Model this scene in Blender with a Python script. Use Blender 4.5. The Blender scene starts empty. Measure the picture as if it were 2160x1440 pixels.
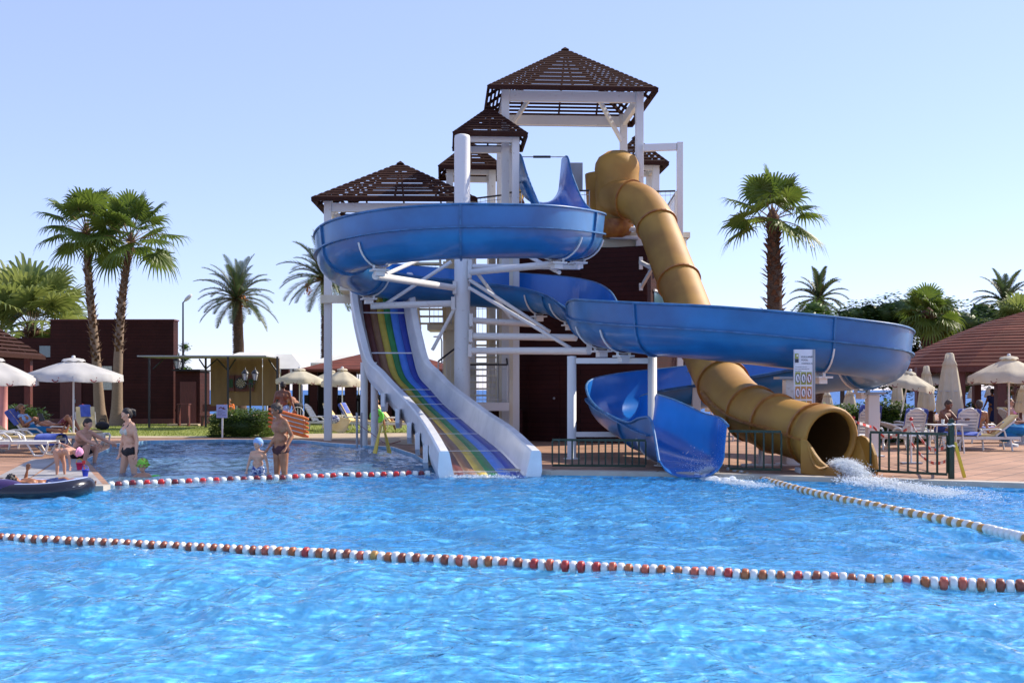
import bpy, bmesh, math, random
import numpy as np
from mathutils import Vector, Matrix, Quaternion
from mathutils.geometry import tessellate_polygon
R = math.radians
random.seed(7)
scene = bpy.context.scene
col = scene.collection

# ------------------------------------------------------------------ camera, sky, sun, exposure
F = 2400.0; HZ = 822.0; CZ = 1.6          # focal length (pixels of the 2160 px photograph), horizon row, eye height
cam = bpy.data.cameras.new('camera'); camo = bpy.data.objects.new('camera', cam); col.objects.link(camo)
cam.sensor_width = 36; cam.lens = 36*F/2160; cam.shift_y = (HZ-720)/2160
cam.clip_start = 0.1; cam.clip_end = 20000
camo.location = (0, 0, CZ); camo.rotation_euler = (R(90), 0, 0)
scene.camera = camo
SUN_EL = 40.0; SUN_AZ = 27.0               # azimuth: degrees behind the +X axis
sd = Vector((math.cos(R(SUN_EL))*math.cos(R(SUN_AZ)), math.cos(R(SUN_EL))*math.sin(R(SUN_AZ)), math.sin(R(SUN_EL))))
world = bpy.data.worlds.new("World"); scene.world = world; world.use_nodes = True
nt = world.node_tree; bg = nt.nodes['Background']
sky = nt.nodes.new('ShaderNodeTexSky'); sky.sky_type = 'NISHITA'; sky.sun_disc = False
sky.sun_elevation = R(SUN_EL); sky.sun_rotation = math.atan2(sd.x, sd.y)
sky.air_density = 0.85; sky.dust_density = 0.25; sky.ozone_density = 5.0; sky.altitude = 0
tint = nt.nodes.new('ShaderNodeMix'); tint.data_type = 'RGBA'; tint.blend_type = 'MULTIPLY'; tint.inputs[0].default_value = 1.0
tint.inputs[7].default_value = (1.34, 1.13, 1.16, 1)       # thin summer haze: paler, slightly violet sky
nt.links.new(sky.outputs[0], tint.inputs[6]); haze_mix = nt.nodes.new('ShaderNodeMix'); haze_mix.data_type = 'RGBA'; haze_mix.inputs[0].default_value = .48
haze_mix.inputs[7].default_value = (2.75, 3.3, 5.4, 1)      # even pale blue of a hazy summer sky
nt.links.new(tint.outputs[2], haze_mix.inputs[6]); nt.links.new(haze_mix.outputs[2], bg.inputs[0]); bg.inputs[1].default_value = 0.15
sun = bpy.data.lights.new('sun', 'SUN'); suno = bpy.data.objects.new('sun', sun); col.objects.link(suno)
sun.energy = 5.0; sun.angle = R(0.5); sun.color = (1.0, 0.91, 0.77)
suno.rotation_euler = (-sd).to_track_quat('-Z', 'Y').to_euler()
scene.view_settings.view_transform = 'Standard'; scene.view_settings.look = 'None'
scene.view_settings.exposure = 0.52; scene.view_settings.gamma = 1.0
scene.cycles.use_denoising = True
scene.cycles.max_bounces = 8; scene.cycles.transparent_max_bounces = 24
scene.cycles.sample_clamp_indirect = 6.0

# ------------------------------------------------------------------ helpers
def P(px, py, Y):                          # photo pixel + distance -> point
    return Vector(((px-1080)/F*Y, Y, CZ+(HZ-py)/F*Y))
def PX(px, Y): return (px-1080)/F*Y
def PG(px, py, z=0.08):                    # photo pixel on the plane z
    Y = (CZ-z)*F/(py-HZ); return Vector(((px-1080)/F*Y, Y, z))

def tag(o, label=None, cat=None, group=None, kind=None):
    if label: o['label'] = label
    if cat: o['category'] = cat
    if group: o['group'] = group
    if kind: o['kind'] = kind
    return o
def thing(name, label, cat, loc=(0, 0, 0), group=None):
    o = bpy.data.objects.new(name, None); col.objects.link(o); o.location = loc
    o.empty_display_size = 0.2
    return tag(o, label, cat, group)
def kids(o): return [c for c in bpy.data.objects if c.parent is o]
def copy_tree(o, parent=None):
    ch = [c for c in ALLK.get(o.name, [])]
    c = o.copy(); col.objects.link(c); c.parent = parent
    if parent is not None: ALLK.setdefault(parent.name, []).append(c)
    for k in ch: copy_tree(k, c)
    return c
ALLK = {}
def place(o, loc, rz=0, label=None, group=None, s=None):
    o.location = loc; o.rotation_euler = (0, 0, rz)
    if s: o.scale = (s, s, s) if not isinstance(s, tuple) else s
    if label: o['label'] = label
    if group: o['group'] = group
    return o

def orth(d, up=Vector((0, 0, 1))):
    d = d.normalized()
    if abs(d.dot(up)) > 0.98: up = Vector((0, 1, 0))
    s = d.cross(up).normalized(); return s, s.cross(d).normalized()

class MB:
    def __init__(s): s.v = []; s.f = []; s.m = []; s.sm = []
    def add(s, vs, fs, mi=0, smooth=False):
        b = len(s.v); s.v += [tuple(v) for v in vs]
        for f in fs: s.f.append([b+i for i in f]); s.m.append(mi); s.sm.append(smooth)
        return s
    def box(s, c, size, rz=0, mi=0, rot=None):
        hx, hy, hz = size[0]/2, size[1]/2, size[2]/2
        M = rot if rot is not None else Matrix.Rotation(rz, 3, 'Z')
        c = Vector(c)
        vs = [c+M@Vector((x*hx, y*hy, z*hz)) for x, y, z in ((-1,-1,-1),(1,-1,-1),(1,1,-1),(-1,1,-1),(-1,-1,1),(1,-1,1),(1,1,1),(-1,1,1))]
        return s.add(vs, [(0,3,2,1),(4,5,6,7),(0,1,5,4),(1,2,6,5),(2,3,7,6),(3,0,4,7)], mi)
    def bar(s, a, b, w, h, mi=0, up=Vector((0, 0, 1))):
        a = Vector(a); b = Vector(b); d = b-a; sx, u = orth(d, up)
        vs = [p+sx*x*w/2+u*z*h/2 for p in (a, b) for x, z in ((-1,-1),(1,-1),(1,1),(-1,1))]
        return s.add(vs, [(0,1,2,3),(7,6,5,4),(0,4,5,1),(1,5,6,2),(2,6,7,3),(3,7,4,0)], mi)
    def cyl(s, a, b, r1, r2=None, n=12, mi=0, cap=True, smooth=True):
        r2 = r1 if r2 is None else r2
        a = Vector(a); b = Vector(b); sx, u = orth(b-a)
        vs = [p+(sx*math.cos(t)+u*math.sin(t))*r for p, r in ((a, r1), (b, r2)) for t in [2*math.pi*i/n for i in range(n)]]
        s.add(vs, [(i, (i+1) % n, n+(i+1) % n, n+i) for i in range(n)], mi, smooth)
        if cap:
            s.add(vs[:n], [tuple(reversed(range(n)))], mi); s.add(vs[n:], [tuple(range(n))], mi)
        return s
    def tube(s, pts, r, n=8, mi=0, cap=True, closed=False):
        pts = [Vector(p) for p in pts]; m = len(pts)
        rr = r if isinstance(r, (list, tuple)) else [r]*m
        vs = []; up = None
        for i, p in enumerate(pts):
            if closed: d = pts[(i+1) % m]-pts[i-1]
            else: d = pts[min(i+1, m-1)]-pts[max(i-1, 0)]
            if d.length < 1e-9: d = Vector((0, 0, 1))
            d.normalize()
            if up is None: sx, up = orth(d)
            else:
                sx = d.cross(up)
                if sx.length < 1e-6: sx, up = orth(d)
                sx.normalize(); up = sx.cross(d).normalized()
            vs += [p+(sx*math.cos(t)+up*math.sin(t))*rr[i] for t in [2*math.pi*k/n for k in range(n)]]
        fs = []
        for i in range(m if closed else m-1):
            j = (i+1) % m
            fs += [(i*n+k, i*n+(k+1) % n, j*n+(k+1) % n, j*n+k) for k in range(n)]
        s.add(vs, fs, mi, True)
        if cap and not closed:
            s.add(vs[:n], [tuple(reversed(range(n)))], mi); s.add(vs[-n:], [tuple(range(n))], mi)
        return s
    def lathe(s, c, prof, n=16, mi=0, axis=None, smooth=True):   # prof: (radius, height)
        c = Vector(c); vs = []; q = Matrix.Identity(3) if axis is None else Vector(axis).to_track_quat('Z', 'Y').to_matrix()
        for r, h in prof:
            vs += [c+q@Vector((r*math.cos(2*math.pi*k/n), r*math.sin(2*math.pi*k/n), h)) for k in range(n)]
        fs = [(i*n+k, i*n+(k+1) % n, (i+1)*n+(k+1) % n, (i+1)*n+k) for i in range(len(prof)-1) for k in range(n)]
        s.add(vs, fs, mi, smooth)
        if prof[0][0] > 1e-4: s.add(vs[:n], [tuple(reversed(range(n)))], mi)
        if prof[-1][0] > 1e-4: s.add(vs[-n:], [tuple(range(n))], mi)
        return s
    def ell(s, c, rad, n=12, m=8, mi=0, rot=None):
        c = Vector(c); M = rot if rot is not None else Matrix.Identity(3); vs = []
        for i in range(m+1):
            ph = math.pi*i/m
            for k in range(n):
                t = 2*math.pi*k/n
                vs.append(c+M@Vector((rad[0]*math.sin(ph)*math.cos(t), rad[1]*math.sin(ph)*math.sin(t), -rad[2]*math.cos(ph))))
        return s.add(vs, [(i*n+k, i*n+(k+1) % n, (i+1)*n+(k+1) % n, (i+1)*n+k) for i in range(m) for k in range(n)], mi, True)
    def grid(s, rows, mi=0, smooth=True, closed=False):
        w = len(rows[0]); vs = [p for r in rows for p in r]
        fs = [(i*w+k, i*w+(k+1) % w, (i+1)*w+(k+1) % w, (i+1)*w+k) for i in range(len(rows)-1) for k in range(w if closed else w-1)]
        return s.add(vs, fs, mi, smooth)
    def prism(s, poly, z0, z1, mi=0):       # horizontal polygon extruded in z
        n = len(poly); vs = [(p[0], p[1], z0) for p in poly]+[(p[0], p[1], z1) for p in poly]
        s.add(vs, [(i, (i+1) % n, n+(i+1) % n, n+i) for i in range(n)]+[tuple(reversed(range(n))), tuple(range(n, 2*n))], mi)
        return s
    def sheet(s, polys, z, mi=0):
        tri = tessellate_polygon([[Vector((p[0], p[1], 0)) for p in pl] for pl in polys])
        vs = [(p[0], p[1], z) for pl in polys for p in pl]
        out = []
        for t in tri:
            a, b, c = [Vector(vs[i]) for i in t]
            out.append(t if (b-a).cross(c-a).z > 0 else (t[0], t[2], t[1]))
        return s.add(vs, out, mi)
    def build(s, name, mat, parent=None, world=False, origin=None, thick=None, bevel=None, merge=False):
        me = bpy.data.meshes.new(name)
        V = np.array(s.v, dtype=float)
        off = np.zeros(3)
        if world and parent is not None:
            p = parent; o = Vector((0, 0, 0))
            while p is not None: o += p.location; p = p.parent
            off = np.array(o)
        elif parent is None:
            off = np.array(origin) if origin is not None else np.array([(V[:, 0].min()+V[:, 0].max())/2, (V[:, 1].min()+V[:, 1].max())/2, V[:, 2].min()])
        me.from_pydata((V-off).tolist(), [], s.f)
        mats = mat if isinstance(mat, (list, tuple)) else [mat]
        for m in mats: me.materials.append(m)
        me.polygons.foreach_set('material_index', s.m); me.polygons.foreach_set('use_smooth', s.sm)
        if merge:
            bm = bmesh.new(); bm.from_mesh(me); bmesh.ops.remove_doubles(bm, verts=bm.verts, dist=1e-4)
            bmesh.ops.recalc_face_normals(bm, faces=bm.faces); bm.to_mesh(me); bm.free()
        me.update()
        o = bpy.data.objects.new(name, me); col.objects.link(o)
        if parent is not None:
            o.parent = parent; ALLK.setdefault(parent.name, []).append(o)
        else: o.location = off
        if thick:
            m = o.modifiers.new('thickness', 'SOLIDIFY'); m.thickness = thick; m.offset = 0
        if bevel:
            m = o.modifiers.new('bevel', 'BEVEL'); m.width = bevel; m.segments = 2; m.limit_method = 'ANGLE'; m.angle_limit = R(40)
        return o

def catmull(pts, n):
    pts = [np.array(p, dtype=float) for p in pts]; out = []
    P0 = [2*pts[0]-pts[1]]+pts+[2*pts[-1]-pts[-2]]
    for i in range(1, len(P0)-2):
        a, b, c, d = P0[i-1:i+3]
        for k in range(n):
            t = k/n; out.append(0.5*((2*b)+(-a+c)*t+(2*a-5*b+4*c-d)*t*t+(-a+3*b-3*c+d)*t**3))
    out.append(pts[-1]); return out

# ------------------------------------------------------------------ materials
def mat(name, c, rough=0.6, c2=None, nscale=4.0, metal=0.0, bump=0.0, bscale=40.0, spec=0.5, trans=0.0, stretch=None, coat=0.0, detail=4.0, lo=.35, hi=.65):
    m = bpy.data.materials.new(name); m.use_nodes = True; t = m.node_tree; n = t.nodes; l = t.links
    b = n['Principled BSDF']; b.inputs['Roughness'].default_value = rough; b.inputs['Metallic'].default_value = metal
    b.inputs['Specular IOR Level'].default_value = spec
    if coat: b.inputs['Coat Weight'].default_value = coat; b.inputs['Coat Roughness'].default_value = 0.08
    tc = n.new('ShaderNodeTexCoord'); mp = n.new('ShaderNodeMapping'); l.new(tc.outputs['Object'], mp.inputs[0])
    if stretch: mp.inputs['Scale'].default_value = stretch
    nz = n.new('ShaderNodeTexNoise'); nz.inputs['Scale'].default_value = nscale; nz.inputs['Detail'].default_value = detail
    l.new(mp.outputs[0], nz.inputs['Vector'])
    cr = n.new('ShaderNodeValToRGB'); cr.color_ramp.elements[0].position = lo; cr.color_ramp.elements[1].position = hi
    c2 = c2 or tuple(x*0.86 for x in c)
    cr.color_ramp.elements[0].color = (*c2, 1); cr.color_ramp.elements[1].color = (*c, 1)
    l.new(nz.outputs['Fac'], cr.inputs[0]); l.new(cr.outputs[0], b.inputs['Base Color'])
    if bump:
        nb = n.new('ShaderNodeTexNoise'); nb.inputs['Scale'].default_value = bscale; l.new(mp.outputs[0], nb.inputs['Vector'])
        bp = n.new('ShaderNodeBump'); bp.inputs['Strength'].default_value = bump; bp.inputs['Distance'].default_value = 0.02
        l.new(nb.outputs['Fac'], bp.inputs['Height']); l.new(bp.outputs[0], b.inputs['Normal'])
    if trans:
        # thin leaves and cloth let part of the light through
        tr = n.new('ShaderNodeBsdfTranslucent'); mx = n.new('ShaderNodeMixShader'); mx.inputs[0].default_value = trans
        l.new(cr.outputs[0], tr.inputs[0]); l.new(b.outputs[0], mx.inputs[1]); l.new(tr.outputs[0], mx.inputs[2])
        l.new(mx.outputs[0], n['Material Output'].inputs[0])
    return m

def lines_mat(name, c, cl, size, line=0.02, rough=0.6, c2=None, rot=0.0, axes='XY', bump=0.3, nscale=1.5, offset=0.5, bw=None, spec=0.4):
    """brick-texture material: boards, paving, tiles"""
    m = bpy.data.materials.new(name); m.use_nodes = True; t = m.node_tree; n = t.nodes; l = t.links
    b = n['Principled BSDF']; b.inputs['Roughness'].default_value = rough; b.inputs['Specular IOR Level'].default_value = spec
    tc = n.new('ShaderNodeTexCoord'); vec = tc.outputs['Object']
    if axes == 'XZ':
        sp = n.new('ShaderNodeSeparateXYZ'); cb = n.new('ShaderNodeCombineXYZ'); ad = n.new('ShaderNodeMath')
        l.new(vec, sp.inputs[0]); l.new(sp.outputs[0], ad.inputs[0]); l.new(sp.outputs[1], ad.inputs[1])
        l.new(ad.outputs[0], cb.inputs[0]); l.new(sp.outputs[2], cb.inputs[1]); vec = cb.outputs[0]
    mp = n.new('ShaderNodeMapping'); mp.inputs['Rotation'].default_value = (0, 0, rot); l.new(vec, mp.inputs[0])
    br = n.new('ShaderNodeTexBrick'); br.offset = offset; l.new(mp.outputs[0], br.inputs['Vector'])
    br.inputs['Scale'].default_value = 1; br.inputs['Brick Width'].default_value = bw or size; br.inputs['Row Height'].default_value = size
    br.inputs['Mortar Size'].default_value = line; br.inputs['Mortar Smooth'].default_value = 0.2; br.inputs['Bias'].default_value = 0
    c2 = c2 or tuple(x*0.8 for x in c)
    br.inputs['Color1'].default_value = (*c, 1); br.inputs['Color2'].default_value = (*c2, 1); br.inputs['Mortar'].default_value = (*cl, 1)
    nz = n.new('ShaderNodeTexNoise'); nz.inputs['Scale'].default_value = nscale; nz.inputs['Detail'].default_value = 6
    l.new(tc.outputs['Object'], nz.inputs['Vector'])
    mr = n.new('ShaderNodeMapRange'); mr.inputs[1].default_value = .3; mr.inputs[2].default_value = .7; mr.inputs[3].default_value = .72; mr.inputs[4].default_value = 1.12
    l.new(nz.outputs['Fac'], mr.inputs[0])
    mu = n.new('ShaderNodeVectorMath'); mu.operation = 'SCALE'; l.new(br.outputs['Color'], mu.inputs[0]); l.new(mr.outputs[0], mu.inputs['Scale'])
    l.new(mu.outputs[0], b.inputs['Base Color'])
    bp = n.new('ShaderNodeBump'); bp.inputs['Strength'].default_value = bump; bp.inputs['Distance'].default_value = 0.02; bp.invert = True
    l.new(br.outputs['Fac'], bp.inputs['Height']); l.new(bp.outputs[0], b.inputs['Normal'])
    return m

MT = {}
MT['maroon'] = lines_mat('maroon_boards', (.050, .012, .010), (.012, .004, .004), .14, line=.006, rough=.7, axes='XZ', bw=4.0, bump=.35, spec=.18)
MT['maroon_post'] = mat('maroon_timber', (.12, .026, .018), .55, (.08, .017, .012), stretch=(12, 12, 1))
MT['slat'] = mat('roof_slat_timber', (.052, .020, .014), .85, (.026, .010, .007), nscale=9, spec=.15, stretch=(2, 2, 8))
MT['shingle'] = lines_mat('red_roof_boards', (.17, .045, .026), (.03, .01, .008), .13, line=.008, rough=.75, spec=.2, axes='XZ', bw=3.0)
MT['white'] = mat('white_painted_steel', (.70, .69, .66), .45, (.50, .45, .39), nscale=8, detail=9, lo=.22, hi=.36)
MT['cream'] = mat('cream_painted_steel', (.74, .68, .52), .5, (.62, .55, .40), nscale=1.4)
MT['rail'] = mat('handrail_dark', (.03, .025, .025), .35)
MT['thinrail'] = mat('railing_steel', (.6, .6, .6), .35, metal=.3)
MT['blue'] = mat('blue_fibreglass', (.015, .165, .42), .34, (.010, .118, .31), nscale=1.3, bump=.02, bscale=7, spec=.5, coat=.25)
MT['blue_in'] = mat('blue_gelcoat_inside', (.012, .17, .56), .22, (.010, .135, .46), nscale=1.2, spec=.5, coat=.3)
MT['blue_rim'] = mat('blue_flange', (.04, .17, .38), .4, (.02, .10, .24), nscale=5)
MT['yellow'] = mat('yellow_fibreglass', (.41, .21, .03), .6, (.29, .13, .018), nscale=1.1, bump=.03, bscale=6, coat=.0)
MT['yellow_rim'] = mat('yellow_flange', (.38, .16, .028), .4, (.26, .09, .02), nscale=6)
MT['yellow_in_shade'] = mat('yellow_tube_inside_shade', (.10, .05, .015), .4)  # shade inside the tube painted in as dark brown
MT['gel_white'] = mat('white_gelcoat', (.76, .77, .78), .32, (.64, .65, .66), nscale=2.4, detail=8, coat=.15)
MT['green_fence'] = mat('green_fence_paint', (.014, .038, .018), .45, (.010, .026, .013), nscale=6)
MT['grey'] = mat('grey_steel', (.35, .36, .38), .45)
MT['black'] = mat('black_paint', (.012, .012, .014), .4)
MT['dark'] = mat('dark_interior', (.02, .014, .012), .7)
MT['canvas'] = mat('cream_canvas', (.66, .60, .47), .85, (.56, .50, .38), nscale=2.2, trans=.32, bump=.25, bscale=14)
MT['canvas_white'] = mat('off_white_canvas', (.62, .61, .59), .85, (.52, .51, .49), nscale=2.2, trans=.3, bump=.25, bscale=14)
MT['tent'] = mat('tent_fabric', (.78, .76, .70), .8, nscale=1.0, trans=.2)
MT['logo_red'] = mat('printed_red', (.20, .01, .02), .7)
MT['plastic'] = mat('white_plastic', (.72, .70, .66), .4, (.62, .60, .55), nscale=3)
MT['cushion'] = mat('yellow_cushion', (.70, .55, .28), .85, (.62, .46, .2), nscale=3)
MT['towel_blue'] = mat('blue_towel', (.10, .15, .46), .95, (.07, .10, .36), nscale=8, bump=.4, bscale=60)
MT['towel_teal'] = mat('teal_towel', (.01, .19, .42), .95, (.01, .13, .34), nscale=8, bump=.4, bscale=60)
MT['skin'] = mat('skin_fair', (.55, .30, .20), .5, (.48, .24, .16), nscale=6, spec=.35)
MT['skin_pale'] = mat('skin_pale', (.66, .39, .26), .5, (.60, .33, .21), nscale=6, spec=.35)
MT['skin_tan'] = mat('skin_tanned', (.42, .19, .095), .45, (.28, .115, .06), nscale=6, spec=.35)
MT['skin_dark'] = mat('skin_deep_tan', (.22, .085, .045), .45, nscale=6)
MT['hair_dark'] = mat('dark_hair', (.025, .016, .013), .55, (.012, .008, .007), nscale=30, stretch=(1, 1, .2), bump=.5, bscale=60)
MT['hair_fair'] = mat('fair_hair', (.24, .15, .075), .55, (.16, .09, .045), nscale=30, bump=.5, bscale=60)
MT['hair_brown'] = mat('greying_brown_hair', (.085, .055, .038), .6, (.05, .03, .02), nscale=30, bump=.6, bscale=60)
MT['cloth_black'] = mat('black_cloth', (.012, .011, .014), .8)
MT['cloth_maroon'] = mat('maroon_cloth', (.07, .022, .026), .8)
MT['cloth_white'] = mat('pale_print_cloth', (.66, .66, .60), .8, (.42, .44, .36), nscale=30)
MT['cloth_lblue'] = mat('light_blue_cloth', (.28, .46, .78), .8)
MT['cloth_pink'] = mat('pink_dotted_cloth', (.80, .22, .42), .8, (.78, .36, .52), nscale=28, lo=.5, hi=.55)
MT['cloth_green'] = mat('green_floral_cloth', (.20, .50, .05), .8, (.16, .10, .02), nscale=22, lo=.42, hi=.48)
MT['cloth_navy'] = mat('navy_cloth', (.02, .04, .16), .85)
MT['cloth_print'] = mat('blue_white_print_cloth', (.55, .60, .70), .85, (.03, .05, .22), nscale=26, lo=.48, hi=.52)
MT['cloth_yellow'] = mat('yellow_cloth', (.6, .36, .04), .85)
MT['red'] = mat('red_plastic', (.55, .02, .02), .3, (.42, .015, .015), nscale=8)
MT['red_dark'] = mat('dark_red_plastic', (.17, .012, .02), .3, (.12, .01, .014), nscale=8)
MT['float_white'] = mat('white_float_plastic', (.76, .76, .72), .28, (.66, .66, .60), nscale=14, coat=.3)
MT['float_orange'] = mat('faded_orange_float', (.46, .15, .045), .38, (.34, .085, .025), nscale=18)
MT['float_rust'] = mat('rusty_brown_float', (.30, .085, .04), .38, (.22, .05, .025), nscale=18)
MT['float_red'] = mat('worn_red_float', (.50, .055, .04), .35, (.40, .035, .03), nscale=18)
MT['float_coral'] = mat('coral_float', (.60, .14, .075), .35, (.46, .09, .05), nscale=18)
MT['float_ochre'] = mat('ochre_float', (.52, .29, .07), .38, (.42, .20, .05), nscale=18)
MT['yellow_sign'] = mat('yellow_plastic', (.70, .50, .02), .4)
MT['trunk'] = mat('palm_trunk_fibre', (.15, .095, .06), .9, (.05, .028, .018), nscale=14, bump=.8, bscale=22, stretch=(1, 1, 2.5))
MT['trunk_smooth'] = mat('palm_trunk_bare', (.24, .165, .11), .85, (.20, .135, .09), nscale=9, bump=.5, bscale=16, stretch=(1, 1, 3))
MT['boot'] = mat('palm_leaf_bases', (.17, .085, .045), .85, (.06, .028, .017), nscale=9)
MT['fan'] = mat('fan_palm_leaf', (.15, .21, .03), .5, (.075, .12, .018), nscale=1.6, trans=.42, spec=.5)
MT['fan_pale'] = mat('pale_fan_palm_leaf', (.30, .34, .09), .48, (.13, .18, .04), nscale=1.4, trans=.45)
MT['fan_dry'] = mat('dry_palm_leaf', (.33, .24, .10), .7, (.22, .14, .06), nscale=4, trans=.3)
MT['date'] = mat('date_palm_leaf', (.085, .125, .045), .5, (.05, .08, .03), nscale=2, trans=.3, spec=.5)
MT['leaf'] = mat('broad_leaf', (.075, .135, .028), .5, (.035, .07, .015), nscale=1.1, trans=.32)
MT['leaf_light'] = mat('bright_leaf', (.12, .21, .03), .5, (.06, .12, .018), nscale=1.6, trans=.3)
MT['hedge'] = mat('hedge_leaf', (.12, .19, .03), .5, (.05, .09, .015), nscale=2.5, trans=.3)
MT['bark'] = mat('bark', (.11, .075, .05), .9, nscale=9, bump=.6)
MT['dates'] = mat('orange_date_fruit', (.62, .22, .02), .6, (.45, .13, .02), nscale=20)
MT['panel'] = mat('tan_plywood', (.25, .155, .065), .7, (.19, .11, .045), nscale=1.1, stretch=(3, 3, .6), bump=.1)
MT['lampglass'] = mat('lantern_glass', (.55, .56, .56), .12, spec=.8)
MT['raft_dark'] = mat('dark_vinyl', (.012, .012, .022), .22, spec=.6)
MT['raft_light'] = mat('pale_blue_vinyl', (.42, .50, .74), .25, spec=.6)
MT['raft_purple'] = mat('purple_vinyl', (.045, .022, .10), .25, spec=.6)
MT['orange'] = mat('orange_vinyl', (.85, .22, .03), .3, (.78, .14, .02), nscale=3)
MT['green_lime'] = mat('lime_plastic', (.12, .62, .05), .4)
MT['bluebucket'] = mat('blue_bucket_plastic', (.02, .06, .6), .35)
MT['pinkbucket'] = mat('pink_bucket_plastic', (.75, .03, .12), .35)
MT['sign_white'] = mat('sign_face', (.72, .73, .78), .4, nscale=2)
MT['sign_lilac'] = mat('lilac_sign_face', (.40, .42, .66), .45, nscale=2)
MT['print'] = mat('dark_print', (.04, .04, .06), .6)
MT['olive'] = mat('olive_print', (.33, .34, .08), .6)
MT['red_print'] = mat('red_print', (.45, .09, .05), .6)
MT['green_d'] = mat('dark_green_board', (.015, .06, .025), .7)
MT['glass'] = mat('window_glass', (.06, .12, .16), .06, spec=.9)
MT['yellow_s'] = mat('stripe_yellow', (.56, .43, .05), .4, (.43, .31, .04), coat=.08)
MT['brown_s'] = mat('stripe_brown', (.26, .13, .06), .4, (.21, .10, .045), coat=.08)
MT['darkbrown_s'] = mat('stripe_dark_red', (.13, .03, .02), .4, (.10, .022, .016), coat=.08)
MT['green_s'] = mat('stripe_green', (.025, .24, .06), .4, (.02, .15, .04), coat=.08)
MT['lblue_s'] = mat('stripe_light_blue', (.06, .20, .66), .4, (.045, .17, .58), coat=.08)
MT['dblue_s'] = mat('stripe_dark_blue', (.016, .045, .36), .4, (.012, .035, .28), coat=.08)
# ------------------------------------------------------------------ ground, pool, sea
A = (-6.43, 18.2); H = (-1.41, 22.0)
POOL = [(-14, 1.5), (14, 1.5), (14, 15.9), (8.4, 18.4), (4.8, 20.0), (2.65, 20.95), (.72, 21.3), (-1.2, 22.3), H,
        (-1.72, 23.6), (-2.3, 27.0), (-3.2, 30.5), (-5.1, 32.6), (-6.4, 34.6), (-9.0, 35.2), (-11.0, 34.3), (-11.3, 32.0), (-10.6, 30.0), (-9.4, 25.1), A, (-14, 18.2)]
GZ = .08
MT['paving'] = lines_mat('terracotta_paving', (.42, .235, .15), (.16, .11, .08), .50, line=.02, rough=.75, rot=R(38), bump=.4, offset=0, c2=(.34, .19, .12), nscale=.7, spec=.3)
MT['sand'] = mat('sandy_ground', (.42, .36, .26), .95, (.33, .27, .18), nscale=.3)
g = MB()
g.sheet([[(-400, -60), (400, -60), (400, 72), (-400, 72)], POOL], GZ)
g.add([(-400, 72, GZ), (400, 72, GZ), (400, 95, -2.2), (-400, 95, -2.2)], [(0, 1, 2, 3)])
g.add([(-400, 95, -2.2), (400, 95, -2.2), (3500, 9000, -2.2), (-3500, 9000, -2.2)], [(0, 1, 2, 3)])
go = g.build('ground', MT['paving'], origin=(0, 0, 0)); tag(go, 'terracotta tiled pool deck running back to the beach', kind='structure')
# sea
MT['sea'] = mat('sea_surface', (.05, .14, .36), .7, (.04, .12, .30), nscale=.02, spec=.15)
s = MB().add([(-3500, 84, -1.15), (3500, 84, -1.15), (5500, 9500, -1.15), (-5500, 9500, -1.15)], [(0, 1, 2, 3)])
tag(s.build('sea', MT['sea'], origin=(0, 84, -1.15)), 'blue sea on the horizon', kind='structure')
# lawn with grass blades
MT['lawn'] = mat('lawn_soil_green', (.26, .28, .05), .9, (.16, .20, .035), nscale=3.5, bump=.8, bscale=30)
LAWN = [(-22, 37.4), (-9.5, 37.2), (-6.2, 39.6), (-3.0, 40.2), (-2.0, 50), (-2.0, 66), (-30, 66), (-30, 44), (-22, 40)]
s = MB().sheet([LAWN], GZ+.006); tag(s.build('lawn', MT['lawn'], origin=(-12, 45, GZ+.006)), 'sunlit lawn behind the shallow pool', kind='structure')
def inpoly(x, y, poly):
    r = False; n = len(poly)
    for i in range(n):
        x1, y1 = poly[i]; x2, y2 = poly[i-1]
        if (y1 > y) != (y2 > y) and x < (x2-x1)*(y-y1)/(y2-y1)+x1: r = not r
    return r
gb = MB(); rg = random.Random(3)
for i in range(26000):
    x = rg.uniform(-24, -2); y = 37+abs(rg.gauss(0, 8))
    if not inpoly(x, y, LAWN): continue
    a = rg.uniform(0, 6.28); h = rg.uniform(.03, .075); w = .012
    gb.add([(x-w*math.cos(a), y-w*math.sin(a), GZ), (x+w*math.cos(a), y+w*math.sin(a), GZ), (x+rg.gauss(0, .02), y+rg.gauss(0, .02), GZ+h)], [(0, 1, 2)])
MT['grass'] = mat('grass_blades', (.30, .33, .06), .6, (.18, .23, .035), nscale=.8, trans=.3)
tag(gb.build('grass', MT['grass'], origin=(-12, 45, GZ)), 'short grass blades of the lawn', 'grass', kind='stuff')
# stone path between shallow pool and lawn
MT['path'] = mat('pale_stone_path', (.46, .37, .25), .85, (.36, .28, .19), nscale=1.6, bump=.3)
s = MB().sheet([[(-22, 36.0), (-9, 35.9), (-6.2, 35.0), (-4.4, 33.8), (-2.9, 31.4), (-.6, 31.6), (-.6, 46), (-1.9, 50), (-2.9, 40.3), (-6.2, 39.7), (-9.5, 37.3), (-22, 37.5)]], GZ+.010)
tag(s.build('path', MT['path'], origin=(-6, 37, GZ+.01)), 'pale stone path beside the lawn', kind='structure')
# pale stone strips of the left terrace
MT['strip'] = lines_mat('pale_pool_coping', (.36, .34, .33), (.2, .18, .17), .6, line=.01, rough=.6, bump=.2, spec=.4)
s = MB().sheet([[(-6.6, 18.34), (-9.5, 25.0), (-9.9, 25.0), (-7.9, 18.34)]], GZ+.004)
s.sheet([[(-10.5, 24.9), (-9.95, 24.9), (-8.3, 19.6), (-8.9, 19.6)]], GZ+.008)
tag(s.build('terrace_strip', MT['strip'], origin=(-8.5, 21, GZ)), 'pale stone strips in the left terrace', kind='structure')

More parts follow.
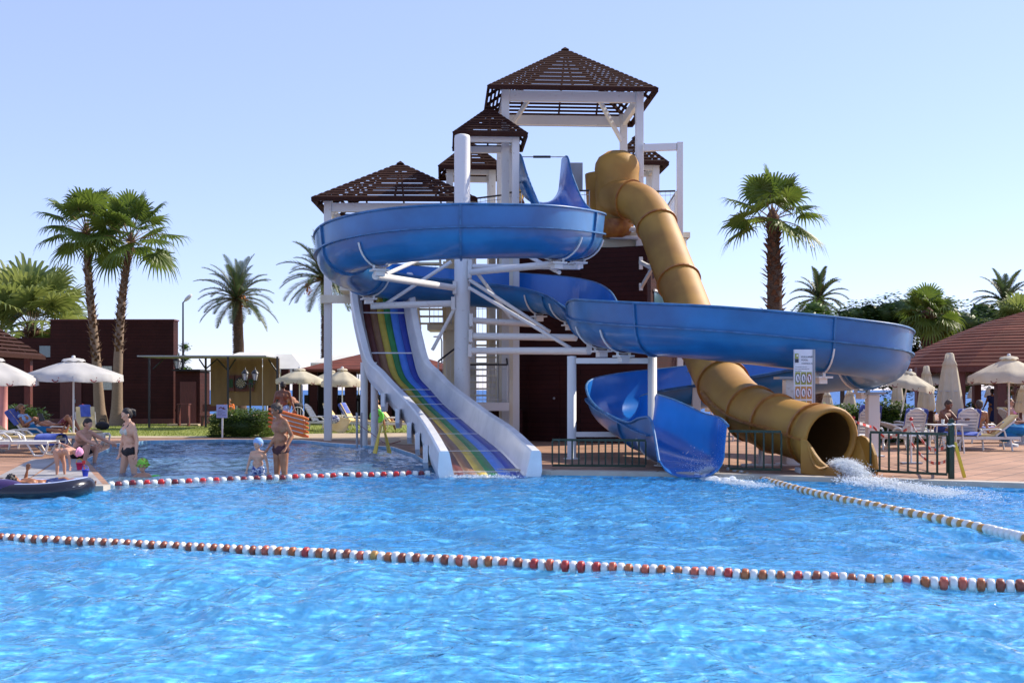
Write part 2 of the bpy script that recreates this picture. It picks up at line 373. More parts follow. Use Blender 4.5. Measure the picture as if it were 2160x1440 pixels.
# pool basin
MT['tile'] = lines_mat('blue_pool_mosaic', (.22, .75, 1.0), (.40, .82, .98), .30, line=.03, rough=.4, offset=0, c2=(.17, .67, .98), nscale=1.1, bump=0)
MT['tile_pale'] = lines_mat('pale_pool_mosaic', (.22, .42, .58), (.3, .48, .58), .25, line=.012, rough=.4, offset=0, c2=(.18, .37, .54), nscale=1.2, bump=0)
def orient(poly): return poly
# deep part
DEEP = [(-14, 1.5), (14, 1.5), (14, 15.9), (8.4, 18.4), (4.8, 20.0), (2.65, 20.95), (.72, 21.3), (-1.2, 22.3), H, A, (-14, 18.2)]
SHAL = [H, (-1.72, 23.6), (-2.3, 27.0), (-3.2, 30.5), (-5.1, 32.6), (-6.4, 34.6), (-9.0, 35.2), (-11.0, 34.3), (-11.3, 32.0), (-10.6, 30.0), (-9.4, 25.1), A]
def basin(poly, zf, m, name, label):
    b = MB(); b.sheet([poly], zf)
    n = len(poly)
    for i in range(n):
        p, q = poly[i], poly[(i+1) % n]
        zt = GZ-.004
        if {p, q} == {A, H}: zt = -.42
        if {p, q} == {A, H} and zf > -1: continue
        b.add([(p[0], p[1], zf), (q[0], q[1], zf), (q[0], q[1], zt), (p[0], p[1], zt)], [(0, 1, 2, 3)])
    tag(b.build(name, m, origin=(poly[0][0], poly[0][1], zf)), label, kind='structure')
basin(DEEP, -1.25, MT['tile'], 'pool_basin', 'blue mosaic floor and walls of the main pool')
basin(SHAL, -.42, MT['tile_pale'], 'shallow_pool_basin', 'pale mosaic floor of the shallow pool')
# coping kerb: thin pale lip round the main pool, on the deck
MT['coping'] = mat('pale_coping_stone', (.50, .44, .36), .6, (.40, .34, .27), nscale=2)
cp = MB()
def coping(pts, w=.28):
    for i in range(len(pts)-1):
        p, q = Vector((*pts[i], 0)), Vector((*pts[i+1], 0)); d = (q-p).normalized(); nrm = Vector((-d.y, d.x, 0))
        cp.add([p+nrm*-.02, q+nrm*-.02, q+nrm*w, p+nrm*w], [(0, 1, 2, 3)])
    return cp
coping([(14, 15.9), (8.4, 18.4), (4.8, 20.0), (2.65, 20.95), (.72, 21.3), (-1.2, 22.3)][::-1], .30)
coping([A, (-14, 18.2)][::-1] if False else [A, (-14, 18.2)], .30)
cp.v = [(x, y, z+GZ+.012) for x, y, z in cp.v]
cpo = cp.build('pool_coping', MT['coping'], origin=(5, 19.5, GZ)); tag(cpo, 'pale stone edge of the main pool', kind='structure')
cm = cpo.modifiers.new('t', 'SOLIDIFY'); cm.thickness = .085; cm.offset = -1

# water surface
def water_mat(name, tint, deep, bumps=(.16, .05), refr=.25, scat=.26):
    m = bpy.data.materials.new(name); m.use_nodes = True; n = m.node_tree.nodes; l = m.node_tree.links; n.clear()
    out = n.new('ShaderNodeOutputMaterial'); tc = n.new('ShaderNodeTexCoord'); mp = n.new('ShaderNodeMapping'); l.new(tc.outputs['Object'], mp.inputs[0])
    n1 = n.new('ShaderNodeTexNoise'); n1.inputs['Scale'].default_value = 7; n1.inputs['Detail'].default_value = 3; n1.inputs['Distortion'].default_value = .8; l.new(mp.outputs[0], n1.inputs['Vector'])
    b1 = n.new('ShaderNodeBump'); b1.inputs['Strength'].default_value = 1; b1.inputs['Distance'].default_value = bumps[1]; l.new(n1.outputs['Fac'], b1.inputs['Height'])
    gl = n.new('ShaderNodeBsdfGlossy'); gl.inputs['Roughness'].default_value = .03; l.new(b1.outputs[0], gl.inputs['Normal'])
    tr = n.new('ShaderNodeBsdfTransparent'); at = n.new('ShaderNodeAttribute'); at.attribute_name = 'caustic_tint'     # caustic brightness painted into the transmitted colour, computed from wave curvature
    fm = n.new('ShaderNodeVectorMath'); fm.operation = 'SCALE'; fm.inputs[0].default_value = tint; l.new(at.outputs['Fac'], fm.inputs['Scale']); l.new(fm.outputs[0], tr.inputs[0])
    rf = n.new('ShaderNodeBsdfRefraction'); rf.inputs['IOR'].default_value = 1.33; rf.inputs['Roughness'].default_value = 0; rf.inputs[0].default_value = (*tint, 1); l.new(b1.outputs[0], rf.inputs['Normal'])
    m1 = n.new('ShaderNodeMixShader'); m1.inputs[0].default_value = refr; l.new(tr.outputs[0], m1.inputs[1]); l.new(rf.outputs[0], m1.inputs[2])
    df = n.new('ShaderNodeBsdfDiffuse'); df.inputs[0].default_value = (*deep, 1)     # light scattered back by the water itself
    m3 = n.new('ShaderNodeMixShader'); m3.inputs[0].default_value = scat; l.new(m1.outputs[0], m3.inputs[1]); l.new(df.outputs[0], m3.inputs[2])
    l.new(b1.outputs[0], df.inputs['Normal'])
    fr = n.new('ShaderNodeFresnel'); fr.inputs['IOR'].default_value = 1.33; l.new(b1.outputs[0], fr.inputs['Normal'])
    m2 = n.new('ShaderNodeMixShader'); l.new(fr.outputs[0], m2.inputs[0]); l.new(m3.outputs[0], m2.inputs[1]); l.new(gl.outputs[0], m2.inputs[2])
    l.new(m2.outputs[0], out.inputs[0]); return m
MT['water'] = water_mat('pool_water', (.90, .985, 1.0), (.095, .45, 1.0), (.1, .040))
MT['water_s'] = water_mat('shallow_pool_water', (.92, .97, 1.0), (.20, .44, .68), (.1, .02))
wr = np.random.RandomState(5)
NW = 90
wl = np.exp(wr.uniform(math.log(.24), math.log(2.4), NW)); wa = wr.uniform(0, 2*math.pi, NW)
# waves run mostly towards the camera: stretch across the view
kx = 2*math.pi/wl*np.cos(wa)*.62; ky = 2*math.pi/wl*np.sin(wa); ph = wr.uniform(0, 2*math.pi, NW)
def wave(X, Y, amp):
    Z = np.zeros_like(X); wx = X+.25*np.sin(.9*Y+.5*X); wy = Y+.25*np.sin(.8*X-.3*Y)
    for i in range(NW):
        s = np.sin(kx[i]*wx+ky[i]*wy+ph[i]); a = amp*wl[i]**.9*(1 if wl[i] < 1.1 else .35)
        Z += a*(1-2*(s*s)**.8 if i % 3 == 0 else s)
    return Z
def water_sheet(name, poly, x0, x1, y0, y1, st, amp, m, label, test):
    xs = np.arange(x0, x1+st, st); ys = np.arange(y0, y1+st, st); nx, ny = len(xs), len(ys)
    X, Y = np.meshgrid(xs, ys); Z = wave(X, Y, amp)
    calm = np.clip((Y-2)/3, 0.3, 1)*(1+.35*np.sin(.55*X+.35*Y)*np.sin(.8*Y-.3*X)); Z *= calm
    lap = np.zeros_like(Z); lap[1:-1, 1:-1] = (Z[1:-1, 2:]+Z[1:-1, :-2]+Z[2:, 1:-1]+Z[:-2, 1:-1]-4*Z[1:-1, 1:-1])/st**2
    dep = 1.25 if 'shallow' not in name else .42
    CAUSTIC = np.clip(1.0/np.maximum(.3, np.abs(1+.30*dep*lap)), .55, 2.0)
    def inside(px, py):
        r = np.zeros(px.shape, bool); n = len(poly)
        for i in range(n):
            ax, ay = poly[i]; bx, by = poly[i-1]
            if ay == by: continue
            c = ((ay > py) != (by > py)) & (px < (bx-ax)*(py-ay)/(by-ay)+ax); r ^= c
        return r
    I = inside(X, Y); q = I[:-1, :-1] | I[1:, :-1] | I[:-1, 1:] | I[1:, 1:]
    idx = np.arange(nx*ny).reshape(ny, nx)
    F4 = np.stack([idx[:-1, :-1][q], idx[:-1, 1:][q], idx[1:, 1:][q], idx[1:, :-1][q]], 1)
    used, inv = np.unique(F4, return_inverse=True); F4 = inv.reshape(-1, 4)
    V = np.stack([X.ravel()[used], Y.ravel()[used], Z.ravel()[used]], 1)
    me = bpy.data.meshes.new(name); me.vertices.add(len(V)); me.vertices.foreach_set('co', V.ravel())
    me.loops.add(F4.size); me.loops.foreach_set('vertex_index', F4.ravel()); me.polygons.add(len(F4))
    me.polygons.foreach_set('loop_start', np.arange(0, F4.size, 4)); me.polygons.foreach_set('loop_total', np.full(len(F4), 4))
    me.polygons.foreach_set('use_smooth', np.ones(len(F4), bool)); me.materials.append(m); me.update(calc_edges=True)
    fa = me.attributes.new('caustic_tint', 'FLOAT', 'POINT'); fa.data.foreach_set('value', CAUSTIC.ravel()[used].astype(np.float32))
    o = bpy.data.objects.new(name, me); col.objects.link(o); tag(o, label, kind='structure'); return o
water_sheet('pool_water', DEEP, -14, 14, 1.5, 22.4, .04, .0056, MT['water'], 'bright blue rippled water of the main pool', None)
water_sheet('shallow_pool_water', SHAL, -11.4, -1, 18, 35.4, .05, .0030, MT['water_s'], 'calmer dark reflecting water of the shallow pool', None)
# ------------------------------------------------------------------ slatted roofs
def slat_roof(parent, fl, ux, W, D, ze, za, n, ov_post=.0, name='roof', fascia=.12, slat_w=.54, rafters=3, fm=None):
    """hip roof of horizontal boards with gaps. fl: front-left eave corner (x,y), ux: unit vector along the front"""
    ux = Vector((ux[0], ux[1], 0)).normalized(); uy = Vector((-ux.y, ux.x, 0))
    o = Vector((fl[0], fl[1], 0)); C = [o, o+ux*W, o+ux*W+uy*D, o+uy*D]; c = o+ux*W/2+uy*D/2
    C = [v+Vector((0, 0, ze)) for v in C]; ap = c+Vector((0, 0, za))
    b = MB(); step = 1.0/n
    for i in range(4):
        a, d = C[i], C[(i+1) % 4]
        nrm = (d-a).cross(ap-a).normalized()
        if nrm.z < 0: nrm = -nrm
        for k in range(n-1):
            t0 = k*step; t1 = t0+step*slat_w; lift = nrm*.008
            p = [a.lerp(ap, t0), d.lerp(ap, t0), d.lerp(ap, t1), a.lerp(ap, t1)]
            tilt = nrm*.004
            top = [p[0]+lift, p[1]+lift, p[2]+lift+tilt, p[3]+lift+tilt]; bot = [x-nrm*.016 for x in top]
            b.add(top+bot, [(0,1,2,3),(7,6,5,4),(0,4,5,1),(1,5,6,2),(2,6,7,3),(3,7,4,0)])
    b.add([ap+Vector((x*.12, y*.12, -.05+z)) for x, y, z in ((-1,-1,0),(1,-1,0),(1,1,0),(-1,1,0),(0,0,.10))], [(0,1,4),(1,2,4),(2,3,4),(3,0,4),(3,2,1,0)])
    ro = b.build(name, MT['slat'], parent, world=True)
    f = MB()
    for i in range(4):
        f.bar(C[i]-Vector((0, 0, fascia/2)), C[(i+1) % 4]-Vector((0, 0, fascia/2)), .05, fascia)
    f.build('fascia', MT['slat'], ro, world=True)
    r = MB()
    for i in range(4):
        r.bar(C[i]-Vector((0, 0, .06)), ap-Vector((0, 0, .07)), .07, .10)
        a, d = C[i], C[(i+1) % 4]
        for k in range(rafters):
            u = (k+1)/(rafters+1); m = a.lerp(d, u); t = 1-abs(2*u-1)
            e = a.lerp(ap, min(1, 2*u)) if u <= .5 else d.lerp(ap, 2*(1-u))
            e = m+(ap-a.lerp(d, .5))*t
            r.bar(m-Vector((0, 0, .05)), e-Vector((0, 0, .06)), .05, .08)
    r.build('rafter', fm or MT['slat'], ro, world=True)
    return ro

def posts_beams(parent, fl, ux, W, D, z0, zt, pw, bh, mat_, inset=.0, skip=(), zs=None, brace=True):
    ux = Vector((ux[0], ux[1], 0)).normalized(); uy = Vector((-ux.y, ux.x, 0)); o = Vector((fl[0], fl[1], 0))
    C = [o, o+ux*W, o+ux*W+uy*D, o+uy*D]
    for i, c in enumerate(C):
        if i in skip: continue
        b = MB(); zz = zs[i] if zs else z0
        rot = Matrix(((ux.x, uy.x, 0), (ux.y, uy.y, 0), (0, 0, 1)))
        b.box(c+Vector((0, 0, (zz+zt)/2)), (pw, pw, zt-zz), rot=rot); b.box(c+Vector((0, 0, zt+.01)), (pw+.05, pw+.05, .03), rot=rot)
        b.build('post', mat_, parent, world=True, bevel=.01)
    for i in range(4):
        p, q = C[i], C[(i+1) % 4]; d = (q-p).normalized(); e = Vector((0, 0, zt-.03-bh/2))
        b = MB().bar(p+d*(pw/2+.002)+e, q-d*(pw/2+.002)+e, pw*.6, bh)
        b.build('beam', mat_, parent, world=True)
        if brace and i in (1, 3): pass
    if brace:
        for i in (2, 3):
            b = MB(); p, q = C[i], C[(i+2) % 4]; d = (q-p).normalized()
            b.bar(p+Vector((0, 0, zt-.9)), p+d*1.1+Vector((0, 0, zt+.35)), pw*.45, pw*.5)
            b.build('brace', mat_, parent, world=True)
    return C

def railing(parent, pts, h, sp=.13, name='railing', top=None, bar=.006):
    b = MB(); t = MB()
    for i in range(len(pts)-1):
        a, c = Vector(pts[i]), Vector(pts[i+1]); L = (c-a).length; n = max(1, int(L/sp))
        for k in range(n+1):
            p = a.lerp(c, k/n); r = .018 if k in (0, n) else bar
            b.cyl(p, p+Vector((0, 0, h)), r, n=5, cap=False)
        for hh in (.08, h*.55 if h > 1.2 else h-.12): b.cyl(a+Vector((0, 0, hh)), c+Vector((0, 0, hh)), .010, n=5)
        t.cyl(a+Vector((0, 0, h)), c+Vector((0, 0, h)), .028, n=7)
    ro = b.build(name, MT['thinrail'], parent, world=True)
    t.build('handrail', top or MT['rail'], ro, world=True)

# ------------------------------------------------------------------ slide tower
tw = thing('slide_tower', 'tall maroon boarded slide tower with white posts and slatted hip roofs', 'tower', (1.7, 31.5, GZ))
UX = (1, .06)
# main posts: front row through (1065 px, 1348 px) at about 31 m
main_fl = (PX(1066, 33.0), 33.0)
Cm = posts_beams(tw, main_fl, UX, 3.92, 2.95, GZ, 10.30, .22, .30, MT['white'])
slat_roof(tw, (PX(1030, 32.1), 32.1), UX, 4.82, 4.4, 10.20, 11.92, 20, rafters=3)
# wall block
wb = MB(); wl_ = (-.10, 31.6); 
wc = [(-.04, 34.2), (3.84, 32.3), (5.6, 35.9), (1.6, 37.8)]
wb.prism(wc, GZ, 5.70); wall = wb.build('wall', MT['maroon'], tw, world=True)
d = MB(); dx = Vector((3.88, -1.9, 0)).normalized(); nn = Vector((dx.y, -dx.x, 0)); nn = -nn if nn.y > 0 else nn
for u0, u1, z0, z1 in ((.55, .60, .1, 2.4), (1.55, 1.60, .1, 2.4), (.60, 1.55, 2.36, 2.42)):
    p = Vector((-.04, 34.2, 0))+dx*(u0+u1)/2+nn*.012
    d.box(p+Vector((0, 0, (z0+z1)/2)), (u1-u0, .03, z1-z0), rz=math.atan2(dx.y, dx.x))
dr = d.build('door', MT['maroon'], tw, world=True)
MB().ell(Vector((-.04, 34.2, 1.35))+dx*1.45+nn*.06, (.035, .035, .035)).build('handle', MT['grey'], dr, world=True)
b = MB(); p0 = Vector((-.04, 34.2, 0))+nn*.05
b.cyl(p0+Vector((0, 0, GZ)), p0+Vector((0, 0, 5.7)), .04, n=8); b.build('pipe', MT['white'], tw, world=True)
# tall narrow window strip on the right return of the tower
b = MB(); q = Vector((3.84, 32.3, 0)); d2 = Vector((1.76, 3.6, 0)).normalized(); n2 = Vector((d2.y, -d2.x, 0))
b.box(q+d2*1.0+n2*.01+Vector((0, 0, 3.9)), (.9, .03, 1.1), rz=math.atan2(d2.y, d2.x)); w_ = b.build('window', MT['glass'], tw, world=True)
b = MB()
for zz, sz in ((3.33, .06), (4.47, .06)): b.box(q+d2*1.0+n2*.03+Vector((0, 0, zz)), (1.0, .05, sz), rz=math.atan2(d2.y, d2.x))
b.build('frame', MT['white'], w_, world=True)
# platform at 5.9 m
b = MB(); pz = 6.2
b.prism([(-2.4, 33.6), (4.0, 33.1), (5.2, 33.2), (5.2, 36.4), (-2.3, 36.9)], pz-.16, pz)
b.build('platform', MT['cream'], tw, world=True)
b = MB()
for zz, yy in ((pz-.30, 33.4), (pz-.30, 34.6), (pz-.30, 36.1)): b.bar((-2.3, yy+.1, zz), (5.1, yy-.1, zz), .14, .26)
b.build('floor_beam', MT['cream'], tw, world=True)
b = MB(); b.tube([P(1282, 470, 33), P(1282, 492, 33), P(1288, 500, 33), P(1345, 502, 33)], .06); b.tube([P(1275, 480, 32.9), P(1345, 484, 32.9)], .07)
b.build('water_pipe', MT['white'], tw, world=True)
# right outrigger frame
b = MB(); x1 = PX(1435, 32.8); b.box((x1, 32.9, (GZ+8.75)/2), (.17, .17, 8.75-GZ)); b.build('post', MT['white'], tw, world=True, bevel=.01)
b = MB(); b.bar((PX(1357, 33.1), 33.05, 8.62), (x1-.09, 32.9, 8.62), .13, .2); b.build('beam', MT['white'], tw, world=True)
railing(tw, [(PX(1372, 33.2), 33.2, pz), (x1-.1, 33.1, pz)], 1.18)
railing(tw, [(x1-.05, 33.3, pz), (x1+.05, 36.2, pz)], 1.18)
railing(tw, [(PX(1205, 33.2), 33.2, pz), (PX(1243, 33.2), 33.15, pz)], 1.2)
railing(tw, [(PX(1068, 33.5), 33.5, pz), (PX(1100, 33.4), 33.4, pz)], 1.2)
railing(tw, [(PX(985, 33.7), 33.8, pz-.1), (PX(1062, 33.6), 33.6, pz)], 1.15)
# blue board on the platform
b = MB().box(P(1213, 372, 33.6), (.45, .03, .80)); b.build('notice_board', MT['grey'], tw, world=True)
# turrets
def turret(x0p, x1p, Y, ze_py, ap_py, n, pw=.19, z0=GZ, post_in=.22):
    W = (x1p-x0p)/F*Y; ze = CZ+(HZ-ze_py)/F*Y; za = CZ+(HZ-ap_py)/F*(Y+W/2)
    slat_roof(tw, (PX(x0p, Y), Y), UX, W, W, ze, za, n, name='turret_roof', rafters=1, fascia=.13)
    ux = Vector((UX[0], UX[1], 0)).normalized(); uy = Vector((-ux.y, ux.x, 0)); o = Vector((PX(x0p, Y), Y, 0))+ux*post_in+uy*post_in
    posts_beams(tw, (o.x, o.y), UX, W-2*post_in, W-2*post_in, z0, ze-.02, pw, .18, MT['white'], brace=False)
turret(957, 1112, 31.8, 277, 224, 11, pw=.2, z0=GZ, post_in=.30)
turret(926, 1062, 36.0, 348, 296, 9, pw=.22, post_in=.34)
turret(1290, 1411, 38.2, 339, 288, 9, pw=.22, z0=GZ, post_in=.36)
# stairs behind the column
def stair(x0, x1, y0, z0, y1, z1, n, name='staircase'):
    root = None; t = MB()
    for k in range(n):
        u = (k+.5)/n; t.box(((x0+x1)/2, y0+(y1-y0)*u, z0+(z1-z0)*(k+1)/n), (x1-x0, abs(y1-y0)/n*1.05, .05))
    o = t.build(name, MT['cream'], tw, world=True)
    sgn = MB()
    for x in (x0-.03, x1+.03): sgn.bar((x, y0, z0), (x, y1, z1), .05, .26)
    sgn.build('stringer', MT['cream'], o, world=True)
    return o
# stair flights are set well back: rows match the photo
YS = 33.2
sx0, sx1 = PX(988, 34), PX(1046, 34)
stair(sx0, sx1, 32.6, 1.25, 35.8, 3.35, 11)
MB().prism([(PX(978, 32), 31.6), (PX(1074, 32), 31.6), (PX(1074, 32), 32.6), (PX(978, 32), 32.6)], 1.02, 1.25).build('landing', MT['white'], tw, world=True)
MB().prism([(PX(935, 36), 35.8), (PX(1068, 36), 35.8), (PX(1068, 36), 37.2), (PX(935, 36), 37.2)], 3.2, 3.36).build('landing', MT['cream'], tw, world=True)
MB().prism([(PX(905, 36), 35.2), (PX(968, 36), 35.2), (PX(968, 36), 36.6), (PX(905, 36), 36.6)], 3.45, 3.62).build('landing', MT['cream'], tw, world=True)
stair(PX(900, 36)-.2, PX(935, 36), 36.4, 3.5, 33.8, 5.6, 10)
railing(tw, [(PX(988, 31.7), 31.65, 1.25), (PX(1070, 31.7), 31.65, 1.25)], 1.05)
railing(tw, [(sx1+.35, 32.6, 1.3), (sx1+.1, 35.8, 3.4)], 1.0)
railing(tw, [(PX(910, 36), 35.2, 3.6), (PX(955, 36), 35.2, 3.6)], 1.0)
railing(tw, [(PX(990, 36), 37.1, 3.36), (PX(1060, 36), 37.1, 3.36)], 1.0)
railing(tw, [(PX(925, 32), 31.9, 2.0-.6), (PX(985, 32), 31.7, 2.0)], 1.0)
for x, y, w in ((PX(1060, 33), 33, .2), (PX(950, 35.5), 35.5, .26), (PX(1033, 36.2), 37.4, .26), (PX(1078, 32.1), 32.1, .1), (5.1, 36.2, .2), (-2.1, 36.4, .2)):
    MB().box((x, y, (GZ+5.7)/2), (w, w, 5.7-GZ)).build('post', MT['cream'], tw, world=True)
MB().box((PX(1030, 33.4), 33.7, .55), (2.0, 1.2, .94)).build('stair_base', MT['maroon'], tw, world=True)

# ------------------------------------------------------------------ rainbow slide pavilion (left)
pv = thing('slide_pavilion', 'white posted pavilion with brown slatted hip roof above the rainbow slide', 'pavilion', (-4, 35, GZ))
Cp = posts_beams(pv, (PX(692, 34.1), 34.1), (1, .02), 4.3, 3.2, GZ, 7.22, .22, .26, MT['white'], skip=(3,))
slat_roof(pv, (PX(658, 33.5), 33.5), (1, .02), 4.85, 4.5, 7.28, 8.75, 15)
MB().prism([(-4.9, 32.3), (-1.6, 32.3), (-1.1, 37.5), (-5.2, 37.4)], 4.42, 4.6).build('platform', MT['cream'], pv, world=True)
MB().bar((-5.7, 33.9, 4.3), (-1.3, 34.0, 4.3), .12, .24).build('floor_beam', MT['cream'], pv, world=True)
railing(pv, [(-5.5, 37.3, 4.6), (-1.2, 37.4, 4.6)], 1.1)

# ------------------------------------------------------------------ rainbow slide
rs = thing('rainbow_slide', 'broad white edged slide with red, yellow, green and blue stripes entering the pool', 'water slide', (-.5, 21.4, 0))
ctl = [  # centre pixel column, width, (Y, z) read off the cross seams
 ((1034, 1004), 21.0, -.02), ((992, 951), 23.6, .33), ((957, 915), 26.2, .585), ((925, 883), 28.2, .885), ((893, 853), 29.6, 1.22),
 ((866, 822), 30.3, 1.60), ((840, 792), 30.7, 1.985), ((826, 743), 31.0, 2.62), ((812, 676), 31.3, 3.50), ((806, 618), 31.6, 4.28), ((805, 610), 32.2, 4.42)]
RS = catmull([(PX(c[0], Y), Y, z) for c, Y, z in ctl], 6)
WS = 1.30
def frames(pts, lat0=None, lvl=True):
    pts = [Vector(p) for p in pts]; out = []
    for i, p in enumerate(pts):
        d = (pts[min(i+1, len(pts)-1)]-pts[max(i-1, 0)]).normalized()
        s = d.cross(Vector((0, 0, 1))); s.normalize(); out.append((p, d, s, s.cross(d).normalized()))
    return out
fr = []
lat = Vector((1, .10, 0)).normalized()      # fixed cross direction, image right
Pts = [Vector(p) for p in RS]
for i, p in enumerate(Pts):
    d = (Pts[max(i-1, 0)]-Pts[min(i+1, len(Pts)-1)]).normalized()   # down the slide
    up = lat.cross(-d).normalized()
    if up.z < 0: up = -up
    fr.append((p, d, lat, up))
wid = [float(np.interp(f_[0].y, [21, 23.6, 26.2, 28.2, 29.6, 30.3, 31.3, 32.2], [1.27, 1.22, 1.13, 1.08, 1.04, 1.05, 1.12, 1.14])) for f_ in fr]
stripes = [('dark red stripe', 'darkbrown_s'), ('brown stripe', 'brown_s'), ('yellow stripe', 'yellow_s'), ('green stripe', 'green_s'), ('light blue stripe', 'lblue_s'), ('dark blue stripe', 'dblue_s')]
fracs = [0, .17, .34, .50, .66, .84, 1.0]
for k, (nm, mk) in enumerate(stripes):
    rows = [[p+s*((fracs[k]-.5)*w), p+s*((fracs[k+1]-.5)*w)] for (p, d, s, u), w in zip(fr, wid)]
    o = MB().grid(rows).build('stripe', MT[mk], rs, world=True); o['label'] = nm+' down the slide bed'
    o.modifiers.new('t', 'SOLIDIFY').thickness = .03
b = MB()   # seams
def rs_at(Yv):
    for i in range(len(fr)-1):
        if (fr[i][0].y-Yv)*(fr[i+1][0].y-Yv) <= 0:
            t = (Yv-fr[i][0].y)/(fr[i+1][0].y-fr[i][0].y+1e-9); return [fr[i][j].lerp(fr[i+1][j], t) for j in range(4)]
    return fr[-1]
def rs_at_z(zv):
    for i in range(len(fr)-1):
        if (fr[i][0].z-zv)*(fr[i+1][0].z-zv) <= 0:
            t = (zv-fr[i][0].z)/(fr[i+1][0].z-fr[i][0].z+1e-9); return [fr[i][j].lerp(fr[i+1][j], t) for j in range(4)]
for zv in (.05, .33, .585, .885, 1.22, 1.42, 1.60, 2.60, 3.72):
    p, d, s, u = rs_at_z(zv); WS = float(np.interp(p.y, [21, 23.6, 26.2, 28.2, 29.6, 30.3, 31.3, 32.2], [1.27, 1.22, 1.13, 1.08, 1.04, 1.05, 1.12, 1.14])); thick = .018 if zv < 2 else .035
    MB().bar(p-s*WS/2+u*.008, p+s*WS/2+u*.008, thick, .012, up=u).build('seam', MT['gel_white'], rs, world=True)

def wallrow(p, s, u, w, side, h):
    e = p+s*side*(w/2)
    up = (u*.75+Vector((0, 0, .5))).normalized()
    return [e-up*.03, e+s*side*.03+up*.03, e+s*side*.12+up*(h-.03), e+s*side*.14+up*h, e+s*side*.28+up*h, e+s*side*.31+up*(h-.04), e+s*side*.33+up*(h-.38), e+s*side*.28-up*.10, e-s*side*.02-up*.10]
for side in (-1, 1):
    rows = [wallrow(p, s, u, w, side, .50) for (p, d, s, u), w in zip(fr, wid)]
    bb = MB(); bb.grid(rows, closed=True, smooth=False); n_ = len(rows[0])
    bb.add(rows[0], [tuple(reversed(range(n_)))]); bb.add(rows[-1], [tuple(range(n_))])
    bb.build('side_wall', MT['gel_white'], rs, world=True)
# support brackets and legs at the left side
WS = 1.12
for Yv in (23.2, 24.9, 26.6, 28.4, 29.8):
    p, d, s, u = rs_at(Yv); e = p-s*(WS/2+.36); zt = e.z-.02
    b = MB(); b.box((e.x-.02, e.y, e.z+.04), (.10, .80, .34)); b.add([(e.x-.07, e.y-.40, e.z-.13), (e.x-.07, e.y+.40, e.z-.13), (e.x-.07, e.y+.25, e.z-.27), (e.x-.07, e.y-.25, e.z-.27),
          (e.x+.03, e.y-.40, e.z-.13), (e.x+.03, e.y+.40, e.z-.13), (e.x+.03, e.y+.25, e.z-.27), (e.x+.03, e.y-.25, e.z-.27)], [(0,1,2,3),(7,6,5,4),(0,3,7,4),(1,5,6,2),(2,6,7,3)])
    o = b.build('bracket', MT['gel_white'], rs, world=True)
    b = MB()
    for dy in (-.15, .15):
        for dz in (-.1, .1): b.ell((e.x-.075, e.y+dy, e.z+dz-.05), (.014, .014, .014), n=6, m=4)
    b.build('bolt', MT['grey'], o, world=True)
for Yv in (24.6,):
    p, d, s, u = rs_at(Yv)
    for sd_ in (-1,):
        e = p+s*sd_*(WS/2+.2); zt = e.z-.1
        if zt < .3: continue
        MB().cyl((e.x, e.y, GZ if Yv > 26 or sd_ > 0 else -.4), (e.x, e.y, zt), .085, n=12).build('leg', MT['white'], rs, world=True)
for px, Yv in ((790, 30.9), (768, 31.1)):
    MB().cyl((PX(px, Yv), Yv, GZ), (PX(px, Yv), Yv, 2.35), .10, n=14).build('leg', MT['white'], rs, world=True)

# ------------------------------------------------------------------ white column with arms
cl_ = thing('support_column', 'tall round white column standing in the middle of the upper blue loop', 'column', (PX(975, 30.8), 30.8, GZ))
cx, cy = PX(975, 30.8), 30.8
b = MB(); b.lathe((cx, cy, 0), [(.34, GZ), (.34, GZ+.03), (.215, GZ+.03), (.215, 8.40), (.2, 8.47), (.13, 8.5), (0.001, 8.51)], n=28)
b.build('shaft', MT['white'], cl_, world=True)
ARMS = [((.2, 0, P(0, 573, 30.6).z), P(1178, 556, 25.9), .085), ((.2, 0, P(0, 560, 30.6).z), P(1222, 563, 27.6), .065),
 ((-.2, 0, P(0, 606, 30.6).z), P(792, 582, 25.3), .085), ((-.2, 0, P(0, 640, 30.8).z), P(782, 645, 30.4), .09),
 ((.2, 0, P(0, 675, 30.8).z), P(1130, 684, 31.3), .085), ((.2, 0, P(0, 708, 30.7).z), P(1215, 712, 29.0), .09), ((.2, 0, P(0, 739, 30.6).z), P(1243, 740, 26.8), .09)]
for (o_, e, r) in ARMS:
    a = Vector((cx+o_[0]*.9, cy, o_[2])); b = MB(); b.cyl(a, e, r, n=12); o = b.build('arm', MT['white'], cl_, world=True)
    dd = (e-a).normalized(); b = MB(); b.box(a+dd*.06, (.10, .34, .34)); b.build('flange_plate', MT['white'], o, world=True)
BR = [(P(815, 578, 26.2), P(890, 545, 28)), (P(812, 642, 30.5), P(952, 552, 30.7)), (P(990, 590, 30.6), P(1160, 700, 30.0)), (P(990, 607, 30.6), P(1205, 735, 28.0)),
      (P(1006, 575, 30.5), P(1085, 680, 31.2)), (P(960, 648, 30.7), P(912, 738, 30.9)), (P(1105, 535, 28), P(1180, 575, 26.5))]
for a, e in BR: MB().cyl(a, e, .05, n=8).build('brace', MT['white'], cl_, world=True)
MB().box(P(1243, 726, 26.8), (.12, .12, .42)).build('arm_end', MT['white'], cl_, world=True)

# ------------------------------------------------------------------ blue open flume
bf = thing('blue_water_slide', 'long blue open water slide winding in two loops down to the pool', 'water slide', (3.3, 21.5, 0))
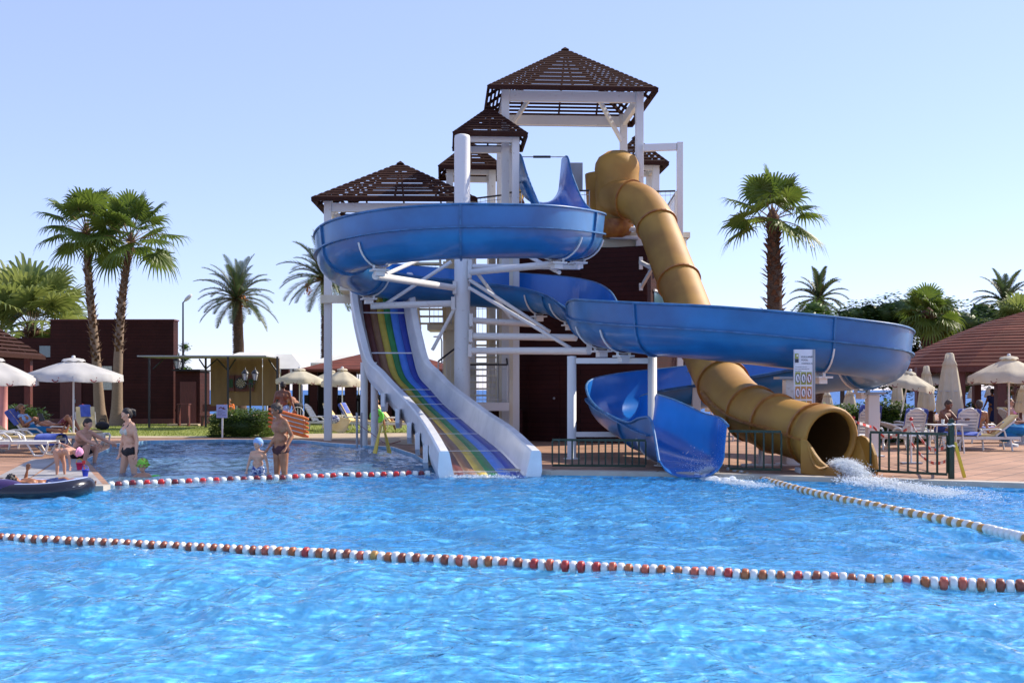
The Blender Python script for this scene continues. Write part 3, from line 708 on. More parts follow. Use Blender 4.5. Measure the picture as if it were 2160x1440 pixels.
# x, y, z(bottom), wall height left, wall height right (above flange), radius
BFP = [
 (.80, 33.1, 6.98, .75, .75), (.92, 32.5, 6.92, .75, .75), (1.05, 31.9, 6.52, .52, .52), (1.28, 30.9, 5.80, .40, .40), (1.52, 29.9, 5.30, .38, .15), (1.66, 28.9, 4.98, .46, .04), (1.60, 27.7, 4.78, .48, .03), (1.24, 26.4, 4.63, .48, .03),
 (.6, 25.3, 4.52, .48, .03), (-.4, 24.75, 4.45, .48, .03), (-1.3, 24.6, 4.42, .48, .03), (-2.5, 24.9, 4.37, .48, .03), (-3.5, 25.8, 4.30, .48, .03), (-4.02, 27.0, 4.22, .48, .03), (-4.15, 28.4, 4.18, .48, .03), (-3.9, 29.9, 4.12, .48, .03),
 (-3.2, 31.1, 4.05, .48, .03), (-2.0, 31.9, 4.0, .48, .03), (-1.0, 32.1, 3.93, .48, .03), (0, 31.9, 3.84, .48, .03), (.9, 31.3, 3.68, .48, .03), (1.55, 30.3, 3.42, .48, .03), (1.85, 29.2, 3.14, .42, .04), (1.95, 28.0, 2.9, .25, .12), (1.95, 26.9, 2.72, .10, .34), (2.05, 26.0, 2.58, .04, .46),
 (2.45, 25.0, 2.44, .03, .48), (3.2, 24.05, 2.31, .03, .48), (4.2, 23.35, 2.19, .03, .48), (5.3, 23.1, 2.06, .03, .48), (6.5, 23.2, 1.93, .03, .48), (7.5, 23.7, 1.82, .03, .48), (8.05, 24.8, 1.72, .03, .48), (8.0, 26.0, 1.62, .03, .48), (7.4, 27.2, 1.52, .03, .48),
 (6.4, 27.95, 1.36, .03, .48), (5.2, 28.15, 1.20, .03, .48), (4.1, 27.95, 1.06, .03, .48), (3.15, 27.55, .94, .03, .48), (2.48, 26.9, .82, .03, .42), (2.36, 26.1, .74, .10, .16), (2.50, 25.1, .56, .34, .03),
 (2.76, 24.1, .38, .42, .03), (2.98, 23.2, .24, .42, .10), (3.14, 22.4, .15, .38, .30), (3.27, 21.5, .11, .36, .30), (3.22, 20.4, .02, .34, -.30)]
BF = catmull(BFP, 5)
RB = .60
pos = [Vector(p[:3]) for p in BF]
N_ = len(pos); ff = frames(pos)                      # s = d x up = right hand side
def section(i, grow=0.0, inner=False):
    p, d, s, u = ff[i]; hl, hr = BF[i][3], BF[i][4]; r = RB+grow
    up = Vector((0, 0, 1)); c = p+up*RB; row = []
    lean = .10
    row.append(c-s*(r+lean*hl)+up*hl)
    row.append(c-s*r+up*.0); w = min(1, max(0, (i-(N_-24))/18)); ex = 1-.30*w*w*(3-2*w)      # the exit trough turns box shaped
    for k in range(1, 12):
        a = math.pi*k/12; ca_, sa_ = math.cos(a), math.sin(a); row.append(c-s*r*math.copysign(abs(ca_)**ex, ca_)-up*r*sa_**ex)
    row.append(c+s*r)
    row.append(c+s*(r+lean*hr)+up*hr)
    if hr < 0:                                  # the near wall is cut down in a slope at the mouth
        for k in range(8, len(row)): row[k].z = min(row[k].z, c.z+hr)
    return row
seg_len = [0]
for i in range(1, N_): seg_len.append(seg_len[-1]+(pos[i]-pos[i-1]).length)
total = seg_len[-1]; nseg = 15
cuts = [0]; 
for k in range(1, nseg):
    t = total*k/nseg; cuts.append(min(range(N_), key=lambda i: abs(seg_len[i]-t)))
cuts.append(N_-1)
for k in range(nseg):
    i0, i1 = cuts[k], cuts[k+1]; b = MB()
    rows = [section(i) for i in range(i0, i1+1)]
    inr = [section(i, -.018) for i in range(i0, i1+1)]
    b.grid([r[::-1] for r in rows]); b.grid(inr, mi=1)
    nc = len(rows[0])
    for j in (0, nc-1):                       # top edges
        ed = [[r[j], q[j]] for r, q in zip(rows, inr)]; b.grid(ed if j else [e[::-1] for e in ed])
    for rr, qq in ((rows[0], inr[0]), (rows[-1], inr[-1])): b.grid([rr, qq], smooth=False)
    o = b.build('chute_section', [MT['blue'], MT['blue_in']], bf, world=True)
# longitudinal flanges and rolled top lips
def strip_along(i0, i1, fn, w, h, name, m):
    b = MB(); rows = []
    for i in range(i0, i1+1):
        c, s = fn(i); up = Vector((0, 0, 1)); rows.append([c-up*h/2, c+s*w-up*h/2, c+s*w+up*h/2, c+up*h/2])
    b.grid(rows, closed=True, smooth=False); b.add(rows[0], [(3,2,1,0)]); b.add(rows[-1], [(0,1,2,3)])
    return b.build(name, m, bf, world=True)
up = Vector((0, 0, 1))
strip_along(0, N_-8, lambda i: (pos[i]+up*RB-ff[i][2]*(RB-.01), -ff[i][2]), .085, .03, 'flange', MT['blue_rim'])
strip_along(0, N_-8, lambda i: (pos[i]+up*RB+ff[i][2]*(RB-.01), ff[i][2]), .085, .03, 'flange', MT['blue_rim'])
b = MB(); b.tube([pos[i]+up*(RB+BF[i][3])-ff[i][2]*(RB+.1*BF[i][3]+.012) for i in range(N_)], .028, n=6); b.build('top_lip', MT['blue_rim'], bf, world=True)
b = MB(); b.tube([pos[i]+up*(RB+BF[i][4])+ff[i][2]*(RB+.1*BF[i][4]+.012) for i in range(N_)], .028, n=6); b.build('top_lip', MT['blue_rim'], bf, world=True)
# joint ribs
for k in range(1, nseg):
    i = cuts[k]; d = ff[i][1]; r0 = section(i, .0); r1 = section(i, .045)
    # use smooth outline
    b = MB(); b.grid([[p-d*.022 for p in r0], [p-d*.022 for p in r1], [p+d*.022 for p in r1], [p+d*.022 for p in r0]], smooth=False)
    b.build('joint_rib', MT['blue_rim'], bf, world=True)
# white cradle straps
def idx_near(x, y, z):
    return min(range(N_), key=lambda i: (pos[i]-Vector((x, y, z))).length)
CR = [(1.1, 25.9, 4.5), (1.88, 27.6, 4.8), (-2.9, 25.2, 4.3), (-3.9, 30.2, 4.1), (.7, 31.5, 3.7), (1.6, 30.2, 3.4), (2.05, 26.0, 2.58), (2.45, 25.0, 2.44), (8.0, 26.0, 1.6), (6.2, 22.9, 1.95), (2.5, 26.8, .85), (3.1, 22.8, .1)]
CRi = []
for c in CR:
    i = idx_near(*c); p, d, s, u = ff[i]; cc = p+up*RB; CRi.append(i)
    b = MB(); b.tube([cc-s*(RB+.04)*math.cos(math.pi*k/14)-up*(RB+.04)*math.sin(math.pi*k/14) for k in range(1, 14)], .022, n=6)
    o = b.build('cradle', MT['white'], bf, world=True)
    b = MB(); b.box(p-up*.10, (.36, .36, .04), rz=.4); b.box(p-up*.17, (.2, .2, .12), rz=.4)
    for sx_ in (-1, 1): b.box(p-up*.05+s*sx_*.16, (.05, .10, .10))
    b.build('saddle', MT['white'], o, world=True)
# grab bar at the entrance
b = MB(); xa = .86-.68; xb = .86+.68; b.cyl((xa, 32.75, 8.30), (xb, 32.75, 8.30), .018, n=8)
o = b.build('grab_bar', MT['thinrail'], bf, world=True); MB().cyl(((xa+xb)/2-.25, 32.75, 8.30), ((xa+xb)/2+.25, 32.75, 8.30), .036, n=10).build('grip', MT['black'], o, world=True)


# support frame (gantry) and pillars
def gantry(x0p, x1p, Y, ztop, label, low=None, w=.2):
    xa, xb = PX(x0p, Y), PX(x1p, Y); t = thing('slide_support_frame', label, 'support frame', ((xa+xb)/2, Y, GZ))
    for x in (xa, xb):
        MB().lathe((x, Y, 0), [(w*.9, GZ), (w*.9, GZ+.02), (w/2, GZ+.02), (w/2, ztop), (.001, ztop+.01)], n=16).build('post', MT['white'], t, world=True)
    MB().bar((xa+w*.45, Y, ztop-.10), (xb-w*.45, Y, ztop-.10), .14, .12).build('cross_beam', MT['white'], t, world=True)
    if low: MB().bar((xa+w*.45, Y, low), (xb-w*.45, Y, low), .12, .11).build('lower_beam', MT['white'], t, world=True)
gantry(1206, 1376, 25.1, 2.34, 'white goal shaped steel frame under the lower blue loop', low=.62)
def pillar(px, Y, zt, label, w=.26):
    t = thing('slide_support_pillar', label, 'pillar', (PX(px, Y), Y, GZ)); x = PX(px, Y)
    b = MB(); b.box((x, Y, (GZ+zt)/2), (w, w, zt-GZ)); b.build('shaft', MT['white'], t, world=True, bevel=.015)
    b = MB(); b.box((x, Y, zt+.03), (w*1.9, w*1.6, .05)); b.build('head_plate', MT['grey'], t, world=True)
    b = MB(); b.box((x, Y, GZ+.02), (w*1.7, w*1.7, .03)); b.build('base_plate', MT['white'], t, world=True)
pillar(1672, 23.0, CZ+(HZ-800)/F*23.0, 'white square pillar behind the tall rules board', .34)
pillar(1840, 26.0, CZ+(HZ-832)/F*26, 'white square pillar under the right bend of the blue loop', .26)
pillar(1468, 27.5, CZ+(HZ-785)/F*27.5, 'white pillar seen between blue loop and yellow tube', .2)

# ------------------------------------------------------------------ yellow tube slide
yt = thing('yellow_tube_slide', 'mustard yellow closed tube slide dropping from tower to pool', 'water slide', (6, 21.5, 0))
YP = [(1297, 418, 33.0), (1320, 420, 32.4), (1352, 430, 31.9), (1378, 462, 31.4), (1398, 508, 30.8), (1420, 566, 30.0), (1444, 625, 29.1), (1468, 690, 28.1), (1490, 745, 26.7), (1516, 795, 25.4), (1548, 840, 24.2), (1588, 872, 23.1), (1636, 893, 22.2), (1698, 911, 21.45), (1751, 927, 20.75)]
yp = catmull([tuple(P(*q)) for q in YP], 6); RY = .56
yr = [.53+.02*min(1, i/(len(yp)*.75)) for i in range(len(yp))]
def ring_frames(pts):
    pts = [Vector(p) for p in pts]; out = []; u = None
    for i, p in enumerate(pts):
        d = (pts[min(i+1, len(pts)-1)]-pts[max(i-1, 0)]).normalized()
        if u is None: s, u = orth(d)
        s = d.cross(u).normalized(); u = s.cross(d).normalized(); out.append((p, d, s, u))
    return out
yf = ring_frames(yp); ny = len(yf); cuty = [0, 8, 20, 33, 46, 56, 66, 72, 80, ny-1]
def ring(fr_, r, n=28, off=0): p, d, s, u = fr_; return [p+d*off+(s*math.cos(2*math.pi*k/n)+u*math.sin(2*math.pi*k/n))*r for k in range(n)]
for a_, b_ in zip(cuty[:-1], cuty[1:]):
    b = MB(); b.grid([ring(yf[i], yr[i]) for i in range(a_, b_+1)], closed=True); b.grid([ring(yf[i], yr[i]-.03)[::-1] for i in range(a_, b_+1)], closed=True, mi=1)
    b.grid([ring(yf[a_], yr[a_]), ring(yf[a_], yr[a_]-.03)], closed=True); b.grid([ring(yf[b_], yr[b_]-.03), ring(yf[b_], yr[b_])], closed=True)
    b.build('tube_section', [MT['yellow'], MT['yellow_in_shade']], yt, world=True)
for i in cuty[1:-1]:
    b = MB(); b.grid([ring(yf[i], yr[i]-.01, off=-.025), ring(yf[i], yr[i]+.05, off=-.025), ring(yf[i], yr[i]+.05, off=.025), ring(yf[i], yr[i]-.01, off=.025)], closed=True, smooth=False)
    b.build('joint_flange', MT['yellow_rim'], yt, world=True)
p, d, s, u = yf[-1]
b = MB(); b.grid([ring(yf[-1], yr[-1]-.005, off=-.30), ring(yf[-1], yr[-1]+.07, off=-.29), ring(yf[-1], yr[-1]+.06, off=.0), ring(yf[-1], yr[-1]+.02, off=.035), ring(yf[-1], yr[-1]-.035, off=.02), ring(yf[-1], yr[-1]-.035, off=-.1)], closed=True)
b.build('mouth_ring', MT['yellow'], yt, world=True)
# side seam flanges on the lower straight
for sg in (-1, 1):
    b = MB(); rows = []
    for i in range(58, ny):
        pp, dd, _, _ = yf[i]; sd2 = dd.cross(Vector((0, 0, 1))).normalized(); c = pp+sd2*sg*yr[i]; e = pp+sd2*sg*(yr[i]+.08)
        rows.append([c-up*.02, e-up*.02, e+up*.02, c+up*.02])
    b.grid(rows, closed=True, smooth=False)
    b.build('side_flange', MT['yellow_rim'], yt, world=True)
# exit trough: two flaring cheeks and floor
dh = Vector((d.x, d.y, 0)).normalized(); sh = dh.cross(Vector((0, 0, 1))).normalized()
rows = []; rowi = []
for k in range(9):
    t = k/8; c = p+dh*(t*.52)+Vector((0, 0, -.04*t)); r_ = yr[-1]+.03; sp_ = 1+.10*t
    top = math.pi*.5; hh = [.10, .08, .0, -.16, -.30, -.38, -.42, -.44, -.45][k]
    row = []
    for j in range(13):
        a = -math.pi/2+math.pi*j/12*1.0; x = r_*math.sin(a)*sp_; z = -r_*math.cos(a)
        row.append(c+sh*x+Vector((0, 0, min(z, hh) if abs(j-6) > 3 else z)))
    rows.append(row); rowi.append([q+Vector((0, 0, .03)) for q in row])
b = MB(); b.grid(rows); b.build('exit_trough', MT['yellow'], yt, world=True, thick=.03)
for sg in (-1, 1):
    prof = [(0, .04), (.10, .01), (.2, -.08), (.32, -.22), (.46, -.35), (.64, -.45), (.84, -.51), (.98, -.54), (.98, -.62), (.4, -.63), (0, -.60)]
    if sg*sh.x > 0: prof = [(0, .05), (.2, .08), (.45, .04), (.7, -.08), (.88, -.26), (.95, -.5), (.93, -.63), (.4, -.63), (0, -.6)]
    dc = Vector((.66, -.75, 0)) if sg*sh.x < 0 else Vector((.30, -.95, 0))
    fl = [p+dc*x*(.86 if sg*sh.x < 0 else .62)+sh*sg*(yr[-1]+.03)+Vector((0, 0, z)) for x, z in prof]; th = sh*sg*.07
    n_ = len(fl); b = MB(); b.add(fl+[q+th for q in fl], [tuple(range(n_)), tuple(reversed(range(n_, 2*n_)))]+[(i, n_+i, n_+(i+1) % n_, (i+1) % n_) for i in range(n_)])
    b.build('exit_cheek', MT['yellow'], yt, world=True, merge=True, bevel=.015)
# hood at the top
hx, hy = PX(1300, 33.1), 33.1
b = MB(); prof = []
rows = []; hz0, hz1 = P(0, 470, 32.8).z, P(0, 316, 32.8).z
for k in range(14):
    t = k/13; z = hz0+(hz1-hz0)*t
    r_ = .50+.10*min(1, t*2.5) if t < .75 else .60*math.sqrt(max(0, 1-((t-.75)/.27)**2.6))+.02
    rows.append([Vector((hx+r_*1.02*math.sin(a)+.04*t, hy-.0-r_*.9*math.cos(a)+.1*t, z)) for a in [R(-128+256*j/22) for j in range(23)]])
b.grid(rows); b.build('entrance_hood', MT['yellow'], yt, world=True, thick=.05)
b = MB(); b.tube([r[0] for r in rows]+[r[-1] for r in rows[::-1]], .05, n=6); b.build('hood_rim', MT['yellow_rim'], yt, world=True)
b = MB(); rows = []
for k in range(9):
    t = k/8; z = P(0, 470, 33.4).z+(P(0, 366, 33.4).z-P(0, 470, 33.4).z)*t
    r_ = .56+.08*t; rows.append([Vector((hx-.22+r_*math.sin(a), hy+.45-r_*math.cos(a)*.9, z)) for a in [R(-150+210*j/16) for j in range(17)]])
b.grid(rows); b.build('entrance_cheek', MT['yellow'], yt, world=True, thick=.05)
b = MB(); b.lathe((hx-.05, hy+.05, P(0, 500, 33).z), [(.30, -.02), (.46, .10), (.56, .30), (.58, .48)], n=20); b.build('entrance_bowl', MT['yellow_rim'], yt, world=True)
for q in ((1375, 580, 29.3), ):
    b = MB(); b.bar(P(1350, 552, 32.3), P(1380, 568, 30.4), .07, .10); b.bar(P(1352, 607, 32.3), P(1376, 565, 30.4), .07, .10); b.box(P(1352, 555, 32.2), (.1, .1, .35)); b.box(P(1352, 605, 32.2), (.1, .1, .2))
    b.build('wall_bracket', MT['white'], yt, world=True)
b = MB(); b.box(Vector((p.x-.1, p.y+.15, .10)), (.9, .5, .14)); b.build('concrete_foot', MT['white'], yt, world=True, bevel=.02)
b = MB(); x_, y_ = PX(1605, 22.8), 22.8; b.cyl((x_, y_, GZ), (x_, y_, .55), .05, n=8); b.box((x_, y_, GZ+.02), (.8, .1, .04)); b.build('leg', MT['white'], yt, world=True)
# ------------------------------------------------------------------ buildings
def boards(parent, name, c, size, rz=0, m='maroon'):
    b = MB(); b.box(c, size, rz=rz); return b.build(name, MT[m], parent, world=True)
# left maroon building
Y0 = 50.7
lb = thing('changing_block', 'flat roofed maroon boarded building behind the two tall palms', 'building', (PX(235, Y0), Y0, GZ))
xl, xr = PX(106, Y0), PX(366, Y0); zt = P(0, 676, Y0).z
b = MB(); b.box(((xl+xr)/2, Y0+.35, (zt+GZ)/2), (xr-xl, .7, zt-GZ)); b.build('wall', MT['maroon'], lb, world=True)
b = MB(); b.box(((xl+xr)/2, Y0+.35, zt+.03), (xr-xl+.08, .8, .06)); b.build('roof_edge', MT['maroon_post'], lb, world=True)
b = MB(); b.box(((xl+xr)/2, Y0-.05, GZ+.12), (xr-xl+.06, .1, .24)); b.build('plinth', MT['maroon_post'], lb, world=True)
d_ = MB(); d_.box((PX(150, Y0), Y0-.03, 1.1), (.95, .05, 2.05)); dd_ = d_.build('door', MT['maroon_post'], lb, world=True); MB().box((PX(160, Y0), Y0-.08, 1.1), (.03, .06, .16)).build('handle', MT['grey'], dd_, world=True)
b = MB(); b.box((PX(226, Y0), Y0-.04, P(0, 797, Y0).z), (.45, .04, 1.05)); b.build('notice', MT['cloth_white'], lb, world=True)
w0 = thing('changing_block_wing', 'lower maroon wing with a small dark window left of the flat roofed building', 'building', (PX(50, Y0), Y0, GZ))
xl2 = PX(-60, Y0); zt2 = P(0, 712, Y0).z
b = MB(); b.box(((xl2+xl-.01)/2, Y0+2.6, (zt2+GZ)/2), (xl-xl2-.02, 5, zt2-GZ)); b.build('wall', MT['maroon'], w0, world=True)
b = MB(); b.box((PX(94, Y0), Y0+.08, P(0, 741, Y0).z), (.5, .06, .5)); b.build('window', MT['glass'], w0, world=True)
# dark service hut
hut = thing('service_hut', 'small dark maroon shed between the flat roofed building and the dartboard shelter', 'shed', (PX(402, 49), 49, GZ))
b = MB(); b.box((PX(400, 49), 49.5, 1.25), (1.05, 1.6, 2.3)); b.build('wall', MT['maroon'], hut, world=True)
b = MB(); b.box((PX(400, 49), 49.4, 2.44), (1.2, 1.9, .07)); b.build('roof', MT['cloth_black'], hut, world=True)
MB().box((PX(400, 48.9), 48.68, 1.05), (.7, .04, 1.8)).build('door', MT['maroon_post'], hut, world=True)
MB().box((PX(400, 48.9), 48.2, .12), (1.3, .7, .08)).build('step', MT['path'], hut, world=True)
st = thing('bar_stool_table', 'high brown table standing in front of the dark shed', 'table', (PX(388, 47.5), 47.5, GZ))
MB().box((PX(388, 47.5), 47.5, 1.0), (.5, .4, .05)).build('table_top', MT['maroon_post'], st, world=True)
for sx in (-.2, .2): MB().box((PX(388, 47.5)+sx, 47.5, .53), (.04, .3, .88)).build('leg', MT['maroon_post'], st, world=True)

# dartboard shelter
Yd = 46.0
ds = thing('dartboard_shelter', 'dark framed shelter with tan plywood back wall holding the dartboard', 'shelter', (PX(500, Yd), Yd, GZ))
ztd = P(0, 755, Yd).z; zbd = P(0, 856, Yd).z
for n_, (a, c) in enumerate(((436, 472), (474, 546), (548, 583))):
    b = MB(); xa, xc = PX(a, Yd), PX(c, Yd); b.box(((xa+xc)/2, Yd+.6, (ztd+zbd)/2), (xc-xa, .05, ztd-zbd)); b.build('back_panel', MT['panel'], ds, world=True)
for px, yy, zb in ((323, Yd-.5, GZ), (434, Yd, GZ), (481, Yd-2.0, GZ), (585, Yd, GZ), (585, Yd-2.0, GZ)):
    b = MB(); b.box((PX(px, Yd) if yy > Yd-1.5 else PX(px, yy), yy, (ztd+zb)/2), (.07, .07, ztd-zb)); b.build('post', MT['black'], ds, world=True)
b = MB(); b.box(((PX(325, Yd)+PX(585, Yd))/2, Yd-.8, ztd+.02), (PX(585, Yd)-PX(325, Yd), 2.6, .05)); b.build('canopy', MT['grey'], ds, world=True)
for a, c in (((481, 782), (497, 757)), ((481, 782), (458, 757)), ((585, 785), (566, 757)), ((434, 778), (458, 757)), ((345, 757), (323, 778)), ((420, 757), (434, 778))):
    MB().cyl(P(*a, Yd-.2), P(*c, Yd-.2), .03, n=6).build('brace', MT['black'], ds, world=True)
db = thing('dartboard_cabinet', 'round dartboard in an open brown cabinet with green scoreboards', 'dartboard', P(508, 840, Yd))
b = MB(); b.box(P(508, 808, Yd+.5), (.52, .05, .66)); b.build('cabinet', MT['maroon_post'], db, world=True)
for px in (487, 529):
    MB().box(P(px, 808, Yd+.42), (.26, .05, .64)).build('cabinet_door', MT['maroon_post'], db, world=True)
    MB().box(P(px, 808, Yd+.38), (.18, .02, .34)).build('scoreboard', MT['green_d'], db, world=True)
c = P(508, 808, Yd+.40); b = MB(); b.cyl(c+Vector((0, 0, 0)), c-Vector((0, .05, 0)), .24, n=28); bo = b.build('board', MT['black'], db, world=True)
b = MB()
for k in range(20):
    if k % 2: continue
    a0, a1 = k*math.pi/10, (k+1)*math.pi/10; cc = c-Vector((0, .056, 0))
    b.add([cc, cc+Vector((.18*math.sin(a0), 0, .18*math.cos(a0))), cc+Vector((.18*math.sin(a1), 0, .18*math.cos(a1)))], [(0, 1, 2)])
b.build('segments', MT['canvas'], bo, world=True)
# low benches under the shelter
bn = thing('garden_bench', 'dark slatted bench under the tan dartboard wall', 'bench', (PX(455, 47.5), 47.5, GZ))
MB().box((PX(455, 47.5), 47.5, .5), (1.2, .4, .05)).build('seat', MT['maroon_post'], bn, world=True)
MB().box((PX(455, 47.5), 47.7, .85), (1.2, .05, .3)).build('backrest', MT['maroon_post'], bn, world=True)
for sx in (-.55, .55): MB().box((PX(455, 47.5)+sx, 47.5, .28), (.06, .4, .4)).build('leg', MT['maroon_post'], bn, world=True)

# white tent roofs
def tent(px0, px1, pt0, pt1, ytop, ybot, Y, label):
    t = thing('tent_roof', label, 'tent', (PX((px0+px1)/2, Y), Y, GZ)); xa, xb, xc, xd = PX(px0, Y), PX(px1, Y), PX(pt0, Y), PX(pt1, Y); zb, zt_ = P(0, ybot, Y).z, P(0, ytop, Y).z
    D = 3.5; b = MB()
    b.add([(xa, Y, zb), (xb, Y, zb), (xb, Y+D, zb), (xa, Y+D, zb), (xc, Y+D*.35, zt_), (xd, Y+D*.35, zt_), (xd, Y+D*.65, zt_), (xc, Y+D*.65, zt_)], [(0,1,5,4),(1,2,6,5),(2,3,7,6),(3,0,4,7),(4,5,6,7)])
    b.add([(xa, Y, zb), (xb, Y, zb), (xb, Y, zb-.22), (xa, Y, zb-.22), (xb, Y+D, zb), (xb, Y+D, zb-.22), (xa, Y+D, zb), (xa, Y+D, zb-.22)], [(3,2,1,0), (2,5,4,1), (5,7,6,4), (7,3,0,6)])
    b.build('canopy', MT['tent'], t, world=True)
    for x in (xa+.1, xb-.1):
        for y in (Y+.1, Y+D-.1): MB().cyl((x, y, GZ), (x, y, zb), .05, n=8).build('pole', MT['white'], t, world=True)
tent(458, 566, 492, 545, 741, 757, 54, 'cream tent roof rising behind the dartboard shelter')
tent(550, 640, 572, 606, 745, 777, 55, 'white tent roof to the right of the dartboard shelter')
tent(655, 760, 690, 735, 747, 765, 60, 'pale tent roof peeping over the red bar roof')

# beach bar with red hipped roof
Yb = 50
bar = thing('beach_bar', 'open beach bar with low dark red hipped roof behind the rainbow slide', 'bar', (PX(800, Yb), Yb, GZ))
xa, xb = PX(628, Yb), PX(975, Yb); ze = P(0, 778, Yb).z; za = P(0, 732, Yb+4).z
b = MB(); D = 8; xm0, xm1 = xa+3.6, xb-3.6
b.add([(xa, Yb, ze), (xb, Yb, ze), (xb, Yb+D, ze), (xa, Yb+D, ze), (xm0, Yb+D/2, za), (xm1, Yb+D/2, za), (xa, Yb, ze-.12), (xb, Yb, ze-.12), (xb, Yb+D, ze-.12), (xa, Yb+D, ze-.12)],
      [(0,1,5,4),(1,2,5),(2,3,4,5),(3,0,4),(6,7,1,0),(7,8,2,1),(8,9,3,2),(9,6,0,3),(9,8,7,6)])
b.build('roof', MT['shingle'], bar, world=True)
for px in (575, 602, 626, 662, 700, 740, 775, 815, 850, 900, 940, 968):
    MB().box((PX(px, Yb+.5), Yb+.5, (ze+GZ)/2), (.34 if px < 700 else .5, .3, ze-GZ)).build('pillar', MT['maroon'], bar, world=True)
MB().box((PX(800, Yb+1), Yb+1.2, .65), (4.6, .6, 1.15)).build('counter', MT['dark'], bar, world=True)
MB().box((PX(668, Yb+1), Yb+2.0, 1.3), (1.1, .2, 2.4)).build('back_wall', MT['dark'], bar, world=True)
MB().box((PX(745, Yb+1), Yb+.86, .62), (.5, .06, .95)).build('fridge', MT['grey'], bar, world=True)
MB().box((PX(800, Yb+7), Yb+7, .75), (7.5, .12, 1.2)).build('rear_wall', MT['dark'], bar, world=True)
for px in (688, 750, 757, 764, 800):
    t = thing('bottle', {688: 'small dark bottle on the beach bar counter beside the white pavilion post', 750: 'small dark bottle on the bar counter, leftmost of the close trio', 757: 'small dark bottle on the bar counter, middle one of the close trio', 764: 'small dark bottle on the bar counter, rightmost of the close trio', 800: 'small dark bottle at the end of the bar counter by the rainbow slide'}[px], 'bottle', (PX(px, Yb+1.2), Yb+1.0, 1.23), 'bottles on the bar counter')
    MB().lathe((0, 0, 0), [(.04, 0), (.04, .14), (.015, .19), (.015, .25)], n=8).build('glass_body', MT['black'], t)

# right gazebo: broad low octagonal roof
Yg = 40.5; gcx = PX(2185, Yg)
gz = thing('poolside_gazebo', 'round gazebo with broad reddish boarded roof on maroon posts', 'gazebo', (gcx, Yg, GZ))
b = MB(); ze, za = 2.36, 4.42; NS = 12; Rg = 5.05
prof = [(Rg, ze-.16), (Rg+.02, ze), (Rg*.78, ze+.66), (Rg*.55, ze+1.20), (Rg*.30, ze+1.70), (Rg*.08, za-.05), (.001, za)]
ang0 = R(12)
vs = []; 
for r_, z in prof: vs.append([Vector((gcx+r_*math.cos(ang0+2*math.pi*k/NS), Yg+r_*math.sin(ang0+2*math.pi*k/NS), z)) for k in range(NS)])
# overlapping board courses
rowsN = 26; 
def prof_at(t):
    x = t*(len(prof)-2); i = min(int(x), len(prof)-3); f = x-i; a, c = prof[i+1], prof[i+2]; return (a[0]+(c[0]-a[0])*f, a[1]+(c[1]-a[1])*f)
def ringp(r_, z): return [Vector((gcx+r_*math.cos(ang0+2*math.pi*k/NS), Yg+r_*math.sin(ang0+2*math.pi*k/NS), z)) for k in range(NS)]
for k in range(rowsN):
    t0, t1 = k/rowsN, (k+1)/rowsN; r0, z0 = prof_at(t0); r1, z1 = prof_at(min(t1, .999))
    b.grid([ringp(r0, z0-.01), ringp(r0, z0+.035), ringp(r1, z1+.012)], closed=True, smooth=False)
b.grid([ringp(Rg*.99, ze-.02), ringp(.5, ze+1.4)], closed=True, smooth=False)
b.build('roof', MT['shingle'], gz, world=True)
b = MB(); b.grid([ringp(Rg+.03, ze-.17), ringp(Rg+.03, ze+.0), ringp(Rg-.05, ze+.0), ringp(Rg-.05, ze-.17), ringp(Rg+.03, ze-.17)], closed=True, smooth=False); b.build('fascia', MT['maroon_post'], gz, world=True)
for px, Yp, w in ((1940, 38.6, .27), (2025, 37.6, .27), (2110, 37.0, .30), (2205, 36.9, .3), (1958, 42.5, .27), (2060, 44.5, .27), (2150, 45, .27)):
    b = MB(); b.box((PX(px, Yp), Yp, (ze+GZ)/2), (w, w, ze-GZ)); b.build('post', MT['maroon_post'], gz, world=True, bevel=.015)
# left pergola roof at the edge
pg = thing('pergola_hut', 'slatted brown hut roof cut off by the left edge of the view', 'hut', (PX(-60, 34), 34, GZ))
slat_roof(pg, (-15.6-6.9, 33), (1, 0), 6.9, 5.0, P(0, 740, 33).z, 5.35, 20)
for px, yy in ((-190, 33.4), (60, 37.4), (-35, 33.5)):
    MB().box((PX(px, yy), yy, (P(0, 742, 33).z)/2), (.2, .2, P(0, 742, 33).z-.1)).build('post', MT['maroon_post'], pg, world=True)
pp = thing('pink_post', 'pale pink round post by the left umbrella', 'post', (PX(7, 30.5), 30.5, GZ))
MB().lathe((0, 0, 0), [(.15, 0), (.15, .05), (.11, .06), (.11, 1.9), (.14, 1.95)], n=16).build('shaft', mat('pink_paint', (.55, .22, .18), .5), pp)

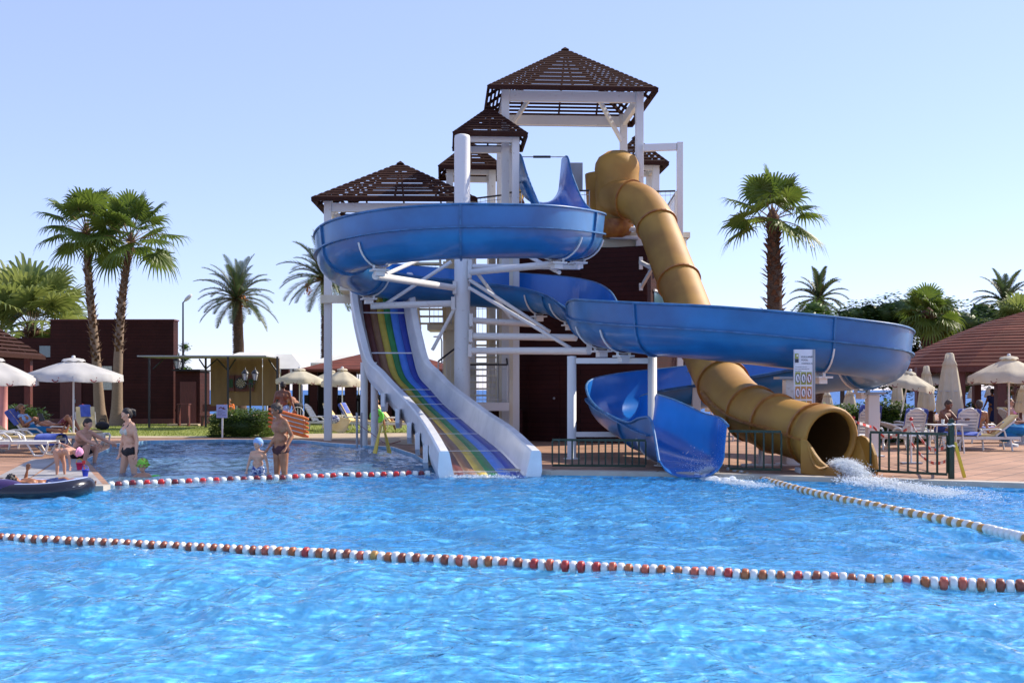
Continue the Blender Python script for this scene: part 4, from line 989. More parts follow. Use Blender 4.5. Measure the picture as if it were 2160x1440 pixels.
# ------------------------------------------------------------------ umbrellas
def smile(b, c, t, up_, s, nrm):
    pts = [c+t*(s*math.sin(a))-up_*(s*math.cos(a)*.85) for a in [R(-75+150*k/10) for k in range(11)]]
    nn_ = nrm*.012; b.tube([p+nn_ for p in pts], .17*s, n=5)
    b.tube([c+t*(-s*1.25)+up_*(-.15*s)+nn_, c+t*(-s*.7)+up_*(-.2*s)+nn_], .13*s, n=5); b.ell(c+t*s*1.05+up_*.55*s+nn_, (.19*s, .19*s, .19*s), n=6, m=4)
def umbrella_parts(u, W, zt, ze, m, n=8, val=.17, seed=0, pole=.025, rot=R(22.5), logos=True):
    rr = random.Random(seed); r = W/2
    MB().cyl((0, 0, 0), (0, 0, zt-.02), pole, n=10).build('pole', MT['white'], u)
    MB().lathe((0, 0, 0), [(.24, 0), (.24, .07), (.05, .10), (.045, .3)], n=18).build('base', MT['grey'], u)
    b = MB(); rows = []; n2 = n*4
    for q in (0.07, .25, .5, .75, 1.0):
        row = []
        for k in range(n2):
            a = rot+2*math.pi*k/n2; f = (k % 4)/4; sagf = math.sin(math.pi*f)
            rad = r*q*(1-(1-math.cos(math.pi/n))*sagf); z = zt-.06-(zt-.06-ze)*(q**1.12)-.022*q*sagf+rr.uniform(-.005, .005)
            row.append(Vector((rad*math.cos(a), rad*math.sin(a), z)))
        rows.append(row)
    vr = [Vector((p.x*1.012, p.y*1.012, p.z-val+.008*math.sin(k*1.7)+rr.uniform(-.008, .008))) for k, p in enumerate(rows[-1])]
    rows.append([p*1.0 for p in vr]); b.grid(rows, closed=True); cn = b.build('canopy', m, u)
    if logos:
        lg = MB(); 
        for k in range(n):
            a = rot+2*math.pi*(k+.5)/n; rad = r*math.cos(math.pi/n)*1.0; c = Vector(((rad*1.02+.01)*math.cos(a), (rad*1.02+.01)*math.sin(a), ze-.05-val*.45))
            smile(lg, c, Vector((-math.sin(a), math.cos(a), 0)), Vector((0, 0, 1)), .072, Vector((math.cos(a), math.sin(a), 0)))
        lg.build('printed_mark', MT['logo_red'], cn)
    b = MB(); rows = []
    for q, dz in ((.0, .09), (.10, .07), (.20, .02), (.24, -.02)):
        rows.append([Vector((r*q*math.cos(rot+2*math.pi*k/16)*(1+.06*(k % 2)), r*q*math.sin(rot+2*math.pi*k/16)*(1+.06*(k % 2)), zt+dz-.10+.03*(k % 2)*(q > .15))) for k in range(16)])
    b.grid(rows, closed=True); b.build('top_vent', m, u)
    b = MB(); b.lathe((0, 0, zt-.03), [(.05, 0), (.05, .05), (.02, .07)], n=8); b.build('finial', MT['white'], u)
    for k in range(n):
        a = rot+2*math.pi*k/n
        MB().cyl((0, 0, zt-.14), (r*.97*math.cos(a), r*.97*math.sin(a), ze-.0), .012, n=5).build('rib', MT['white'], u)
def umbrella(px, Y, W, ytop, yedge, label, m='canvas', seed=1, grp='open parasols', rz=0, logos=True):
    u = thing('parasol', label, 'parasol', (PX(px, Y), Y, GZ), grp); zt_ = P(0, ytop, Y).z-GZ; ze_ = P(0, yedge, Y).z-GZ+.12
    umbrella_parts(u, W, zt_, ze_, MT[m], seed=seed, logos=logos); u.rotation_euler = (0, 0, rz); return u
umbrella(155, 29.2, 2.42, 753, 800, 'white parasol open in front of the left twin palm', 'canvas_white', 1)
umbrella(-12, 27.8, 2.0, 752, 808, 'white parasol at the left edge, cut off by the frame', 'canvas_white', 2)
umbrella(632, 44.0, 1.85, 775, 806, 'cream parasol between dartboard shelter and white post', seed=3)
umbrella(722, 43.0, 1.62, 775, 812, 'cream parasol with creased canopy just left of the rainbow slide', seed=4)
umbrella(697, 47.0, 1.65, 779, 808, 'cream parasol half hidden behind the white pavilion post', seed=5)
umbrella(2128, 30.5, 2.05, 749, 803, 'large cream parasol under the gazebo at the right edge', seed=6)
umbrella(2010, 39.0, 2.5, 775, 808, 'cream parasol behind the folded one near the gazebo posts', seed=7)
umbrella(1888, 33.0, 1.5, 778, 812, 'tilted cream parasol poking out below the end of the blue slide', seed=8).rotation_euler = (R(6), R(10), 0)
umbrella(2170, 41.0, 2.6, 775, 810, 'cream parasol in the shade beneath the gazebo roof', seed=9)
def folded(px, Y, ytop, yb, w, label, seed=1, grp='folded parasols'):
    u = thing('folded_parasol', label, 'parasol', (PX(px, Y), Y, GZ), grp); zt_ = P(0, ytop, Y).z-GZ; zb_ = P(0, yb, Y).z-GZ; rr = random.Random(seed)
    MB().cyl((0, 0, 0), (0, 0, zt_), .025, n=8).build('pole', MT['white'], u)
    MB().lathe((0, 0, 0), [(.22, 0), (.22, .06), (.05, .09), (.045, .25)], n=16).build('base', MT['grey'], u)
    b = MB(); rows = []; N = 32; H_ = zt_-zb_; R_ = w/F*Y/2; ph = rr.uniform(0, 6)
    for t, q in ((0, .22), (.02, .34), (.12, .42), (.20, .60), (.205, .55), (.3, .62), (.5, .76), (.7, .90), (.88, 1.0), (.97, .96), (1.0, .8)):
        rows.append([Vector((R_*q*(1+.13*math.cos(8*a+ph+.6*t)*min(1, t*3))*math.cos(a), R_*q*(1+.13*math.cos(8*a+ph+.6*t)*min(1, t*3))*math.sin(a), zt_-H_*t+rr.uniform(-.01, .01)*(t > .9))) for a in [2*math.pi*k/N for k in range(N)]])
    b.grid(rows, closed=True); b.build('canopy', MT['canvas'], u)
    MB().lathe((0, 0, zt_-H_*.62), [(R_*.86, -.015), (R_*.87, .015)], n=20).build('tie', MT['canvas_white'], u)
folded(2003, 30.0, 744, 874, 50, 'tall cream parasol folded shut in front of the gazebo posts', 1)
folded(1954, 36.0, 771, 866, 34, 'folded cream parasol just left of the first gazebo post', 2)
folded(1893, 36.0, 790, 868, 26, 'folded cream parasol right of the white pillar behind the hedge', 3)
folded(1792, 40.0, 822, 875, 30, 'folded cream parasol seen under the blue slide, left of the thin pole', 4)
folded(1745, 42.0, 826, 872, 28, 'folded cream parasol right behind the rules board', 5)
folded(2050, 50.0, 815, 840, 17, 'small folded cream parasol far off between gazebo posts', 6)
folded(2086, 50.0, 815, 838, 17, 'small folded cream parasol beside the person in navy', 7)
folded(2148, 44.0, 818, 845, 12, 'small hanging folded parasol near the right edge', 8)
folded(2158, 31.5, 812, 870, 30, 'folded cream parasol behind the woman in the pink bikini', 9)
folded(1500, 42.0, 842, 868, 26, 'folded cream parasol glimpsed left of the yellow tube', 10)

# ------------------------------------------------------------------ palms, trees, plants
def fan_leaf(b, base, direc, L, Rf, rr, m_i=0, nseg=26, droop=.35, split=.55):
    """costapalmate leaf: petiole then a pleated fan whose segment tips split and droop"""
    d = direc.normalized(); side = d.cross(Vector((0, 0, 1))); 
    if side.length < .05: side = Vector((1, 0, 0))
    side.normalize(); nrm = side.cross(d).normalized(); pts = []
    p = base.copy(); dd = d.copy(); up_ = Vector((0, 0, 1))
    for k in range(6):
        pts.append(p.copy()); p = p+dd*(L/5); dd = (dd-up_*(.05+.06*max(0, math.cos(math.asin(max(-1, min(1, d.z)))))))
        dd.normalize()
    b.tube(pts, [.028, .024, .02, .018, .014, .012], n=4, mi=1)
    c = pts[-1]; d = (pts[-1]-pts[-2]).normalized(); side = d.cross(up_)
    if side.length < .05: side = Vector((1, 0, 0))
    side.normalize(); nrm = side.cross(d).normalized(); tw = rr.uniform(-.5, .5)
    side2 = side*math.cos(tw)+nrm*math.sin(tw); nrm2 = side2.cross(d).normalized()
    for k in range(nseg):
        a = R(-128+256*(k+.5)/nseg); da = R(256/nseg)*.55; r_ = Rf*(1-.18*abs(a)/R(128))*rr.uniform(.9, 1.06)
        cup = .16*math.cos(a)
        def pt(q, ang, dr): 
            v = d*math.cos(ang)+side2*math.sin(ang); return c+v*(r_*q)-nrm2*(cup*q*q*r_*.3)-up_*(dr*r_)
        z1, z2, z3 = .02, .08*droop/.35, droop*rr.uniform(.6, 1.25)
        pl = nrm2*(.02 if k % 2 else -.02)
        v = [c, pt(split, a-da, z2), pt(split, a, z2)+pl, pt(split, a+da, z2), pt(.82, a-da*.35, z3*.45), pt(.82, a+da*.35, z3*.45), pt(1.0, a+rr.uniform(-.05, .05), z3)]
        b.add(v, [(0, 1, 2), (0, 2, 3), (1, 4, 2), (2, 5, 3), (4, 6, 5), (2, 4, 5)], 0, False)
def palm_trunk(t, pts, r0, r1, boots=True, seed=1, smooth_to=.0):
    rr = random.Random(seed); pts = catmull(pts, 8); n = len(pts); b = MB()
    rad = [r0*(1+.55*math.exp(-i/n*14))*(1-i/(n-1))+r1*(i/(n-1)) for i in range(n)]
    b.tube([Vector(p) for p in pts], [r*(1+.03*math.sin(i*2.1)) for i, r in enumerate(rad)], n=14)
    tr = b.build('trunk', MT['trunk_smooth'] if smooth_to else MT['trunk'], t, world=True)
    if boots:
        b = MB(); L = sum((Vector(pts[i+1])-Vector(pts[i])).length for i in range(n-1)); m = int(L*24)
        for k in range(m):
            f = smooth_to+(1-smooth_to)*(k+rr.random())/m; x = f*(n-1); i = min(int(x), n-2); c = Vector(pts[i]).lerp(Vector(pts[i+1]), x-i); r = rad[i]; a = k*2.4+rr.uniform(-.3, .3)
            o = Vector((math.cos(a), math.sin(a), 0)); s_ = Vector((-math.sin(a), math.cos(a), 0)); w = r*.40; h = rr.uniform(.10, .22); out = rr.uniform(.35, 1.0)*r*1.15
            q = c+o*r*.92; u = up
            b.add([q-s_*w, q+s_*w, q+s_*w*.7+o*out*.7+u*h*.8, q-s_*w*.7+o*out*.7+u*h*.8, q+o*out*1.25+u*h*1.15, q+o*.03+u*h*.2], [(0, 1, 2, 3), (3, 2, 4), (5, 1, 0)])
        b.build('leaf_bases', MT['boot'], tr, world=True)
    return Vector(pts[-1]), tr
def fan_palm(px_pts, r0, r1, nl, L, Rf, label, seed, Y, mat_='fan', boots=True, smooth_to=.18, el=(-25, 85), base_z=None, grp='palm trees'):
    pts = [tuple(P(a, c_, Y)) for a, c_ in px_pts]; rr = random.Random(seed)
    pts[0] = (pts[0][0], pts[0][1], GZ)
    t = thing('fan_palm', label, 'palm tree', pts[0], grp)
    top, _ = palm_trunk(t, pts, r0, r1, boots, seed, smooth_to)
    b = MB()
    for k in range(nl):
        a = k*2.399+rr.uniform(-.25, .25); e = R(el[0]+(el[1]-el[0])*((k+.5)/nl)**.85+rr.uniform(-6, 6)); d = Vector((math.cos(a)*math.cos(e), math.sin(a)*math.cos(e), math.sin(e)))
        fan_leaf(b, top+Vector((0, 0, .02*k/nl)), d, L*rr.uniform(.85, 1.15)*(1.0 if e > 0 else .85), Rf*rr.uniform(.85, 1.1), rr, droop=.30+.30*(1-math.sin(max(0, e))))
    b.build('crown', [MT[mat_], MT['fan_dry']], t, world=True)
    b = MB()
    for k in range(8):
        a = k*.785+rr.uniform(-.2, .2); d = Vector((math.cos(a)*.35, math.sin(a)*.35, -1)); b.cyl(top+Vector((0, 0, .1)), top+d*.45, .03, .01, n=4)
    b.lathe(top-Vector((0, 0, .15)), [(r1, 0), (r1*1.35, .15), (r1*1.1, .35), (.04, .6)], n=10); b.build('crown_shaft', MT['boot'], t, world=True)
    return t
fan_palm([(212, 893), (203, 760), (188, 600), (182, 492)], .22, .125, 26, 1.3, 1.10, 'tall fan palm, left of the twin pair in front of the maroon building', 11, 49, el=(-12, 86), smooth_to=.32)
fan_palm([(246, 893), (250, 740), (260, 610), (277, 512)], .215, .12, 24, 1.35, 1.12, 'leaning fan palm, right of the twin pair in front of the maroon building', 12, 48, el=(-15, 86), smooth_to=.32)
fan_palm([(1634, 960), (1634, 640), (1632, 540), (1630, 466)], .30, .17, 18, 1.05, 1.05, 'single tall shaggy fan palm behind the right blue loop', 13, 38, smooth_to=0.0, el=(-8, 84))
fan_palm([(62, 880), (62, 760), (66, 700)], .35, .3, 36, 2.0, 2.1, 'broad bushy fan palm behind the maroon wing at left', 14, 56, 'fan_pale', el=(-5, 85))
fan_palm([(1956, 900), (1956, 760), (1957, 668)], .24, .22, 30, .75, .85, 'short fan palm among the dark trees right of the blue loop', 15, 46, 'fan', smooth_to=.0, el=(-35, 80))
fan_palm([(2150, 900), (2150, 760), (2150, 690)], .3, .25, 24, .9, 1.1, 'pale fan palm spreading behind the gazebo roof', 16, 52, 'fan_pale', el=(0, 85))
def date_palm(px, py, Y, r0, r1, nf, L, label, seed, fruit=None, boots=True, el=(-30, 85), lean=0):
    rr = random.Random(seed); base = P(px+lean, 900, Y); base.z = GZ; top = P(px, py, Y); t = thing('date_palm', label, 'palm tree', base, 'palm trees')
    mid = base.lerp(top, .5)+Vector((.05, 0, 0)); top, tr = palm_trunk(t, [tuple(base), tuple(mid), tuple(top)], r0, r1, False, seed)
    b = MB(); n = int((top.z-GZ)*9)
    for k in range(n):
        c = base.lerp(top, k/n); r = (r0+(r1-r0)*k/n)*1.06; b.tube([c+Vector((r*math.cos(a), r*math.sin(a), .03*math.sin(3*a+k))) for a in [2*math.pi*j/12 for j in range(12)]], .03, n=4, closed=True)
    b.build('bark_rings', MT['boot'], tr, world=True)
    b = MB(); u = up
    for k in range(nf):
        a = k*2.399+rr.uniform(-.2, .2); e = R(el[0]+(el[1]-el[0])*((k+.5)/nf)**.8+rr.uniform(-5, 5)); d = Vector((math.cos(a)*math.cos(e), math.sin(a)*math.cos(e), math.sin(e)))
        l_ = L*rr.uniform(.85, 1.1); p = top.copy(); pts = []; dd = d.copy(); NS_ = 14
        for j in range(NS_+1):
            pts.append(p.copy()); p = p+dd*(l_/NS_); dd = (dd-u*(.055+.085*j/NS_)).normalized()
        b.tube(pts, [.03*(1-.8*j/NS_) for j in range(NS_+1)], n=4, mi=1)
        for j in range(3, NS_*5):
            x = j/5; i = min(int(x), NS_-1); c = pts[i].lerp(pts[i+1], x-i); dr = (pts[i+1]-pts[i]).normalized(); s = dr.cross(u); s = s.normalized() if s.length > .05 else Vector((1, 0, 0)); nn_ = s.cross(dr).normalized()
            ll = .50*math.sin(math.pi*min(1, (x/NS_)*.85+.12))**.7*L/2.5
            for sg in (-1, 1):
                v = (dr*.75+s*sg*.75+nn_*rr.uniform(.15, .45)).normalized(); w = .016; m_ = c+v*ll*.5; e_ = c+v*ll-u*ll*.15
                b.add([c-dr*w, c+dr*w, m_+dr*w, m_-dr*w, e_], [(0, 1, 2, 3), (3, 2, 4)])
    b.build('crown', [MT['date'], MT['fan_dry']], t, world=True)
    if fruit:
        for (fx, fy) in fruit:
            c = P(fx, fy, Y-.5); b = MB(); b.tube([top, (top+c)/2+Vector((0, 0, .3)), c+Vector((0, 0, .25))], .025, n=5)
            for k in range(60): b.ell(c+Vector((rr.gauss(0, .10), rr.gauss(0, .10), rr.uniform(-.42, .25))), (.035, .035, .05), n=5, m=4)
            b.build('fruit_bunch', MT['dates'], t, world=True)
date_palm(500, 632, 68, .34, .27, 44, 2.7, 'date palm with an orange fruit bunch behind the dartboard shelter', 21, [(517, 634)], lean=6)
date_palm(684, 590, 66, .20, .17, 44, 3.0, 'date palm with brown fruit behind the white pavilion post', 22, [(650, 606)])
date_palm(1728, 632, 60, .25, .2, 26, 1.9, 'small date palm rising between the single fan palm and dark trees', 23)
date_palm(2120, 640, 58, .25, .2, 28, 1.9, 'date palm at far right above the gazebo roof', 24)
def leaf_tree(px, pyt, pyb, Y, wpx, label, seed, m='leaf', n=2600, ls=.13, name='broadleaf_tree', grp='dark trees behind the gazebo'):
    rr = random.Random(seed); base = P(px, 900, Y); base.z = GZ; top = P(px, pyt, Y).z; zb = P(px, pyb+60, Y).z; w = 1.15*wpx/F*Y/2; n = int(n*2.3)
    t = thing(name, label, 'tree', base, grp); cz = (top+zb)/2; hz = (top-zb)/2
    core = []; b = MB(); b.tube([base, base+Vector((.05, 0, zb*.5)), Vector((base.x, base.y, cz))], [.16, .12, .06], n=8)
    cl_n = []
    for k in range(20):
        while True:
            q = Vector((rr.uniform(-1, 1), rr.uniform(-1, 1), rr.uniform(-1, 1)))
            if .35 < q.length < .95: break
        c = Vector((base.x+q.x*w*.85, base.y+q.y*w*.7, cz+q.z*hz*.82)); cl_n.append((c, rr.uniform(.42, .62)*min(w, hz)*1.05)); core.append((c, cl_n[-1][1]*.62))
        b.tube([Vector((base.x, base.y, zb+.1*hz)), (Vector((base.x, base.y, cz))+c)/2, c], [.06, .035, .015], n=5)
    b.build('trunk', MT['bark'], t, world=True); b = MB()
    for c, r in core: b.ell(c, (r, r, r*.7), n=8, m=5)
    for k in range(n):
        c, r = cl_n[k % len(cl_n)]; r = r*1.15; q = Vector((rr.gauss(0, 1), rr.gauss(0, 1), rr.gauss(0, 1))).normalized()*r*(rr.random()**.4); q.z *= .75; p = c+q
        a = rr.uniform(0, 6.28); d = Vector((math.cos(a), math.sin(a), rr.uniform(-.5, .2))).normalized(); s = d.cross(up).normalized(); l_ = ls*1.25*rr.uniform(.7, 1.3)
        b.add([p, p+d*l_*.5+s*l_*.36, p+d*l_, p+d*l_*.5-s*l_*.36], [(0, 1, 2, 3)])
    b.build('crown', MT[m], t, world=True); return t
leaf_tree(1712, 626, 760, 54, 95, 'lower bright green tree under the small date palm', 31, 'leaf_light', ls=.16)
leaf_tree(1775, 632, 760, 54, 70, 'narrow green tree left of the darkest tree', 32, 'leaf', ls=.16)
leaf_tree(1828, 606, 770, 55, 145, 'dark tree with layered leaves at the middle of the right grove', 33, 'leaf', n=3600, ls=.18)
leaf_tree(1905, 612, 790, 55, 150, 'dark tree just left of the short fan palm', 34, 'leaf', n=3600, ls=.18)
leaf_tree(2005, 622, 790, 53, 150, 'dark tree right of the short fan palm above the gazebo eave', 35, 'leaf', n=3400, ls=.18)
leaf_tree(2060, 628, 780, 56, 130, 'dark tree with pale leaf edges left of the far right date palm', 36, 'leaf', n=3000, ls=.18)
leaf_tree(2120, 660, 790, 57, 110, 'dark tree behind the gazebo roof at far right', 37, 'leaf', n=2600, ls=.18)
leaf_tree(380, 690, 850, 60, 40, 'feathery pale tree between maroon building and street lamp', 38, 'leaf_light', n=1500, ls=.12, grp=None)
leaf_tree(1448, 720, 860, 58, 60, 'green tree glimpsed beside the tower between blue loops', 39, 'leaf_light', n=1500, ls=.16, grp=None)
def bush(px, Y, w, h, dep, label, seed, m='hedge', n=7000, ls=.05, cat='bush', name='bush', grp=None, blunt=4):
    rr = random.Random(seed); t = thing(name, label, cat, (PX(px, Y), Y, GZ), grp)
    b = MB(); b.ell((0, 0, h*.42), (w*.40, dep*.38, h*.42), n=14, m=8); b.build('branches', MT['leaf'], t); b = MB()
    for k in range(n):
        q = Vector((rr.uniform(-1, 1), rr.uniform(-1, 1), rr.uniform(-.1, 1)))
        q = q/((abs(q.x)**blunt+abs(q.y)**blunt+abs(q.z)**blunt)**(1/blunt))*(1-.22*rr.random()**2+.05*math.sin(q.x*9+q.y*7)+.04*math.sin(q.z*11+q.x*5))
        p = Vector((q.x*w/2, q.y*dep/2, max(.02, q.z*h))); a = rr.uniform(0, 6.28); d = Vector((math.cos(a), math.sin(a), rr.uniform(-.3, .9))).normalized(); s = d.cross(up).normalized(); l_ = ls*1.6*rr.uniform(.6, 1.4)
        b.add([p, p+d*l_*.5+s*l_*.3, p+d*l_, p+d*l_*.5-s*l_*.3], [(0, 1, 2, 3)])
    b.build('foliage', MT[m], t); return t
bush(510, 36.9, 1.95, .86, 1.6, 'rounded clipped green bush at the edge of the shallow pool', 41, n=9000)
bush(1868, 33.5, 2.3, 1.12, 1.5, 'feathery green hedge bush right of the white pillar', 42, 'hedge', n=9000, ls=.07, blunt=2.5)
bush(1775, 34.5, 2.6, 1.05, 1.5, 'low green hedge bush behind the yellow tube mouth', 43, 'hedge', n=7000, ls=.07, blunt=2.5)
bush(2052, 39, .8, 1.05, .8, 'small yellow green shrub behind the loungers by the gazebo', 44, 'leaf_light', n=900, ls=.09, blunt=2)
bush(20, 33.0, 2.2, 1.0, 1.2, 'dark low bush behind the left loungers', 45, 'leaf', n=5000, ls=.07)
bush(398, 52, 1.3, 2.3, 1.0, 'leafy climbing shrub beside the dark shed', 46, 'leaf_light', n=2500, ls=.12)
bush(372, 51.5, .7, 2.6, .7, 'thin leafy bush at the corner of the maroon building', 47, 'leaf', n=1800, ls=.11, blunt=2)
# ------------------------------------------------------------------ fences
def fence(a, c, n, h, label, end_post=False, strut=False):
    a, c = Vector(a), Vector(c); t = thing('green_fence', label, 'fence', tuple((a+c)/2), 'green bar fences at the pool edge'); z = Vector((0, 0, 1))
    for hh, nm in ((h, 'top_rail'), (.07, 'bottom_rail')): MB().bar(a+z*hh, c+z*hh, .04, .045).build(nm, MT['green_fence'], t, world=True)
    for k in range(n+1):
        p = a.lerp(c, k/n)
        MB().box(p+z*((h-.0225+.0925)/2), (.03, .03, h-.0225-.0925)).build('bar', MT['green_fence'], t, world=True)
    if end_post:
        q = c+(c-a).normalized()*.07
        b = MB(); b.box(q+z*.50, (.085, .085, 1.0)); b.box(q+z*1.01, (.07, .07, .03)); b.build('end_post', MT['green_fence'], t, world=True, bevel=.008)
        for zz in (.56, .93): b = MB(); b.tube([q+Vector((.055*math.cos(x), .055*math.sin(x), zz+.01*math.sin(3*x))) for x in [2*math.pi*j/12 for j in range(12)]], .016, n=5, closed=True); b.build('tape_wrap', MT['float_white'], t, world=True)
        b = MB(); b.bar(q+Vector((.06, 0, .62)), q+Vector((.22, -.02, .02)), .05, .05); b.build('strut', MT['yellow_sign'], t, world=True)
fence((PX(1165, 21.9), 21.9, GZ), (PX(1362, 21.7), 21.7, GZ), 14, .56, 'dark green bar fence in the shade between rainbow slide and blue slide mouth')
fence((PX(1538, 21.0), 21.0, GZ), (PX(1648, 20.7), 20.7, GZ), 6, .76, 'short green bar fence between blue slide mouth and yellow tube')
fence((PX(1836, 20.5), 20.5, GZ), (PX(1998, 19.55), 19.55, GZ), 8, .76, 'green bar fence with taped end post right of the yellow tube', end_post=True)

# ------------------------------------------------------------------ barrier tape and its stands
def stand(px, Y, h, label):
    t = thing('barrier_post', label, 'barrier post', (PX(px, Y), Y, GZ), 'white barrier posts')
    MB().cyl((0, 0, .03), (0, 0, h), .022, n=8).build('pole', MT['white'], t)
    MB().box((0, 0, .02), (.42, .16, .03)).build('foot', MT['grey'], t)
    MB().ell((0, 0, h), (.04, .04, .04)).build('cap', MT['red'], t); return t
stand(1922, 23.4, .92, 'white barrier post with red cap behind the right green fence')
stand(1800, 24.6, .92, 'white barrier post half hidden behind the yellow tube mouth')
MT['tape_red'] = mat('tape_red', (.62, .05, .03), .5); MT['tape_white'] = mat('tape_white', (.75, .72, .70), .5)
def tape(pts, label):
    pts = [Vector(p) for p in catmull([tuple(p) for p in pts], 10)]; b = MB()
    for i in range(len(pts)-1): b.bar(pts[i], pts[i+1], .008, .055, mi=(i//3) % 2)
    o = b.build('barrier_tape', [MT['tape_red'], MT['tape_white']]); tag(o, label, 'barrier tape')
tape([P(1923, 893, 23.4), P(1940, 922, 22.5), P(1962, 946, 21.5), P(1985, 946, 20.5), P(2004, 936, 19.5)], 'upper red and white tape sagging from barrier post to fence end post')
tape([P(1923, 935, 23.4), P(1945, 962, 22.4), P(1968, 976, 21.4), P(1990, 974, 20.4), P(2005, 964, 19.5)], 'lower red and white tape sagging behind the right green fence')
tape([P(1797, 886, 24.6), P(1815, 893, 24.6), P(1838, 900, 25.7)], 'red tape between hidden barrier post and the white pillar')
tape([P(1842, 900, 25.8), P(1868, 922, 25), P(1895, 915, 24.2), P(1921, 900, 23.4)], 'red and white tape between white pillar and barrier post')

# ------------------------------------------------------------------ signs
def lettering(parent, txt, loc, size, m, rz=0, name='lettering'):
    c = bpy.data.curves.new(name, 'FONT'); c.body = txt; c.size = size; c.extrude = .0015; c.materials.append(m)
    q = bpy.data.objects.new(name+'_outline', c); col.objects.link(q); me = bpy.data.meshes.new_from_object(q.evaluated_get(bpy.context.evaluated_depsgraph_get())); bpy.data.objects.remove(q)
    o = bpy.data.objects.new(name, me); col.objects.link(o); o.parent = parent; o.location = loc; o.rotation_euler = (R(90), 0, rz); ALLK.setdefault(parent.name, []).append(o); return o
rb = thing('rules_board', 'tall white pool rules board with rows of yellow framed pictograms', 'sign', (PX(1694, 22.2), 22.2, GZ))
H_ = P(0, 737, 22.2).z-GZ; W_ = .36
MB().box((0, 0, (H_+1.22)/2), (W_, .08, H_-1.22)).build('panel', MT['sign_white'], rb, bevel=.006)
MB().box((W_/2+.025, .0, (H_+1.2)/2), (.04, .10, H_-1.2)).build('side_frame', MT['grey'], rb)
MB().cyl((.05, .33, 0), (.05, .33, 1.6), .03, n=8).build('pole', MT['grey'], rb); MB().box((.05, .17, 1.55), (.05, .26, .05)).build('bracket', MT['grey'], rb)
for k, tx in enumerate(('KULLANIM', 'POOL', 'SWIMMING RULES')): lettering(rb, tx, (-.045, -.043, H_-.16-.062*k), .05 if k < 2 else .034, MT['print'])
lettering(rb, 'Havuz kurallarini okuyunuz', (-.165, -.043, H_-.345), .021, MT['print']); lettering(rb, 'Please read and follow these rules', (-.165, -.043, H_-.385), .020, MT['print']); lettering(rb, 'Bitte beachten', (-.165, -.043, H_-.425), .021, MT['print'])
lg = MB(); lg.box((-.135, -.046, H_-.13), (.07, .008, .10)); lo = lg.build('emblem', MT['olive'], rb); MB().box((-.135, -.051, H_-.22), (.07, .006, .07)).build('emblem_base', MT['print'], lo)
MB().box((-.125, -.052, H_-.12), (.03, .006, .04)).build('emblem_mark', MT['float_white'], lo)
for r_ in range(3):
    for c_ in range(3):
        x, z = -.115+.112*c_, H_-.56-.28*r_; m_ = MT['olive'] if (r_ == 0 or (r_ == 2 and c_ == 1)) else MT['float_ochre']
        f = MB().box((x, -.044, z), (.095, .008, .245)).build('pictogram', m_, rb)
        b = MB(); b.add([Vector((x+.041*math.cos(a), -.0495, z+.085*math.sin(a))) for a in [2*math.pi*j/20 for j in range(20)]], [tuple(range(20))]); b.build('disc', MT['sign_white'], f)
        b = MB(); b.tube([Vector((x+.043*math.cos(a), -.050, z+.088*math.sin(a))) for a in [2*math.pi*j/20 for j in range(20)]], .005, n=4, closed=True); b.build('ring', MT['red_print'] if c_ == 2 or r_ else MT['print'], f)
        b = MB(); b.ell((x, -.052, z+.03), (.010, .004, .016), n=8, m=5); b.bar((x, -.052, z+.02), (x+.008, -.052, z-.05), .018, .006); b.build('figure_mark', MT['print'], f)
        if c_ == 2 or r_ > 2: b = MB(); b.bar((x-.028, -.055, z+.06), (x+.028, -.055, z-.06), .006, .006); b.build('slash', MT['red_print'], f)
ns = thing('notice_sign', 'small lilac notice on a white post at the pool edge', 'sign', (PX(468, 35.9), 35.9, GZ))
zc = P(0, 867, 35.9).z-GZ
MB().box((0, 0, zc), (.34, .02, .42)).build('panel', MT['sign_lilac'], ns); MB().box((.01, .03, (zc+.2)/2), (.05, .03, zc+.18)).build('post', MT['white'], ns)
b = MB(); b.bar((-.10, -.013, zc+.08), (-.03, -.013, zc+.13), .012, .03); b.bar((-.03, -.013, zc+.13), (.04, -.013, zc+.08), .012, .03); b.ell((.06, -.013, zc+.11), (.022, .008, .022), n=8, m=5); b.bar((.04, -.013, zc+.08), (.11, -.013, zc+.06), .012, .025); b.build('swimmer_mark', MT['red_dark'], ns)
for k, tx in enumerate(('DIKKAT', 'Atlamak yasaktir', 'No diving', 'Springen verboten')): lettering(ns, tx, (-.13, -.0115, zc+.0-.045*k), .035 if k else .045, MT['print'])
wf = thing('wet_floor_sign', 'yellow folding wet floor sign standing beside the rainbow slide', 'sign', (PX(806, 27.3), 27.3, GZ))
for sg in (-1, 1):
    b = MB(); a0 = Vector((0, 0, .68)); f0 = Vector((sg*.17, 0, 0)); n_ = 4
    pr = [(a0+Vector((sg*.02, -.03, 0))), a0+Vector((sg*.02, .03, 0)), f0+Vector((0, .16, 0)), f0+Vector((0, -.16, 0))]
    th = Vector((sg*.022, 0, 0)); b.add(pr+[p+th for p in pr], [(0,1,2,3),(7,6,5,4),(0,4,5,1),(1,5,6,2),(2,6,7,3),(3,7,4,0)]); lf = b.build('leaf', MT['yellow_sign'], wf)
MB().cyl((0, -.05, .69), (0, .05, .69), .018, n=8).build('hinge', MT['yellow_sign'], wf)
wf.rotation_euler = (0, 0, R(22))
b = MB(); b.cyl((PX(753, 30), 30, GZ), (PX(753, 30), 30, 1.0), .03, n=8); o = b.build('grey_stanchion', MT['grey']); tag(o, 'grey metal post, left of the pair under the rainbow slide', 'post', 'grey metal posts by the slide')
